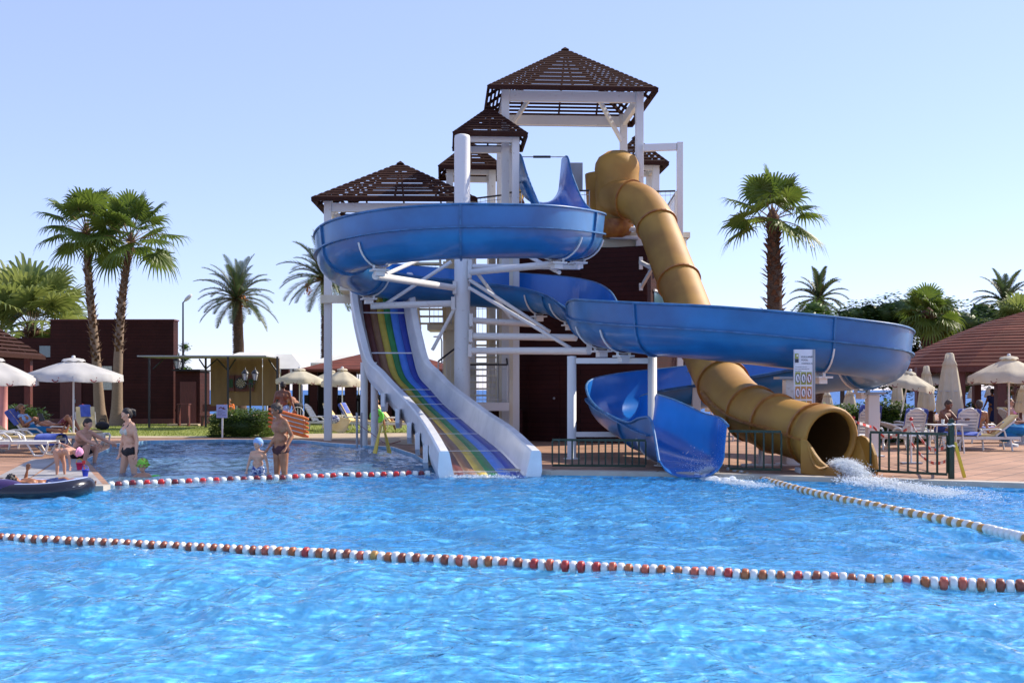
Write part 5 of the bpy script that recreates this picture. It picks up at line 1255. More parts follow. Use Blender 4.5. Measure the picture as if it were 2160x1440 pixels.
b = MB(); b.cyl((PX(761, 30), 30.1, GZ), (PX(761, 30), 30.1, 1.0), .03, n=8); o = b.build('grey_stanchion', MT['grey']); tag(o, 'grey metal post, right of the pair under the rainbow slide', 'post', 'grey metal posts by the slide')
b = MB(); b.tube(catmull([tuple(P(761, 898, 30)), tuple(P(785, 915, 29)), tuple(P(815, 935, 28)), tuple(P(845, 930, 28))], 6), .012, n=5); o = b.build('rope', MT['red_dark']); tag(o, 'thin dark red rope sagging between posts below the rainbow slide', 'rope')

# ------------------------------------------------------------------ lamps
sl = thing('street_lamp', 'tall black street lamp with pale head above the garden', 'street lamp', (PX(386, 58), 58, GZ))
zt = P(0, 638, 58).z-GZ
b = MB(); b.tube([(0, 0, 0), (0, 0, zt*.6), (0, 0, zt), (.12, 0, zt+.10)], [.06, .05, .04, .035], n=8); b.build('pole', MT['black'], sl)
b = MB(); b.ell((.26, 0, zt+.24), (.26, .10, .10), rot=Matrix.Rotation(R(-42), 3, 'Y')); b.build('lamp_head', MT['plastic'], sl)
sl2 = thing('street_lamp', 'far thin dark street lamp seen behind the stairs', 'street lamp', (PX(932, 75), 75, GZ)); zt = P(0, 710, 75).z-GZ
b = MB(); b.tube([(0, 0, 0), (0, 0, zt*.6), (0, 0, zt-.3), (-.08, 0, zt), (-.3, 0, zt+.03)], .045, n=6); b.build('pole', MT['black'], sl2); MB().ell((-.4, 0, zt), (.18, .08, .06)).build('lamp_head', MT['grey'], sl2)
def lantern(parent, x, z, s):
    b = MB(); b.lathe((x, 0, z), [(.03*s, -.02*s), (.07*s, 0), (.075*s, .02*s)], n=8); b.lathe((x, 0, z+.24*s), [(.13*s, 0), (.12*s, .03*s), (.05*s, .12*s), (.02*s, .14*s), (.015*s, .2*s), (.001, .22*s)], n=8)
    for k in range(6): a = k*math.pi/3; b.cyl((x+.07*s*math.cos(a), .07*s*math.sin(a), z+.01*s), (x+.12*s*math.cos(a), .12*s*math.sin(a), z+.25*s), .007*s, n=4)
    o = b.build('lantern', MT['black'], parent); MB().lathe((x, 0, z+.015*s), [(.06*s, 0), (.108*s, .22*s)], n=8).build('glass', MT['lampglass'], o)
dl = thing('double_lantern', 'black lamp post with two glass lanterns behind the round bush', 'lamp post', (PX(528, 38.0), 38.0, GZ)); z0 = P(0, 803, 38).z-GZ
b = MB(); b.lathe((0, 0, 0), [(.12, 0), (.12, .08), (.05, .2), (.035, .25), (.03, z0-.15), (.05, z0-.12), (.03, z0-.08)], n=10); b.build('post', MT['black'], dl)
b = MB(); b.tube([(-.17, 0, z0), (-.17, 0, z0-.08), (-.08, 0, z0-.14), (0, 0, z0-.05), (.08, 0, z0-.14), (.16, 0, z0-.08), (.16, 0, z0)], .018, n=6); b.build('scroll_arm', MT['black'], dl)
lantern(dl, -.17, z0, 1.0); lantern(dl, .16, z0, 1.0)
wl2 = thing('wall_lantern', 'small black lantern on the right corner of the maroon building', 'lantern', (PX(374, 50.2), 50.2, P(0, 778, 50.2).z)); lantern(wl2, 0, 0, 1.5)
MB().bar((-.18, .1, .15), (0, 0, .15), .04, .04).build('bracket', MT['black'], wl2)

# ------------------------------------------------------------------ lane ropes
def float_mesh(rad, ln, m, name='float', ribs=True):
    b = MB(); n = 18; prof = []
    for j in range(9):
        t = j/8*2-1; r_ = rad*(1-abs(t)**4.5)**.5 if abs(t) < 1 else .2*rad
        prof.append((max(r_, rad*.22), t*ln/2))
    vs = []
    for r_, x in prof: vs.append([Vector((x, r_*(1+(.045 if k % 3 == 0 else 0)*ribs)*math.cos(2*math.pi*k/n), r_*(1+(.045 if k % 3 == 0 else 0)*ribs)*math.sin(2*math.pi*k/n))) for k in range(n)])
    b.grid(vs, closed=True); b.add(vs[0], [tuple(reversed(range(n)))]); b.add(vs[-1], [tuple(range(n))])
    me = bpy.data.meshes.new(name); me.from_pydata([tuple(v) for v in b.v], [], b.f); me.polygons.foreach_set('use_smooth', [True]*len(b.f)); me.materials.append(m); me.update(); return me
def lane(pts, label, seq, rad, ln, sp, maxn=100, gaps=(), seed=1, cable='white'):
    pts = [Vector(p) for p in catmull([tuple(p) for p in pts], 24)]; L = [0]
    for i in range(1, len(pts)): L.append(L[-1]+(pts[i]-pts[i-1]).length)
    t = thing('lane_rope', label, 'lane rope', tuple(pts[len(pts)//2])); root = t.location.copy()
    def at(d):
        for i in range(1, len(L)):
            if L[i] >= d: f = (d-L[i-1])/(L[i]-L[i-1]); return pts[i-1].lerp(pts[i], f), (pts[i]-pts[i-1]).normalized()
        return pts[-1], (pts[-1]-pts[-2]).normalized()
    MB().tube(pts, .009, n=5).build('cable', MT[cable], t, world=True)
    mesh = {}; rr = random.Random(seed); items = []; d = .05; k = 0
    while d < L[-1]-.03:
        if not any(g0 < d < g1 for g0, g1 in gaps): items.append((d, seq(k, rr)))
        d += sp*(1+rr.uniform(-.04, .04)); k += 1
    pos_ = [(d, key)+at(d) for d, key in items]; order = sorted(range(len(pos_)), key=lambda i: pos_[i][2].length+ (1000 if not (-100 < 1080+pos_[i][2].x/pos_[i][2].y*F < 2260) else 0)); keep = set(order[:maxn]); rest = MB()
    for i, (d, key, p, dr) in enumerate(pos_):
        if key not in mesh: mesh[key] = float_mesh(rad, ln, MT[key])
        a = math.atan2(dr.y, dr.x)+rr.uniform(-.07, .07)
        if i in keep:
            o = bpy.data.objects.new('float', mesh[key]); col.objects.link(o); o.parent = t; o.location = p-root+Vector((0, 0, rr.uniform(-.006, .006))); o.rotation_euler = (rr.uniform(0, 6), rr.uniform(-.06, .06), a)
        else: rest.ell(p, (ln/2, rad, rad), n=8, m=6, mi=0 if 'white' in key else 1, rot=Matrix.Rotation(a, 3, 'Z'))
    if rest.v:
        o = rest.build('floats', [MT['float_white'], MT['float_rust']], t, world=True); o['kind'] = 'stuff'
    return t
near = [PG(-260, 1121, .016), PG(0, 1134, .016), PG(540, 1161, .016), PG(1080, 1188, .016), PG(1620, 1214, .016), PG(2160, 1237, .016), PG(2500, 1252, .016)]
def seq_near(k, rr):
    if k % 2 == 0: return 'float_white'
    return rr.choice(['float_rust', 'float_orange', 'float_coral', 'float_red', 'float_orange', 'float_rust', 'float_coral', 'float_ochre'])
lane(near, 'near lane rope of white and rusty orange floats crossing the whole pool', seq_near, .055, .074, .0725, seed=3)
far = [PG(228, 1022, .016), PG(300, 1019, .016), PG(480, 1012, .016), PG(700, 1004, .016), PG(915, 998, .03)]
lane(far, 'far lane rope of white and bright red balls before the shallow pool', lambda k, rr: ('float_white' if k % 2 == 0 else ('red_dark' if 18 < k < 27 or rr.random() < .12 else 'red')), .060, .112, .118, seed=4)
right = [PG(1535, 990, .09), PG(1562, 998, .05), PG(1600, 1009, .016), PG(1720, 1040, .016), PG(1850, 1068, .016), PG(1980, 1094, .016), PG(2090, 1118, .016), PG(2200, 1144, .016), PG(2300, 1170, .03)]
lane(right, 'right lane rope of white and ochre floats running from slide to frame edge', lambda k, rr: 'float_white' if (k % 2 == 0 or 78 < k < 84) else 'float_ochre', .06, .105, .112, seed=5, gaps=((9.75, 10.0),))

# ------------------------------------------------------------------ water splashes
MT['foam'] = mat('foam', (.92, .94, .96), .5, (.88, .92, .95), nscale=8, trans=.6)
def splash(label, core, drops, seed, name='splash', sheet=None):
    """core: list of (point, particle radius, spread xyz, count); drops: list of (point, spread, count)"""
    rr = random.Random(seed); b = MB()
    oc = [(1,0,0),(-1,0,0),(0,1,0),(0,-1,0),(0,0,1),(0,0,-1)]; of = [(0,2,4),(2,1,4),(1,3,4),(3,0,4),(2,0,5),(1,2,5),(3,1,5),(0,3,5)]
    def bead(p, r, fl=1.0):
        M = Matrix.Rotation(rr.uniform(0, 6.28), 3, 'Z')@Matrix.Rotation(rr.uniform(-.6, .6)*fl, 3, 'X'); sx, sy, sz = r*rr.uniform(.7, 1.7), r*rr.uniform(.6, 1.2), r*rr.uniform(.5, 1.1)*fl
        b.add([p+M@Vector((x*sx, y*sy, z*sz)) for x, y, z in oc], of, 0, True)
    for c, r_, sp, n in core:
        for k in range(n): bead(Vector((c.x+rr.gauss(0, sp[0]), c.y+rr.gauss(0, sp[1]), max(.0, c.z+rr.gauss(0, sp[2])))), r_*rr.uniform(.3, 1.2), 1 if c.z > .04 else .45)
    for c, sp, n in drops:
        for k in range(n): bead(Vector((c.x+rr.gauss(0, sp[0]), c.y+rr.gauss(0, sp[1]), max(.01, c.z+abs(rr.gauss(0, sp[2]))))), rr.uniform(.003, .008))
    if sheet:                                   # solid white body of the water jet
        for k in range(len(sheet)-1):
            for q in range(16): p = sheet[k].lerp(sheet[k+1], q/7)+Vector((rr.gauss(0, .065), rr.gauss(0, .05), rr.gauss(0, .02))); b.ell(p, (rr.uniform(.04, .10), rr.uniform(.03, .07), rr.uniform(.015, .05)), n=8, m=6, rot=Matrix.Rotation(rr.uniform(0, 3), 3, 'Z'))
    o = b.build(name, MT['foam']); tag(o, label, 'splash', kind='stuff')
e = P(1766, 985, 20.3); core = []
for k in range(26):                                 # arc of falling water
    t = k/25; core.append((Vector((e.x+t*.22, e.y-t*.75, .26+.07*t*(1-t)*4-.24*t*t)), .008, (.07+.04*t, .06+.05*t, .035+.01*t), 800))
for k in range(30):                                 # churned water running on over the pool
    t = k/29; core.append((Vector((e.x+.18+t*.80, e.y-.70-t*2.5, .035*(1-t)+.014)), .017-.006*t, (.16+.12*t, .16+.14*t, .028*(1-t)+.006), int(850-520*t)))
splash('white water gushing from the yellow tube mouth into the pool', core, [(Vector((e.x+.15, e.y-.4, .1)), (.14, .22, .10), 160), (Vector((e.x+.9, e.y-2.2, .015)), (.5, .9, .03), 900)], 1, sheet=[Vector((e.x+t*.22, e.y-t*.75, .24+.07*t*(1-t)*4-.23*t*t)) for t in [j/8 for j in range(9)]]+[Vector((e.x+.22+t*.35, e.y-.75-t*.9, .01)) for t in [j/5 for j in range(1, 6)]])
e = P(1478, 990, 20.75); core = []
for k in range(16):
    t = k/15; core.append((Vector((e.x+t*.15, e.y-.05-t*.1, .03+.15*t)), .008, (.09-.04*t, .05, .03), 170))
for k in range(18):
    t = k/17; core.append((Vector((e.x+.05+t*.66, e.y-.10-t*2.0, .022)), .013-.004*t, (.10+.08*t, .09+.08*t, .012), int(480-300*t)))
splash('white splash at the foot of the blue slide', core, [(Vector((e.x, e.y-.1, .10)), (.16, .12, .16), 350), (Vector((e.x+.5, e.y-1.2, .02)), (.35, .6, .03), 350)], 2, sheet=[Vector((e.x+t*.15, e.y-.05-t*.3, .05-.04*t)) for t in [j/4 for j in range(5)]]+[Vector((e.x+.15+t*.3, e.y-.35-t*.8, .005)) for t in [j/5 for j in range(1, 6)]])
e = P(1020, 1002, 20.8)
splash('low white splash where the rainbow slide meets the pool', [(Vector((e.x+.2*(k-2.5), e.y, .012)), .015, (.10, .07, .014), 110) for k in range(6)], [(Vector((e.x, e.y-.05, .03)), (.4, .12, .05), 260)], 3)

# ------------------------------------------------------------------ sun loungers
def lounger(loc, rz, ang, label, cushion=True, towel=None, grp='white sun loungers', arms=True):
    t = thing('sun_lounger', label, 'sun lounger', loc, grp); W = .60; zs = .34
    b = MB()
    for k in range(13): b.box((.68+k*.098, 0, zs), (.075, W-.06, .022))
    for sy in (-1, 1): b.bar((.05, sy*(W/2-.02), zs-.02), (1.95, sy*(W/2-.02), zs-.02), .05, .075)
    b.build('seat', MT['plastic'], t, bevel=.006)
    ca, sa = math.cos(R(ang)), math.sin(R(ang)); bb = MB(); piv = Vector((.64, 0, zs+.03)); bd = Vector((-ca, 0, sa)); bn = Vector((sa, 0, ca))
    rot = Matrix((bd, Vector((0, 1, 0)), bn)).transposed()
    for k in range(8): bb.box(piv+bd*(.06+k*.088), (.07, W-.10-(.0 if k < 6 else .07*(k-5)), .022), rot=rot)
    for sy in (-1, 1): bb.bar(piv+Vector((0, sy*(W/2-.05), 0)), piv+Vector((0, sy*(W/2-.05), 0))+bd*.60, .045, .04)
    bb.tube([piv+bd*.58+Vector((0, y, 0))+bd*(.16*math.cos(y/(W/2-.05)*math.pi/2)) for y in [(W/2-.05)*(-1+2*j/10) for j in range(11)]], .024, n=6)
    bb.build('backrest', MT['plastic'], t)
    for sx in (.30, 1.62):
        for sy in (-1, 1):
            MB().tube([(sx-.16, sy*(W/2-.01), zs-.03), (sx-.06, sy*(W/2-.01), .16), (sx+.02, sy*(W/2-.01), .03), (sx+.22, sy*(W/2-.01), .025), (sx+.30, sy*(W/2-.01), .14), (sx+.34, sy*(W/2-.01), zs-.03)] if sx > 1 else [(sx, sy*(W/2-.01), zs-.03), (sx-.05, sy*(W/2-.01), .0)], .024, n=7).build('leg', MT['plastic'], t)
    if arms:
        for sy in (-1, 1): MB().tube([(.42, sy*(W/2+.02), zs), (.46, sy*(W/2+.03), zs+.16), (.62, sy*(W/2+.03), zs+.20), (.95, sy*(W/2+.03), zs+.19), (1.08, sy*(W/2+.03), zs+.10), (1.12, sy*(W/2+.02), zs)], .024, n=7).build('armrest', MT['plastic'], t)
    if cushion:
        c = MB(); c.box((1.27, 0, zs+.045), (1.24, W-.1, .055)); c.box(piv+bd*.38+bn*.045, (.74, W-.1, .055), rot=rot); c.build('cushion', MT['cushion'], t, bevel=.02)
    t.rotation_euler = (0, 0, rz); return t
def drape(pts_rows, m, label, name='towel', grp=None, seed=0):
    rr = random.Random(seed); b = MB(); rows = []
    for r0 in range(len(pts_rows)-1):
        for q in range(4):
            t = q/4; rows.append([pts_rows[r0][k].lerp(pts_rows[r0+1][k], t)+Vector((0, 0, rr.uniform(-.008, .012))) for k in range(len(pts_rows[0]))])
    rows.append(pts_rows[-1]); b.grid(rows); o = b.build(name, m); tag(o, label, 'towel', grp)
    md = o.modifiers.new('thickness', 'SOLIDIFY'); md.thickness = .018; sm = o.modifiers.new('sub', 'SUBSURF'); sm.levels = sm.render_levels = 1; return o
def towel_on(lg, x0, x1, m, label, z=.43, w=.34, hang=.16, back=None, seed=1):
    """towel over a lounger: along local x0..x1, hanging over both sides"""
    M = Matrix.Translation(lg.location) @ Matrix.Rotation(lg.rotation_euler.z, 4, 'Z'); rows = []
    ang = back
    for x in (x0, (x0+x1)/2, x1):
        if back is None: rows.append([M@Vector((x, y, zz)) for y, zz in ((-w-.02, z-hang), (-w, z-.02), (-w*.5, z+.012), (0, z+.02), (w*.5, z+.012), (w, z-.02), (w+.02, z-hang))])
        else:
            bd = Vector((-math.cos(R(ang)), 0, math.sin(R(ang)))); bn = Vector((math.sin(R(ang)), 0, math.cos(R(ang)))); p = Vector((.64, 0, .37))+bd*x
            rows.append([M@(p+bn*h+Vector((0, y, 0))) for y, h in ((-w+.02, -.06), (-w+.03, .05), (-w*.5, .10), (0, .10), (w*.5, .10), (w-.03, .05), (w-.02, -.06))])
    return drape(rows, m, label, seed=seed)
# left group
L1 = lounger((PX(-38, 27.6), 27.6, GZ), R(-3), 33, 'white lounger with yellow cushion nearest the left edge, blue towel at its foot', True)
L2 = lounger((PX(8, 29.2), 29.2, GZ), R(2), 52, 'white lounger on which the woman reads her book', True)
L3 = lounger((PX(176, 32.4), 32.4, GZ), R(-62), 60, 'lounger with yellow cushion facing the pool beside the twin palms', True, arms=False)
L4 = lounger((PX(70, 30.7), 30.7, GZ), R(3), 25, 'white lounger behind the reading woman, carrying a person with raised knees', False)
L0 = lounger((PX(-60, 26.2), 26.2, GZ), R(-4), 30, 'white lounger almost wholly outside the left edge of the view', False)
towel_on(L1, 1.45, 1.98, MT['towel_blue'], 'deep blue towel hanging over the foot of the nearest left lounger', w=.33, hang=.26)
towel_on(L2, .32, .78, MT['towel_blue'], 'blue towel over the raised backrest behind the reading woman', back=52, w=.33)
towel_on(L3, .40, .80, MT['towel_blue'], 'folded blue towel on the top of the yellow cushioned backrest', back=60, w=.2)
towel_on(L3, .9, 1.5, mat('lime_towel', (.42, .50, .03), .9), 'yellow green towel on the cushioned lounger by the palms', w=.3, hang=.18)
# middle group
M1 = lounger((PX(632, 42.2), 42.2, GZ), R(-12), 58, 'bare white lounger with upright back left of the white pavilion post', False)
M2 = lounger((PX(706, 41.5), 41.5, GZ), R(-14), 60, 'yellow cushioned lounger with blue towel right of the white pavilion post', True)
M3 = lounger((PX(672, 43.5), 43.5, GZ), R(-10), 55, 'yellow cushioned lounger partly hidden by the white pavilion post', True)
M4 = lounger((PX(786, 40.5), 40.5, GZ), R(-5), 50, 'white lounger behind the legs of the rainbow slide', True)
towel_on(M2, .3, .75, MT['towel_blue'], 'blue towel over the yellow backrest right of the pavilion post', back=60, w=.3)
towel_on(M1, 1.2, 1.8, MT['cloth_print'], 'blue and white striped towel hanging off the bare white lounger', w=.33, hang=.25)
b = MB(); b.box(P(710, 894, 40.2), (.85, .06, .62), rot=Matrix.Rotation(R(-32), 3, 'X')@Matrix.Rotation(R(18), 3, 'Y')); o = b.build('loose_cushion', MT['cushion'], bevel=.02); tag(o, 'loose yellow lounger cushion slumped on the lawn by the pavilion post', 'cushion')
b = MB(); b.ell(P(703, 884, 40.0), (.22, .10, .16), n=12, m=8); o = b.build('beach_bag', MT['cloth_print']); tag(o, 'blue and white printed bag on the slumped yellow cushion', 'bag')
# right group, seen from behind
R1 = lounger((PX(1832, 29.0), 28.6, GZ), R(84), 68, 'white lounger seen from behind, left of the white pillar base', False)
R2 = lounger((PX(1946, 28.3), 28.3, GZ), R(92), 66, 'white lounger seen from behind, below the folded parasol', False)
R3 = lounger((PX(2058, 28.3), 28.3, GZ), R(90), 68, 'white lounger seen from behind with blue towels on both sides', False)
R4 = lounger((PX(2175, 27.9), 28.6, GZ), R(176), 40, 'yellow cushioned lounger at the right edge with lying person in teal', True)
R5 = lounger((PX(2100, 35.3), 35.3, GZ), R(8), 50, 'lounger under the gazebo holding the woman in the pink bikini', True)
R6 = lounger((PX(1862, 31.6), 31.6, GZ), R(20), 20, 'low white lounger in front of the hedge with blue towel', False)
R7 = lounger((PX(1896, 32.4), 32.4, GZ), R(25), 20, 'white lounger next to the hedge, right of the one with blue towel', False)
R8 = lounger((PX(2020, 32.5), 32.5, GZ), R(15), 20, 'white lounger with blue towel between the gazebo posts', True)
R9 = lounger((PX(1560, 33.5), 33.5, GZ), R(60), 45, 'white lounger glimpsed behind the short green fence', False)
towel_on(R1, .45, .8, MT['towel_blue'], 'blue towel along the top of the leftmost upright lounger', back=68, w=.3)
towel_on(R2, .25, .72, MT['towel_blue'], 'blue towel wrapped round the lounger below the folded parasol', back=66, w=.31)
towel_on(R3, .2, .7, MT['towel_blue'], 'blue towel wrapped round the rightmost upright lounger', back=68, w=.32)
towel_on(R4, 1.0, 1.85, MT['towel_blue'], 'lilac blue towel on the foot of the right edge lounger', w=.3, hang=.05)
towel_on(R6, .7, 1.15, MT['towel_blue'], 'blue towel over the low lounger before the hedge', w=.33, hang=.25)
towel_on(R8, .7, 1.6, MT['towel_blue'], 'blue towel on the lounger between the gazebo posts', w=.33, hang=.12)
tb = thing('side_table', 'white plastic table with cups below the folded parasol', 'table', (PX(1996, 27.4), 27.4, GZ))
MB().box((0, 0, .68), (.85, .55, .03)).build('table_top', MT['plastic'], tb, bevel=.01)
for sx in (-.33, .33):
    for sy in (-.2, .2): MB().tube([(sx*.9, sy, .665), (sx*1.05, sy*1.1, .0)], .02, n=6).build('leg', MT['plastic'], tb)
for k, (dx_, nm) in enumerate(((-.12, 'white cup, left one on the table below the folded parasol'), (.10, 'white cup, right one on the table below the folded parasol'))):
    t = thing('cup', nm, 'cup', (PX(1996, 27.4)+dx_, 27.3, GZ+.695)); MB().lathe((0, 0, 0), [(.03, 0), (.04, .12), (.036, .12), (.027, .01)], n=12).build('cup_body', MT['float_white'], t)
mc = thing('metal_chair', 'white metal hoop back chair by the bending man', 'chair', (PX(628, 39.4), 39.4, GZ))
b = MB(); b.tube([(-.2, 0, .45), (-.21, 0, .75), (-.12, 0, .90), (0, 0, .93), (.12, 0, .90), (.21, 0, .75), (.2, 0, .45)], .014, n=6)
for x in (-.1, 0, .1): b.tube([(x*.9, 0, .45), (x, 0, .9)], .008, n=5)
b.build('backrest', MT['white'], mc); MB().lathe((0, .2, .44), [(.21, 0), (.21, .03)], n=16).build('seat', MT['white'], mc)
for sx in (-.18, .18):
    for sy in (0, .38): MB().cyl((sx, sy, 0), (sx*.9, sy, .44), .013, n=6).build('leg', MT['white'], mc)
bg_ = thing('black_bag', 'black bag lying on the cushioned lounger by the palms', 'bag', (PX(216, 31.4), 31.4, GZ+.43)); MB().ell((0, 0, .10), (.20, .14, .12), n=12, m=8).build('bag_body', MT['cloth_black'], bg_); MB().tube([(-.10, 0, .18), (-.06, 0, .28), (.06, 0, .28), (.10, 0, .18)], .012, n=5).build('handle', MT['cloth_black'], bg_)
# small beach things
def bucket(px, Y, z, m, label, s=1.0, spade=None):
    t = thing('toy_bucket', label, 'toy bucket', (PX(px, Y), Y, z)); MB().lathe((0, 0, 0), [(.055*s, 0), (.08*s, .15*s), (.088*s, .15*s), (.088*s, .165*s), (.075*s, .165*s), (.05*s, .01*s)], n=16).build('bucket_body', m, t)
    MB().tube([(-.08*s, 0, .15*s), (-.06*s, .0, .23*s), (0, 0, .26*s), (.06*s, 0, .23*s), (.08*s, 0, .15*s)], .006, n=5).build('handle', spade or m, t)
bucket(168, 21.6, GZ, MT['pinkbucket'], 'pink toy bucket with yellow handle by the sitting man', .85, MT['yellow_sign'])
bk = (180, 19.9); bucket(180, 20.0, GZ, MT['bluebucket'], 'blue toy bucket with a red spade near the toddler', .75)
t = thing('toy_spade', 'red toy spade and rake standing in the blue bucket', 'toy spade', (PX(179, 20.0), 20.0, GZ+.03)); MB().cyl((0, 0, 0), (-.02, 0, .19), .009, n=6).build('shaft', MT['red'], t); MB().box((-.02, 0, .22), (.05, .012, .06)).build('blade', MT['red'], t)
b = MB(); b.ell(PG(329, 1003, .01), (.09, .06, .02), n=10, m=5); o = b.build('green_float_toy', MT['green_lime']); tag(o, 'small green toy floating beside the child in the floral hat', 'toy')
t = thing('red_watering_toy', 'red plastic toy standing behind the yellow cushioned lounger', 'toy', (PX(183, 33.5), 33.5, GZ+.62)); MB().box((0, 0, .2), (.12, .12, .4)).build('toy_body', MT['red'], t, bevel=.02); MB().bar((0, 0, .4), (-.14, 0, .48), .03, .03).build('spout', MT['red'], t)
# ------------------------------------------------------------------ people
def V(*a): return Vector(a)
def capsule(b, a, ra, c, rc, mi=0, n=10):
    a = Vector(a); c = Vector(c); d = c-a; L = d.length
    if L < 1e-5: d = Vector((0, 0, 1)); L = 1e-5
    z = d/L; sx, u = orth(z); rows = []
    for j in range(4): th = math.pi/2*(1-j/4); rows.append((a-z*ra*math.sin(th), ra*math.cos(th)))
    rows.append((a, ra)); rows.append((c, rc))
    for j in range(1, 5): th = math.pi/2*j/4; rows.append((c+z*rc*math.sin(th), rc*math.cos(th)))
    vs = [[p+(sx*math.cos(2*math.pi*k/n)+u*math.sin(2*math.pi*k/n))*max(r, 1e-4) for k in range(n)] for p, r in rows]
    base = len(b.v); b.grid(vs, closed=True, mi=mi); b.add(vs[0], [tuple(reversed(range(n)))]); b.add(vs[-1], [tuple(range(n))])
def blob(name, caps, m, parent, vox, smooth=2):
    b = MB()
    for c in caps: capsule(b, *c)
    o = b.build(name, m, parent, world=True)
    r = o.modifiers.new('skin_union', 'REMESH'); r.mode = 'VOXEL'; r.voxel_size = vox; r.use_smooth_shade = True
    if smooth: s = o.modifiers.new('smooth', 'SMOOTH'); s.iterations = smooth; s.factor = .5
    return o
def person(label, loc, H, face, pelvis, torso, arms, legs, head=None, skin='skin', hair='hair_dark', female=False, bulk=1.0, wear=(), hairstyle='short', fingers=.5, kidhead=1.0, cat='person', vox=None, feet=None, belly=0, hatm=None, extra=None):
    """face: facing vector; pelvis: point relative to loc; torso: direction pelvis->neck; arms/legs: ((upper, fore), ...) right first"""
    t = thing('person', label, cat, loc); O = Vector(loc); f = Vector(face).normalized(); tz = Vector(torso).normalized()
    rt = f.cross(Vector((0, 0, 1)))                        # figure's right hand side
    if rt.length < .1: rt = Vector((1, 0, 0))
    rt.normalize(); ft = rt.cross(tz)*-1                   # chest normal
    ft = tz.cross(rt); 
    if ft.dot(f) < 0 and abs(ft.dot(f)) > .05: ft = -ft
    P0 = O+Vector(pelvis); B = bulk*H; caps = []
    neck = P0+tz*.30*H; ch = P0+tz*.215*H; be = P0+tz*.10*H
    hip = [P0+rt*s*.052*H for s in (1, -1)]; hw = .062 if female else .055; sw = .088 if female else .104
    caps += [(P0+rt*.042*H, .066*B, P0-rt*.042*H, .066*B), (be+rt*.026*H, .058*B if female else .063*B, be-rt*.026*H, .058*B if female else .063*B), (ch+rt*.05*H+ft*.006*H, .066*B, ch-rt*.05*H+ft*.006*H, .066*B),
             (P0-ft*.022*H+rt*.03*H-tz*.02*H, .052*B, P0-ft*.022*H-rt*.03*H-tz*.02*H, .052*B), (ch, .07*B, be, .062*B), (be, .062*B, P0, .068*B)]
    sh = [neck-tz*.022*H+rt*s*sw*H for s in (1, -1)]
    caps += [(sh[0]-tz*.004*H, .030*B, neck, .036*B), (sh[1]-tz*.004*H, .030*B, neck, .036*B), (ch+rt*.055*H, .052*B, sh[0]-rt*.02*H, .036*B), (ch-rt*.055*H, .052*B, sh[1]+rt*.02*H, .036*B)]
    if belly: caps.append((be+ft*belly*H, .055*B, be+ft*belly*H*.8-tz*.03*H, .055*B))
    if female:
        for s in (1, -1): caps.append((ch+rt*s*.042*H+ft*.052*H-tz*.005*H, .030*B, ch+rt*s*.042*H+ft*.03*H+tz*.02*H, .028*B))
    hd = Vector(head[0]).normalized() if head else tz; hf = Vector(head[1]).normalized() if head else f
    hf = (hf-hd*hf.dot(hd)).normalized(); hs = hf.cross(hd).normalized()
    k = kidhead; hb = neck+hd*.035*H; hc = hb+hd*.062*H*k
    caps += [(neck-tz*.01*H, .033*B, hb+hd*.01*H, .030*B), (hc+hd*.012*H*k-hf*.010*H*k, .050*H*k, hc+hd*.012*H*k+hf*.008*H*k, .047*H*k), (hc-hd*.012*H*k+hf*.012*H*k, .040*H*k, hc-hd*.036*H*k+hf*.026*H*k, .024*H*k),
             (hc+hf*.050*H*k-hd*.004*H*k, .007*H*k, hc+hf*.060*H*k-hd*.016*H*k, .0085*H*k), (hc+hf*.046*H*k-hd*.034*H*k+hs*.010*H*k, .006*H*k, hc+hf*.046*H*k-hd*.034*H*k-hs*.010*H*k, .006*H*k)]
    for s in (1, -1): caps.append((hc+hs*s*.047*H*k-hf*.002*H*k+hd*.004*H*k, .009*H*k, hc+hs*s*.048*H*k-hd*.014*H*k, .007*H*k))
    J = dict(neck=neck, ch=ch, be=be, P0=P0, hip=hip, sh=sh, hc=hc, rt=rt, ft=ft, tz=tz, hd=hd, hf=hf, hs=hs, B=B, H=H)
    el, wr_, kn, an = [], [], [], []
    for i, (ua, fa) in enumerate(arms):
        ua, fa = Vector(ua).normalized(), Vector(fa).normalized(); e = sh[i]+ua*.170*H; w = e+fa*.145*H; el.append(e); wr_.append(w); s = 1 if i == 0 else -1
        caps += [(sh[i], .030*B, sh[i]+ua*.06*H, .028*B), (sh[i]+ua*.06*H, .028*B, e, .021*B), (e, .021*B, e+fa*.05*H, .022*B), (e+fa*.05*H, .022*B, w, .0135*B)]
        # hand: palm, four fingers of unequal length, thumb from the side
        pn = (ft-fa*ft.dot(fa)); pn = pn.normalized() if pn.length > .1 else Vector((0, 0, 1)); ps = fa.cross(pn).normalized(); wd = w+fa*.012*H
        kn_ = w+fa*.052*H
        caps += [(wd+ps*.010*H, .0085*H, kn_+ps*.017*H, .0078*H), (wd-ps*.010*H, .0085*H, kn_-ps*.017*H, .0078*H), (wd, .010*H, kn_, .009*H)]
        curl = fingers
        for q, ln in ((-.019, .036), (-.0065, .043), (.0065, .040), (.019, .030)):
            b0 = kn_+ps*q*H*1.05; d1 = (fa*math.cos(curl*.5)+pn*math.sin(curl*.5)+ps*q*6).normalized(); d2 = (fa*math.cos(curl*1.3)+pn*math.sin(curl*1.3)+ps*q*3).normalized()
            m_ = b0+d1*ln*H*.5; caps += [(b0, .0058*H, m_, .0054*H), (m_, .0054*H, m_+d2*ln*H*.5, .0046*H)]
        th = wd-ps*s*.012*H*(1 if True else 1); td = (fa*.7-ps*s*.75+pn*.35).normalized(); caps += [(th, .0075*H, th+td*.028*H, .0062*H), (th+td*.028*H, .0062*H, th+td*.028*H+(td+fa).normalized()*.022*H, .0052*H)]
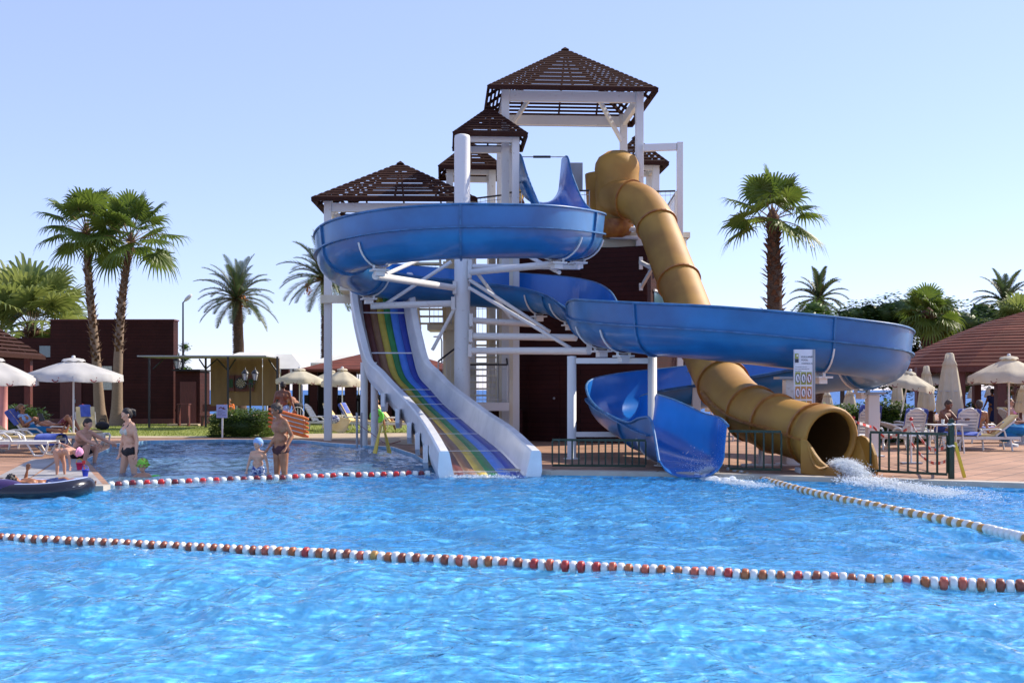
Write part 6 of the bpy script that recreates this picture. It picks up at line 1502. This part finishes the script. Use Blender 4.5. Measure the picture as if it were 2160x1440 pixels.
    for i, (tl, sl_) in enumerate(legs):
        tl, sl_ = Vector(tl).normalized(), Vector(sl_).normalized(); kq = hip[i]+tl*.245*H; a = kq+sl_*.232*H; kn.append(kq); an.append(a)
        caps += [(hip[i]-tz*.01*H, .056*B, hip[i]+tl*.08*H, .052*B), (hip[i]+tl*.08*H, .052*B, kq, .032*B), (kq, .032*B, kq+sl_*.07*H, .032*B), (kq+sl_*.07*H, .032*B, a, .019*B)]
        fd = (Vector(feet[i]) if feet else f-Vector((0, 0, 1))*.12).normalized(); hl = a-fd*.022*H+sl_*.012*H; bo = a+fd*.075*H+sl_*.018*H
        caps += [(hl, .018*H, bo, .015*H), (bo, .015*H, bo+fd*.028*H, .010*H), (a, .019*H, bo, .014*H)]
    J.update(el=el, wr=wr_, kn=kn, an=an)
    vx = vox or max(.0062*H/1.0*1.0, .0078) if H > 1.2 else .0062
    if vox: vx = vox
    body = blob('body', caps, MT[skin], t, vx)
    for s in (1, -1):
        b = MB(); b.ell(hc+hf*.0475*H*k+hs*s*.0175*H*k+hd*.004*H*k, (.006*H*k,)*3, n=8, m=6); ey = b.build('eye', MT['float_white'], t, world=True)
        b = MB(); b.ell(hc+hf*.0515*H*k+hs*s*.0175*H*k+hd*.004*H*k, (.0034*H*k,)*3, n=8, m=6); b.build('pupil', MT['hair_dark'], ey, world=True)
    if hairstyle:
        rr = random.Random(len(label)); c = hc+hd*.020*H*k-hf*.012*H*k; hcaps = [(c+hd*.008*H*k, .0545*H*k, c-hd*.018*H*k-hf*.010*H*k, .050*H*k)]
        if hairstyle == 'curly':
            for q in range(60):
                v = Vector((rr.gauss(0, 1), rr.gauss(0, 1), rr.gauss(0, 1))).normalized()
                if v.dot(hf) > .55 and v.dot(hd) < .5: continue
                if v.dot(hd) < -.5: continue
                p = c+v*.054*H*k; hcaps.append((p, .012*H*k, p+v*.008*H, .008*H*k))
        if hairstyle in ('pony', 'bun'):
            hcaps += [(c-hf*.055*H+hd*.02*H, .02*H, c-hf*.075*H-hd*.0*H, .026*H), (c-hf*.075*H, .025*H, c-hf*.078*H-hd*.05*H, .012*H)]
        if hairstyle == 'long': hcaps += [(c-hf*.03*H, .045*H, c-hf*.04*H-hd*.09*H, .03*H), (c-hf*.02*H+hs*.03*H, .03*H, c-hf*.02*H+hs*.035*H-hd*.08*H, .018*H), (c-hf*.02*H-hs*.03*H, .03*H, c-hf*.02*H-hs*.035*H-hd*.08*H, .018*H)]
        blob('hair', hcaps, MT[hair], t, vx, 1)
    if hatm:
        c = hc+hd*.024*H*k-hf*.004*H*k; hcaps = [(c, .059*H*k, c-hd*.008*H*k-hf*.012*H*k, .057*H*k)]
        if hatm[1] == 'bandana': hcaps += [(c-hf*.055*H*k-hd*.02*H, .012*H, c-hf*.08*H*k-hd*.07*H, .008*H), (c-hf*.055*H*k-hd*.02*H, .012*H, c-hf*.06*H*k-hd*.08*H+hs*.03*H, .009*H)]
        if hatm[1] == 'brim':
            for q in range(14): a_ = 2*math.pi*q/14; a2 = 2*math.pi*(q+1)/14; e0 = c-hd*.018*H*k+(hf*math.cos(a_)+hs*math.sin(a_))*.068*H*k; e1 = c-hd*.018*H*k+(hf*math.cos(a2)+hs*math.sin(a2))*.068*H*k; hcaps.append((e0, .010*H, e1, .010*H))
        blob('hat', hcaps, MT[hatm[0]], t, vx, 1)
    g = 1.0
    for w in wear:
        kind, m_ = w[0], MT[w[1]]; cp = []
        if kind == 'briefs': cp = [(P0+rt*.045*H-tz*.012*H, .071*B, P0-rt*.045*H-tz*.012*H, .071*B), (P0-ft*.022*H+rt*.03*H-tz*.02*H, .057*B, P0-ft*.022*H-rt*.03*H-tz*.02*H, .057*B), (hip[0]-tz*.012*H, .058*B, hip[0]+(kn[0]-hip[0])*.10, .057*B), (hip[1]-tz*.012*H, .058*B, hip[1]+(kn[1]-hip[1])*.10, .057*B)]
        if kind == 'shorts': cp = [(P0+rt*.045*H, .071*B, P0-rt*.045*H, .071*B), (P0-ft*.022*H+rt*.03*H-tz*.02*H, .058*B, P0-ft*.022*H-rt*.03*H-tz*.02*H, .058*B)]+[(hip[i], .062*B, hip[i]+(kn[i]-hip[i])*.62, .052*B) for i in (0, 1)]
        if kind == 'bra': cp = [(ch+rt*s*.042*H+ft*.055*H-tz*.008*H, .036*B, ch+rt*s*.042*H+ft*.042*H+tz*.006*H, .034*B) for s in (1, -1)]+[(ch+rt*s*.042*H+ft*.068*H, .010*H, ch+rt*s*.10*H+ft*.0*H-tz*.0*H, .009*H) for s in (1, -1)]+[(ch+rt*.042*H+ft*.07*H, .012*H, ch-rt*.042*H+ft*.07*H, .012*H), (ch+rt*.085*H-ft*.045*H, .012*H, ch-rt*.085*H-ft*.045*H, .012*H)]+[(ch+rt*s*.045*H+ft*.066*H+tz*.02*H, .006*H, neck+rt*s*.055*H+tz*.018*H, .006*H) for s in (1, -1)]
        if kind == 'straps': cp = [(ch+rt*s*.050*H+ft*.066*H+tz*.02*H, .0085*H, neck+rt*s*.062*H+tz*.012*H+ft*.012*H, .0085*H) for s in (1, -1)]
        if kind == 'shirt': cp = [(P0+rt*.045*H, .070*B, P0-rt*.045*H, .070*B), (ch, .077*B, be, .072*B), (ch+rt*.052*H, .070*B, ch-rt*.052*H, .070*B), (ch+rt*.055*H, .057*B, sh[0]-rt*.015*H, .040*B), (ch-rt*.055*H, .057*B, sh[1]+rt*.015*H, .040*B)]+[(sh[i], .036*B, sh[i]+(el[i]-sh[i])*.6, .033*B) for i in (0, 1)]
        if kind == 'dress': cp = [(ch, .078*B, be, .076*B), (ch+rt*.052*H, .070*B, ch-rt*.052*H, .070*B), (be, .075*B, P0-tz*.22*H, .095*B), (sh[0], .038*B, sh[1], .038*B)]
        if kind == 'skirtwrap': cp = [(be-tz*.02*H, .078*B, P0, .088*B)]+[(hip[i], .075*B, hip[i]+(kn[i]-hip[i])*.8, .065*B) for i in (0, 1)]
        nm = {'briefs': 'swim_briefs', 'shorts': 'swim_shorts', 'bra': 'bikini_top', 'straps': 'bikini_strap', 'shirt': 'shirt', 'dress': 'dress', 'skirtwrap': 'towel_wrap'}[kind]
        blob(nm, cp, m_, t, vx, 1)
    if extra: extra(t, J, vx)
    return t, J
HANG = ((.12, 0, -1), (.05, 0, -1))
# standing woman in the shallow pool
loc = (PX(274, 21.8), 21.8, -.42); Hh = 1.70
def straps(t, J, vx): pass
person('pale dark haired woman in white bikini top and black briefs standing in the shallow pool', loc, Hh, (-.70, -.70, 0), (0, 0, .87), (-.03, -.02, 1), (((-.12, -.12, -1), (-.22, -.10, -1)), ((.30, -.05, -1), (.02, -.20, -1))),
       (((-.22, -.05, -1), (-.16, .02, -1)), ((.10, -.02, -1), (.13, .05, -1))), head=((-.22, -.16, 1), (-.70, -.50, -.45)), skin='skin_pale', female=True, bulk=1.06, wear=(('bra', 'cloth_white'), ('straps', 'cloth_black'), ('briefs', 'cloth_black')), hairstyle='pony', fingers=.7)
# man standing
loc = (PX(588, 21.5), 21.5, -.42)
person('curly haired man in dark maroon trunks standing in the pool with hand on hip', loc, 1.83, (-.75, -.62, 0), (.04, 0, .92), (-.03, 0, 1), (((.2, -.5, -1), (-.5, -.2, -.8)), ((.42, .28, -1), (-.30, -.55, -.78))),
       (((-.05, -.04, -1), (-.02, .02, -1)), ((.05, -.02, -1), (.03, .03, -1))), head=((-.34, -.22, .92), (-.85, -.35, -.30)), skin='skin_tan', hair='hair_brown', bulk=1.0, wear=(('briefs', 'cloth_maroon'),), hairstyle='curly', belly=.02, fingers=.9)
# boy with bandana
loc = (PX(544, 21.6), 21.6, -.46)
person('small boy with light blue bandana standing waist deep in the water', loc, 1.13, (-.12, -1, 0), (0, 0, .55), (0, 0, 1), (((-.30, -.08, -1), (-.22, -.2, -1)), ((.34, -.05, -1), (.16, -.15, -1))),
       (((-.06, 0, -1), (0, 0, -1)), ((.06, 0, -1), (0, 0, -1))), head=((0, 0, 1), (-.35, -.9, -.12)), skin='skin_pale', hair='hair_fair', wear=(('shorts', 'cloth_print'),), hairstyle=None, hatm=('cloth_lblue', 'bandana'), kidhead=1.42, bulk=1.02)
# child in floral hat, head and shoulders above water
loc = (PX(302, 21.2), 21.2, -.42)
person('child with green floral hat sitting in the water, only head and shoulders showing', loc, 1.0, (.1, -1, 0), (0, 0, .16), (0, 0, 1), (((-.6, -.5, -.5), (-.3, -.8, -.3)), ((.6, -.5, -.5), (.3, -.8, -.3))),
       (((-.25, -1, -.05), (0, -.3, -1)), ((.25, -1, -.05), (0, -.3, -1))), head=((0, -.15, 1), (0, -1, -.15)), skin='skin', hair='hair_fair', hairstyle=None, hatm=('cloth_green', 'brim'), kidhead=1.85, wear=())
# toddler bending over
loc = (PX(134, 20.4), 20.4, GZ)
person('toddler in pink dotted hat bending down on the terrace beside the raft', loc, .88, (.92, -.38, 0), (-.10, .02, .40), (.93, -.12, .12), (((.25, .0, -1), (.1, -.1, -1)), ((-.82, .15, .42), (-.8, .1, .35))),
       (((.12, -.12, -1), (-.04, 0, -1)), ((.30, .10, -1), (.05, 0, -1))), head=((.92, -.1, -.22), (.45, -.55, -.65)), skin='skin', hair='hair_fair', hairstyle=None, hatm=('cloth_pink', 'brim'), kidhead=1.42, bulk=1.18)
# sitting man
loc = (PX(163, 25.3), 25.3, GZ)
person('short haired man sitting on the pool edge with elbows on his knees', loc, 1.76, (.92, -.38, 0), (0, 0, .12), (.38, -.14, .90), (((.72, -.42, -.52), (.90, -.10, -.34)), ((.76, -.05, -.40), (.88, -.22, -.38))),
       (((.80, -.36, .32), (-.22, -.06, -1)), ((.88, -.22, .26), (-.14, -.06, -1))), head=((.42, -.1, 1), (.92, -.3, -.22)), skin='skin', hair='hair_dark', wear=(('shorts', 'cloth_black'),), bulk=1.05, fingers=.3)
# reading woman on L2
def specs(t, J, vx):
    b = MB(); c = J['hc']+J['hf']*.052*J['H']+J['hd']*.005*J['H']
    for s in (1, -1): b.ell(c+J['hs']*s*.018*J['H'], (.013*J['H'],)*3, n=8, m=6)
    b.build('sunglasses', MT['black'], t, world=True)
o2 = L2.location
t, J = person('fair haired woman in sunglasses and blue swimsuit reading on a lounger', (o2.x+.75, o2.y, GZ), 1.66, (1, -.12, 0), (0, 0, .46), (-.55, 0, .83), (((.45, -.25, -.85), (.75, -.15, .42)), ((.45, .15, -.85), (.78, 0, .40))),
       (((1, -.05, .10), (1, 0, -.12)), ((1, .05, .06), (1, 0, -.08))), head=((-.12, 0, 1), (.97, -.2, -.25)), skin='skin_tan', hair='hair_fair', female=True, wear=(('dress', 'cloth_lblue'), ('skirtwrap', 'towel_teal')), hairstyle='bun', fingers=1.0, extra=specs, feet=((.3, 0, 1), (.3, 0, 1)))
w = (J['wr'][0]+J['wr'][1])/2
bk = thing('book', 'open dark covered book held by the reading woman', 'book', tuple(w+Vector((.14, 0, .03)))); 
for sg in (-1, 1): MB().box((.0+.015*abs(sg), sg*.075, .08), (.02, .15, .21), rot=Matrix.Rotation(R(18*sg), 3, 'Z')@Matrix.Rotation(R(-20), 3, 'Y')).build('cover', MT['black'], bk)
MB().box((-.02, 0, .085), (.012, .26, .19), rot=Matrix.Rotation(R(-20), 3, 'Y')).build('pages', MT['float_white'], bk)
# person with raised knees on L4
o4 = L4.location
person('person lying with bare knees raised behind the reading woman, red and white trunks', (PX(125, 30.7), 30.7, GZ), 1.74, (1, 0, 0), (0, 0, .47), (-.95, 0, .30), (((.9, -.2, -.15), (.9, 0, .1)), ((.9, .2, -.15), (.9, 0, .1))),
       (((.62, -.05, .78), (.45, 0, -.88)), ((.70, .08, .70), (.50, 0, -.85))), head=((-.9, 0, .42), (.3, 0, .95)), skin='skin_tan', hair='hair_dark', wear=(('shorts', 'red_dark'),), feet=((1, 0, -.3), (1, 0, -.3)))
# man carrying airbed
loc = (PX(596, 36.3), 36.3, GZ)
person('tanned man in light blue trunks walking away with an orange airbed', loc, 1.80, (-.1, 1, 0), (0, 0, .93), (.02, 0, 1), (((.30, .05, -1), (.38, -.12, -1)), ((-.28, .0, -1), (-.1, .2, -1))),
       (((.08, .12, -1), (.02, -.05, -1)), ((-.08, -.12, -1), (0, -.2, -1))), head=((.03, 0, 1), (-.15, 1, -.1)), skin='skin_dark', hair='hair_dark', wear=(('shorts', 'cloth_lblue'),), bulk=1.05, fingers=1.2)
ab = thing('airbed', 'orange inflatable airbed with white stripes carried by the tanned man', 'airbed', tuple(P(608, 890, 35.95)))
for k in range(5):
    a = P(566, 862+k*9.0, 36.0); c = P(651, 884+k*9.2, 35.8); b = MB(); pts = [a.lerp(c, q/8) for q in range(9)]; b.tube(pts, [.03]+[.062]*7+[.03], n=10); o = b.build('air_tube', MT['orange'], ab, world=True)
    if k < 4:
        b = MB(); off = Vector((0, -.055, -.066)); b.tube([p+off for p in pts[1:8]], .020, n=6); b.build('white_seam', MT['float_white'], ab, world=True)
# bending man
loc = (PX(629, 41), 41, GZ)
person('bare backed man in black shorts bending over by the metal chair', loc, 1.76, (-.8, .5, 0), (0, 0, .92), (-.62, .28, .52), (((-.35, .1, -1), (-.3, .2, -1)), ((-.2, .25, -1), (-.3, .3, -1))),
       (((0, 0, -1), (.05, 0, -1)), ((-.06, .1, -1), (.05, 0, -1))), head=((-.85, .3, -.1), (-.3, .1, -1)), skin='skin_tan', hair='hair_dark', wear=(('shorts', 'cloth_black'),), bulk=1.1)
# attendant on the tower
person('person in yellow shirt standing on the tower platform beside the blue slide entrance', (PX(1094, 33.9), 33.9, 6.2), 1.72, (.6, -.8, 0), (0, 0, .89), (0, 0, 1), (HANG, ((-.12, 0, -1), (.3, -.4, -.8))),
       (((-.05, 0, -1), (0, 0, -1)), ((.05, 0, -1), (0, 0, -1))), skin='skin_dark', wear=(('shirt', 'cloth_yellow'), ('shorts', 'cloth_maroon')))
# man at the table
person('brown haired bare shouldered man leaning over the table below the folded parasol', (PX(1984, 29.2), 29.2, GZ), 1.74, (.6, -.8, 0), (0, 0, .50), (.15, -.30, .9), (((.3, -.6, -.7), (.5, -.6, .15)), ((.5, -.4, -.7), (.3, -.8, .12))),
       (((.3, -.9, .0), (0, .05, -1)), ((.6, -.75, .0), (0, .05, -1))), head=((.2, -.45, .85), (.55, -.8, -.45)), skin='skin_dark', hair='hair_brown', wear=(('shorts', 'cloth_navy'),))
# person in navy
person('person in long navy shirt standing with back turned by the middle gazebo post', (PX(2093, 42), 42, GZ), 1.58, (-.2, 1, 0), (0, 0, .82), (0, 0, 1), (((.25, .3, -1), (0, .6, -.5)), ((-.25, .3, -1), (0, .6, -.5))),
       (((.05, 0, -1), (0, 0, -1)), ((-.05, 0, -1), (0, 0, -1))), skin='skin_tan', wear=(('dress', 'cloth_navy'),))
# pink bikini
person('woman in pink bikini and sunglasses sitting up on a shaded lounger', (PX(2136, 35.2), 35.2, GZ), 1.66, (.75, -.65, 0), (0, 0, .47), (-.12, 0, 1), (((-.3, -.1, -1), (-.5, -.1, -.9)), ((.35, -.2, -.9), (.6, -.4, -.5))),
       (((.85, -.45, .15), (.6, -.3, -.7)), ((.95, -.1, .1), (.6, 0, -.8))), head=((0, 0, 1), (.7, -.7, 0)), skin='skin', hair='hair_fair', female=True, wear=(('bra', 'cloth_pink'), ('briefs', 'cloth_pink')), hairstyle='bun', extra=specs)
# lying person in teal
person('person wrapped in a teal towel lying on the lounger at the right edge', (PX(2150, 28.6), 28.6, GZ), 1.70, (-1, 0, 0), (0, 0, .50), (.94, 0, .32), (((-.7, -.5, .1), (-.9, 0, .1)), ((-.7, .5, .1), (-.9, 0, .1))),
       (((-.92, -.05, .32), (-.75, 0, -.55)), ((-.97, .05, .1), (-1, 0, 0))), head=((.8, 0, .55), (-.6, 0, .8)), skin='skin_tan', hair='hair_dark', wear=(('skirtwrap', 'towel_teal'), ('dress', 'towel_teal')), bulk=1.1, feet=((-.3, 0, 1), (-.3, 0, 1)))
# person reclining in R3, only the crown of the head shows
person('person reclining in the rightmost upright lounger, only dark hair showing', (PX(2057, 29.1), 29.1, GZ), 1.78, (0, 1, 0), (0, 0, .47), (0, -.42, .92), (((.3, .5, -.8), (0, 1, 0)), ((-.3, .5, -.8), (0, 1, 0))),
       (((.1, 1, .05), (0, 1, -.05)), ((-.1, 1, .05), (0, 1, -.05))), head=((0, -.1, 1), (0, 1, 0)), skin='skin_tan', hair='hair_brown', wear=(('shorts', 'cloth_navy'),), feet=((0, .3, 1), (0, .3, 1)))
# person with lime float behind slide legs
t, J = person('seated person hugging a lime green float behind the rainbow slide legs', (PX(800, 40.5), 40.5, GZ), 1.60, (.3, -1, 0), (0, 0, .47), (-.15, 0, 1), (((.1, -.6, -.7), (.7, -.4, .2)), ((.3, -.6, -.7), (-.6, -.6, .2))),
       (((.6, -.7, .1), (.2, -.2, -.9)), ((.9, -.3, .1), (.3, -.1, -.9))), skin='skin_tan', hair='hair_fair', wear=(('shorts', 'cloth_lblue'),), hairstyle='bun')
b = MB(); c = P(795, 877, 40.0); b.tube([c+Vector((.17*math.cos(a), .0, .17*math.sin(a))) for a in [2*math.pi*q/16 for q in range(16)]], .085, n=10, closed=True); o = b.build('swim_ring', MT['green_lime']); tag(o, 'lime green inflatable ring held behind the rainbow slide legs', 'swim ring')
# person seated behind the shelter bench
person('small figure in orange top and white trousers seated under the dartboard wall', (PX(483, 44.6), 44.6, GZ), 1.5, (.3, -1, 0), (0, 0, .5), (0, 0, 1), (((-.2, -.3, -1), (.2, -.8, -.2)), ((.2, -.3, -1), (-.2, -.8, -.2))),
       (((-.1, -1, 0), (0, 0, -1)), ((.1, -1, 0), (0, 0, -1))), skin='skin_tan', wear=(('shirt', 'orange'), ('shorts', 'cloth_white')))

# raft with lying person
rc = Vector((PX(72, 17.3), 17.3, 0)); rf = thing('inflatable_raft', 'dark and pale blue inflatable raft floating at the left edge', 'inflatable raft', tuple(rc))
def oval(ax, ay, z, n=40, ph=0): return [rc+Vector((ax*math.copysign(abs(math.cos(a))**.8, math.cos(a)), ay*math.copysign(abs(math.sin(a))**.8, math.sin(a)), z+.06*max(0, math.cos(a))**2)) for a in [2*math.pi*q/n for q in range(n)]]
b = MB(); b.tube(oval(.76, .46, .075), .135, n=16, closed=True); lo = b.build('lower_tube', MT['raft_dark'], rf, world=True)
b = MB(); b.tube(oval(.75, .45, .13), .085, n=14, closed=True); b.build('upper_tube', MT['raft_light'], rf, world=True)
b = MB(); b.tube(oval(.865, .565, .12), .016, n=6, closed=True); b.build('seam', MT['float_white'], rf, world=True)
b = MB(); b.ell(rc+Vector((0, 0, .07)), (.7, .42, .07), n=20, m=6); b.build('floor', MT['raft_dark'], rf, world=True)
b = MB(); b.ell(rc+Vector((-.36, -.38, .15)), (.38, .19, .13), n=18, m=10); b.build('pillow', MT['raft_purple'], rf, world=True)
b = MB(); b.tube([rc+Vector((.76*math.cos(a), .48*math.sin(a), .225+.01*math.sin(9*a))) for a in [R(-60+300*q/30) for q in range(31)]], .008, n=5); b.build('grab_line', MT['float_white'], rf, world=True)
person('dark haired person lying in the inflatable raft with one hand raised', (rc.x+.02, rc.y-.02, .02), 1.30, (.35, 1, 0), (.12, .18, .12), (-.80, -.52, .10), (((-.5, .6, .15), (.25, -.3, .62)), ((-.5, -.6, .1), (.6, -.6, -.1))),
       (((.85, .25, .18), (.75, .1, -.35)), ((.8, .05, .22), (.8, .1, -.35))), head=((-.6, -.5, .55), (.35, .9, .1)), skin='skin_tan', hair='hair_dark', wear=(('shorts', 'cloth_navy'),), hairstyle='curly', fingers=.2, feet=((.3, 0, .8), (.3, 0, .8)))
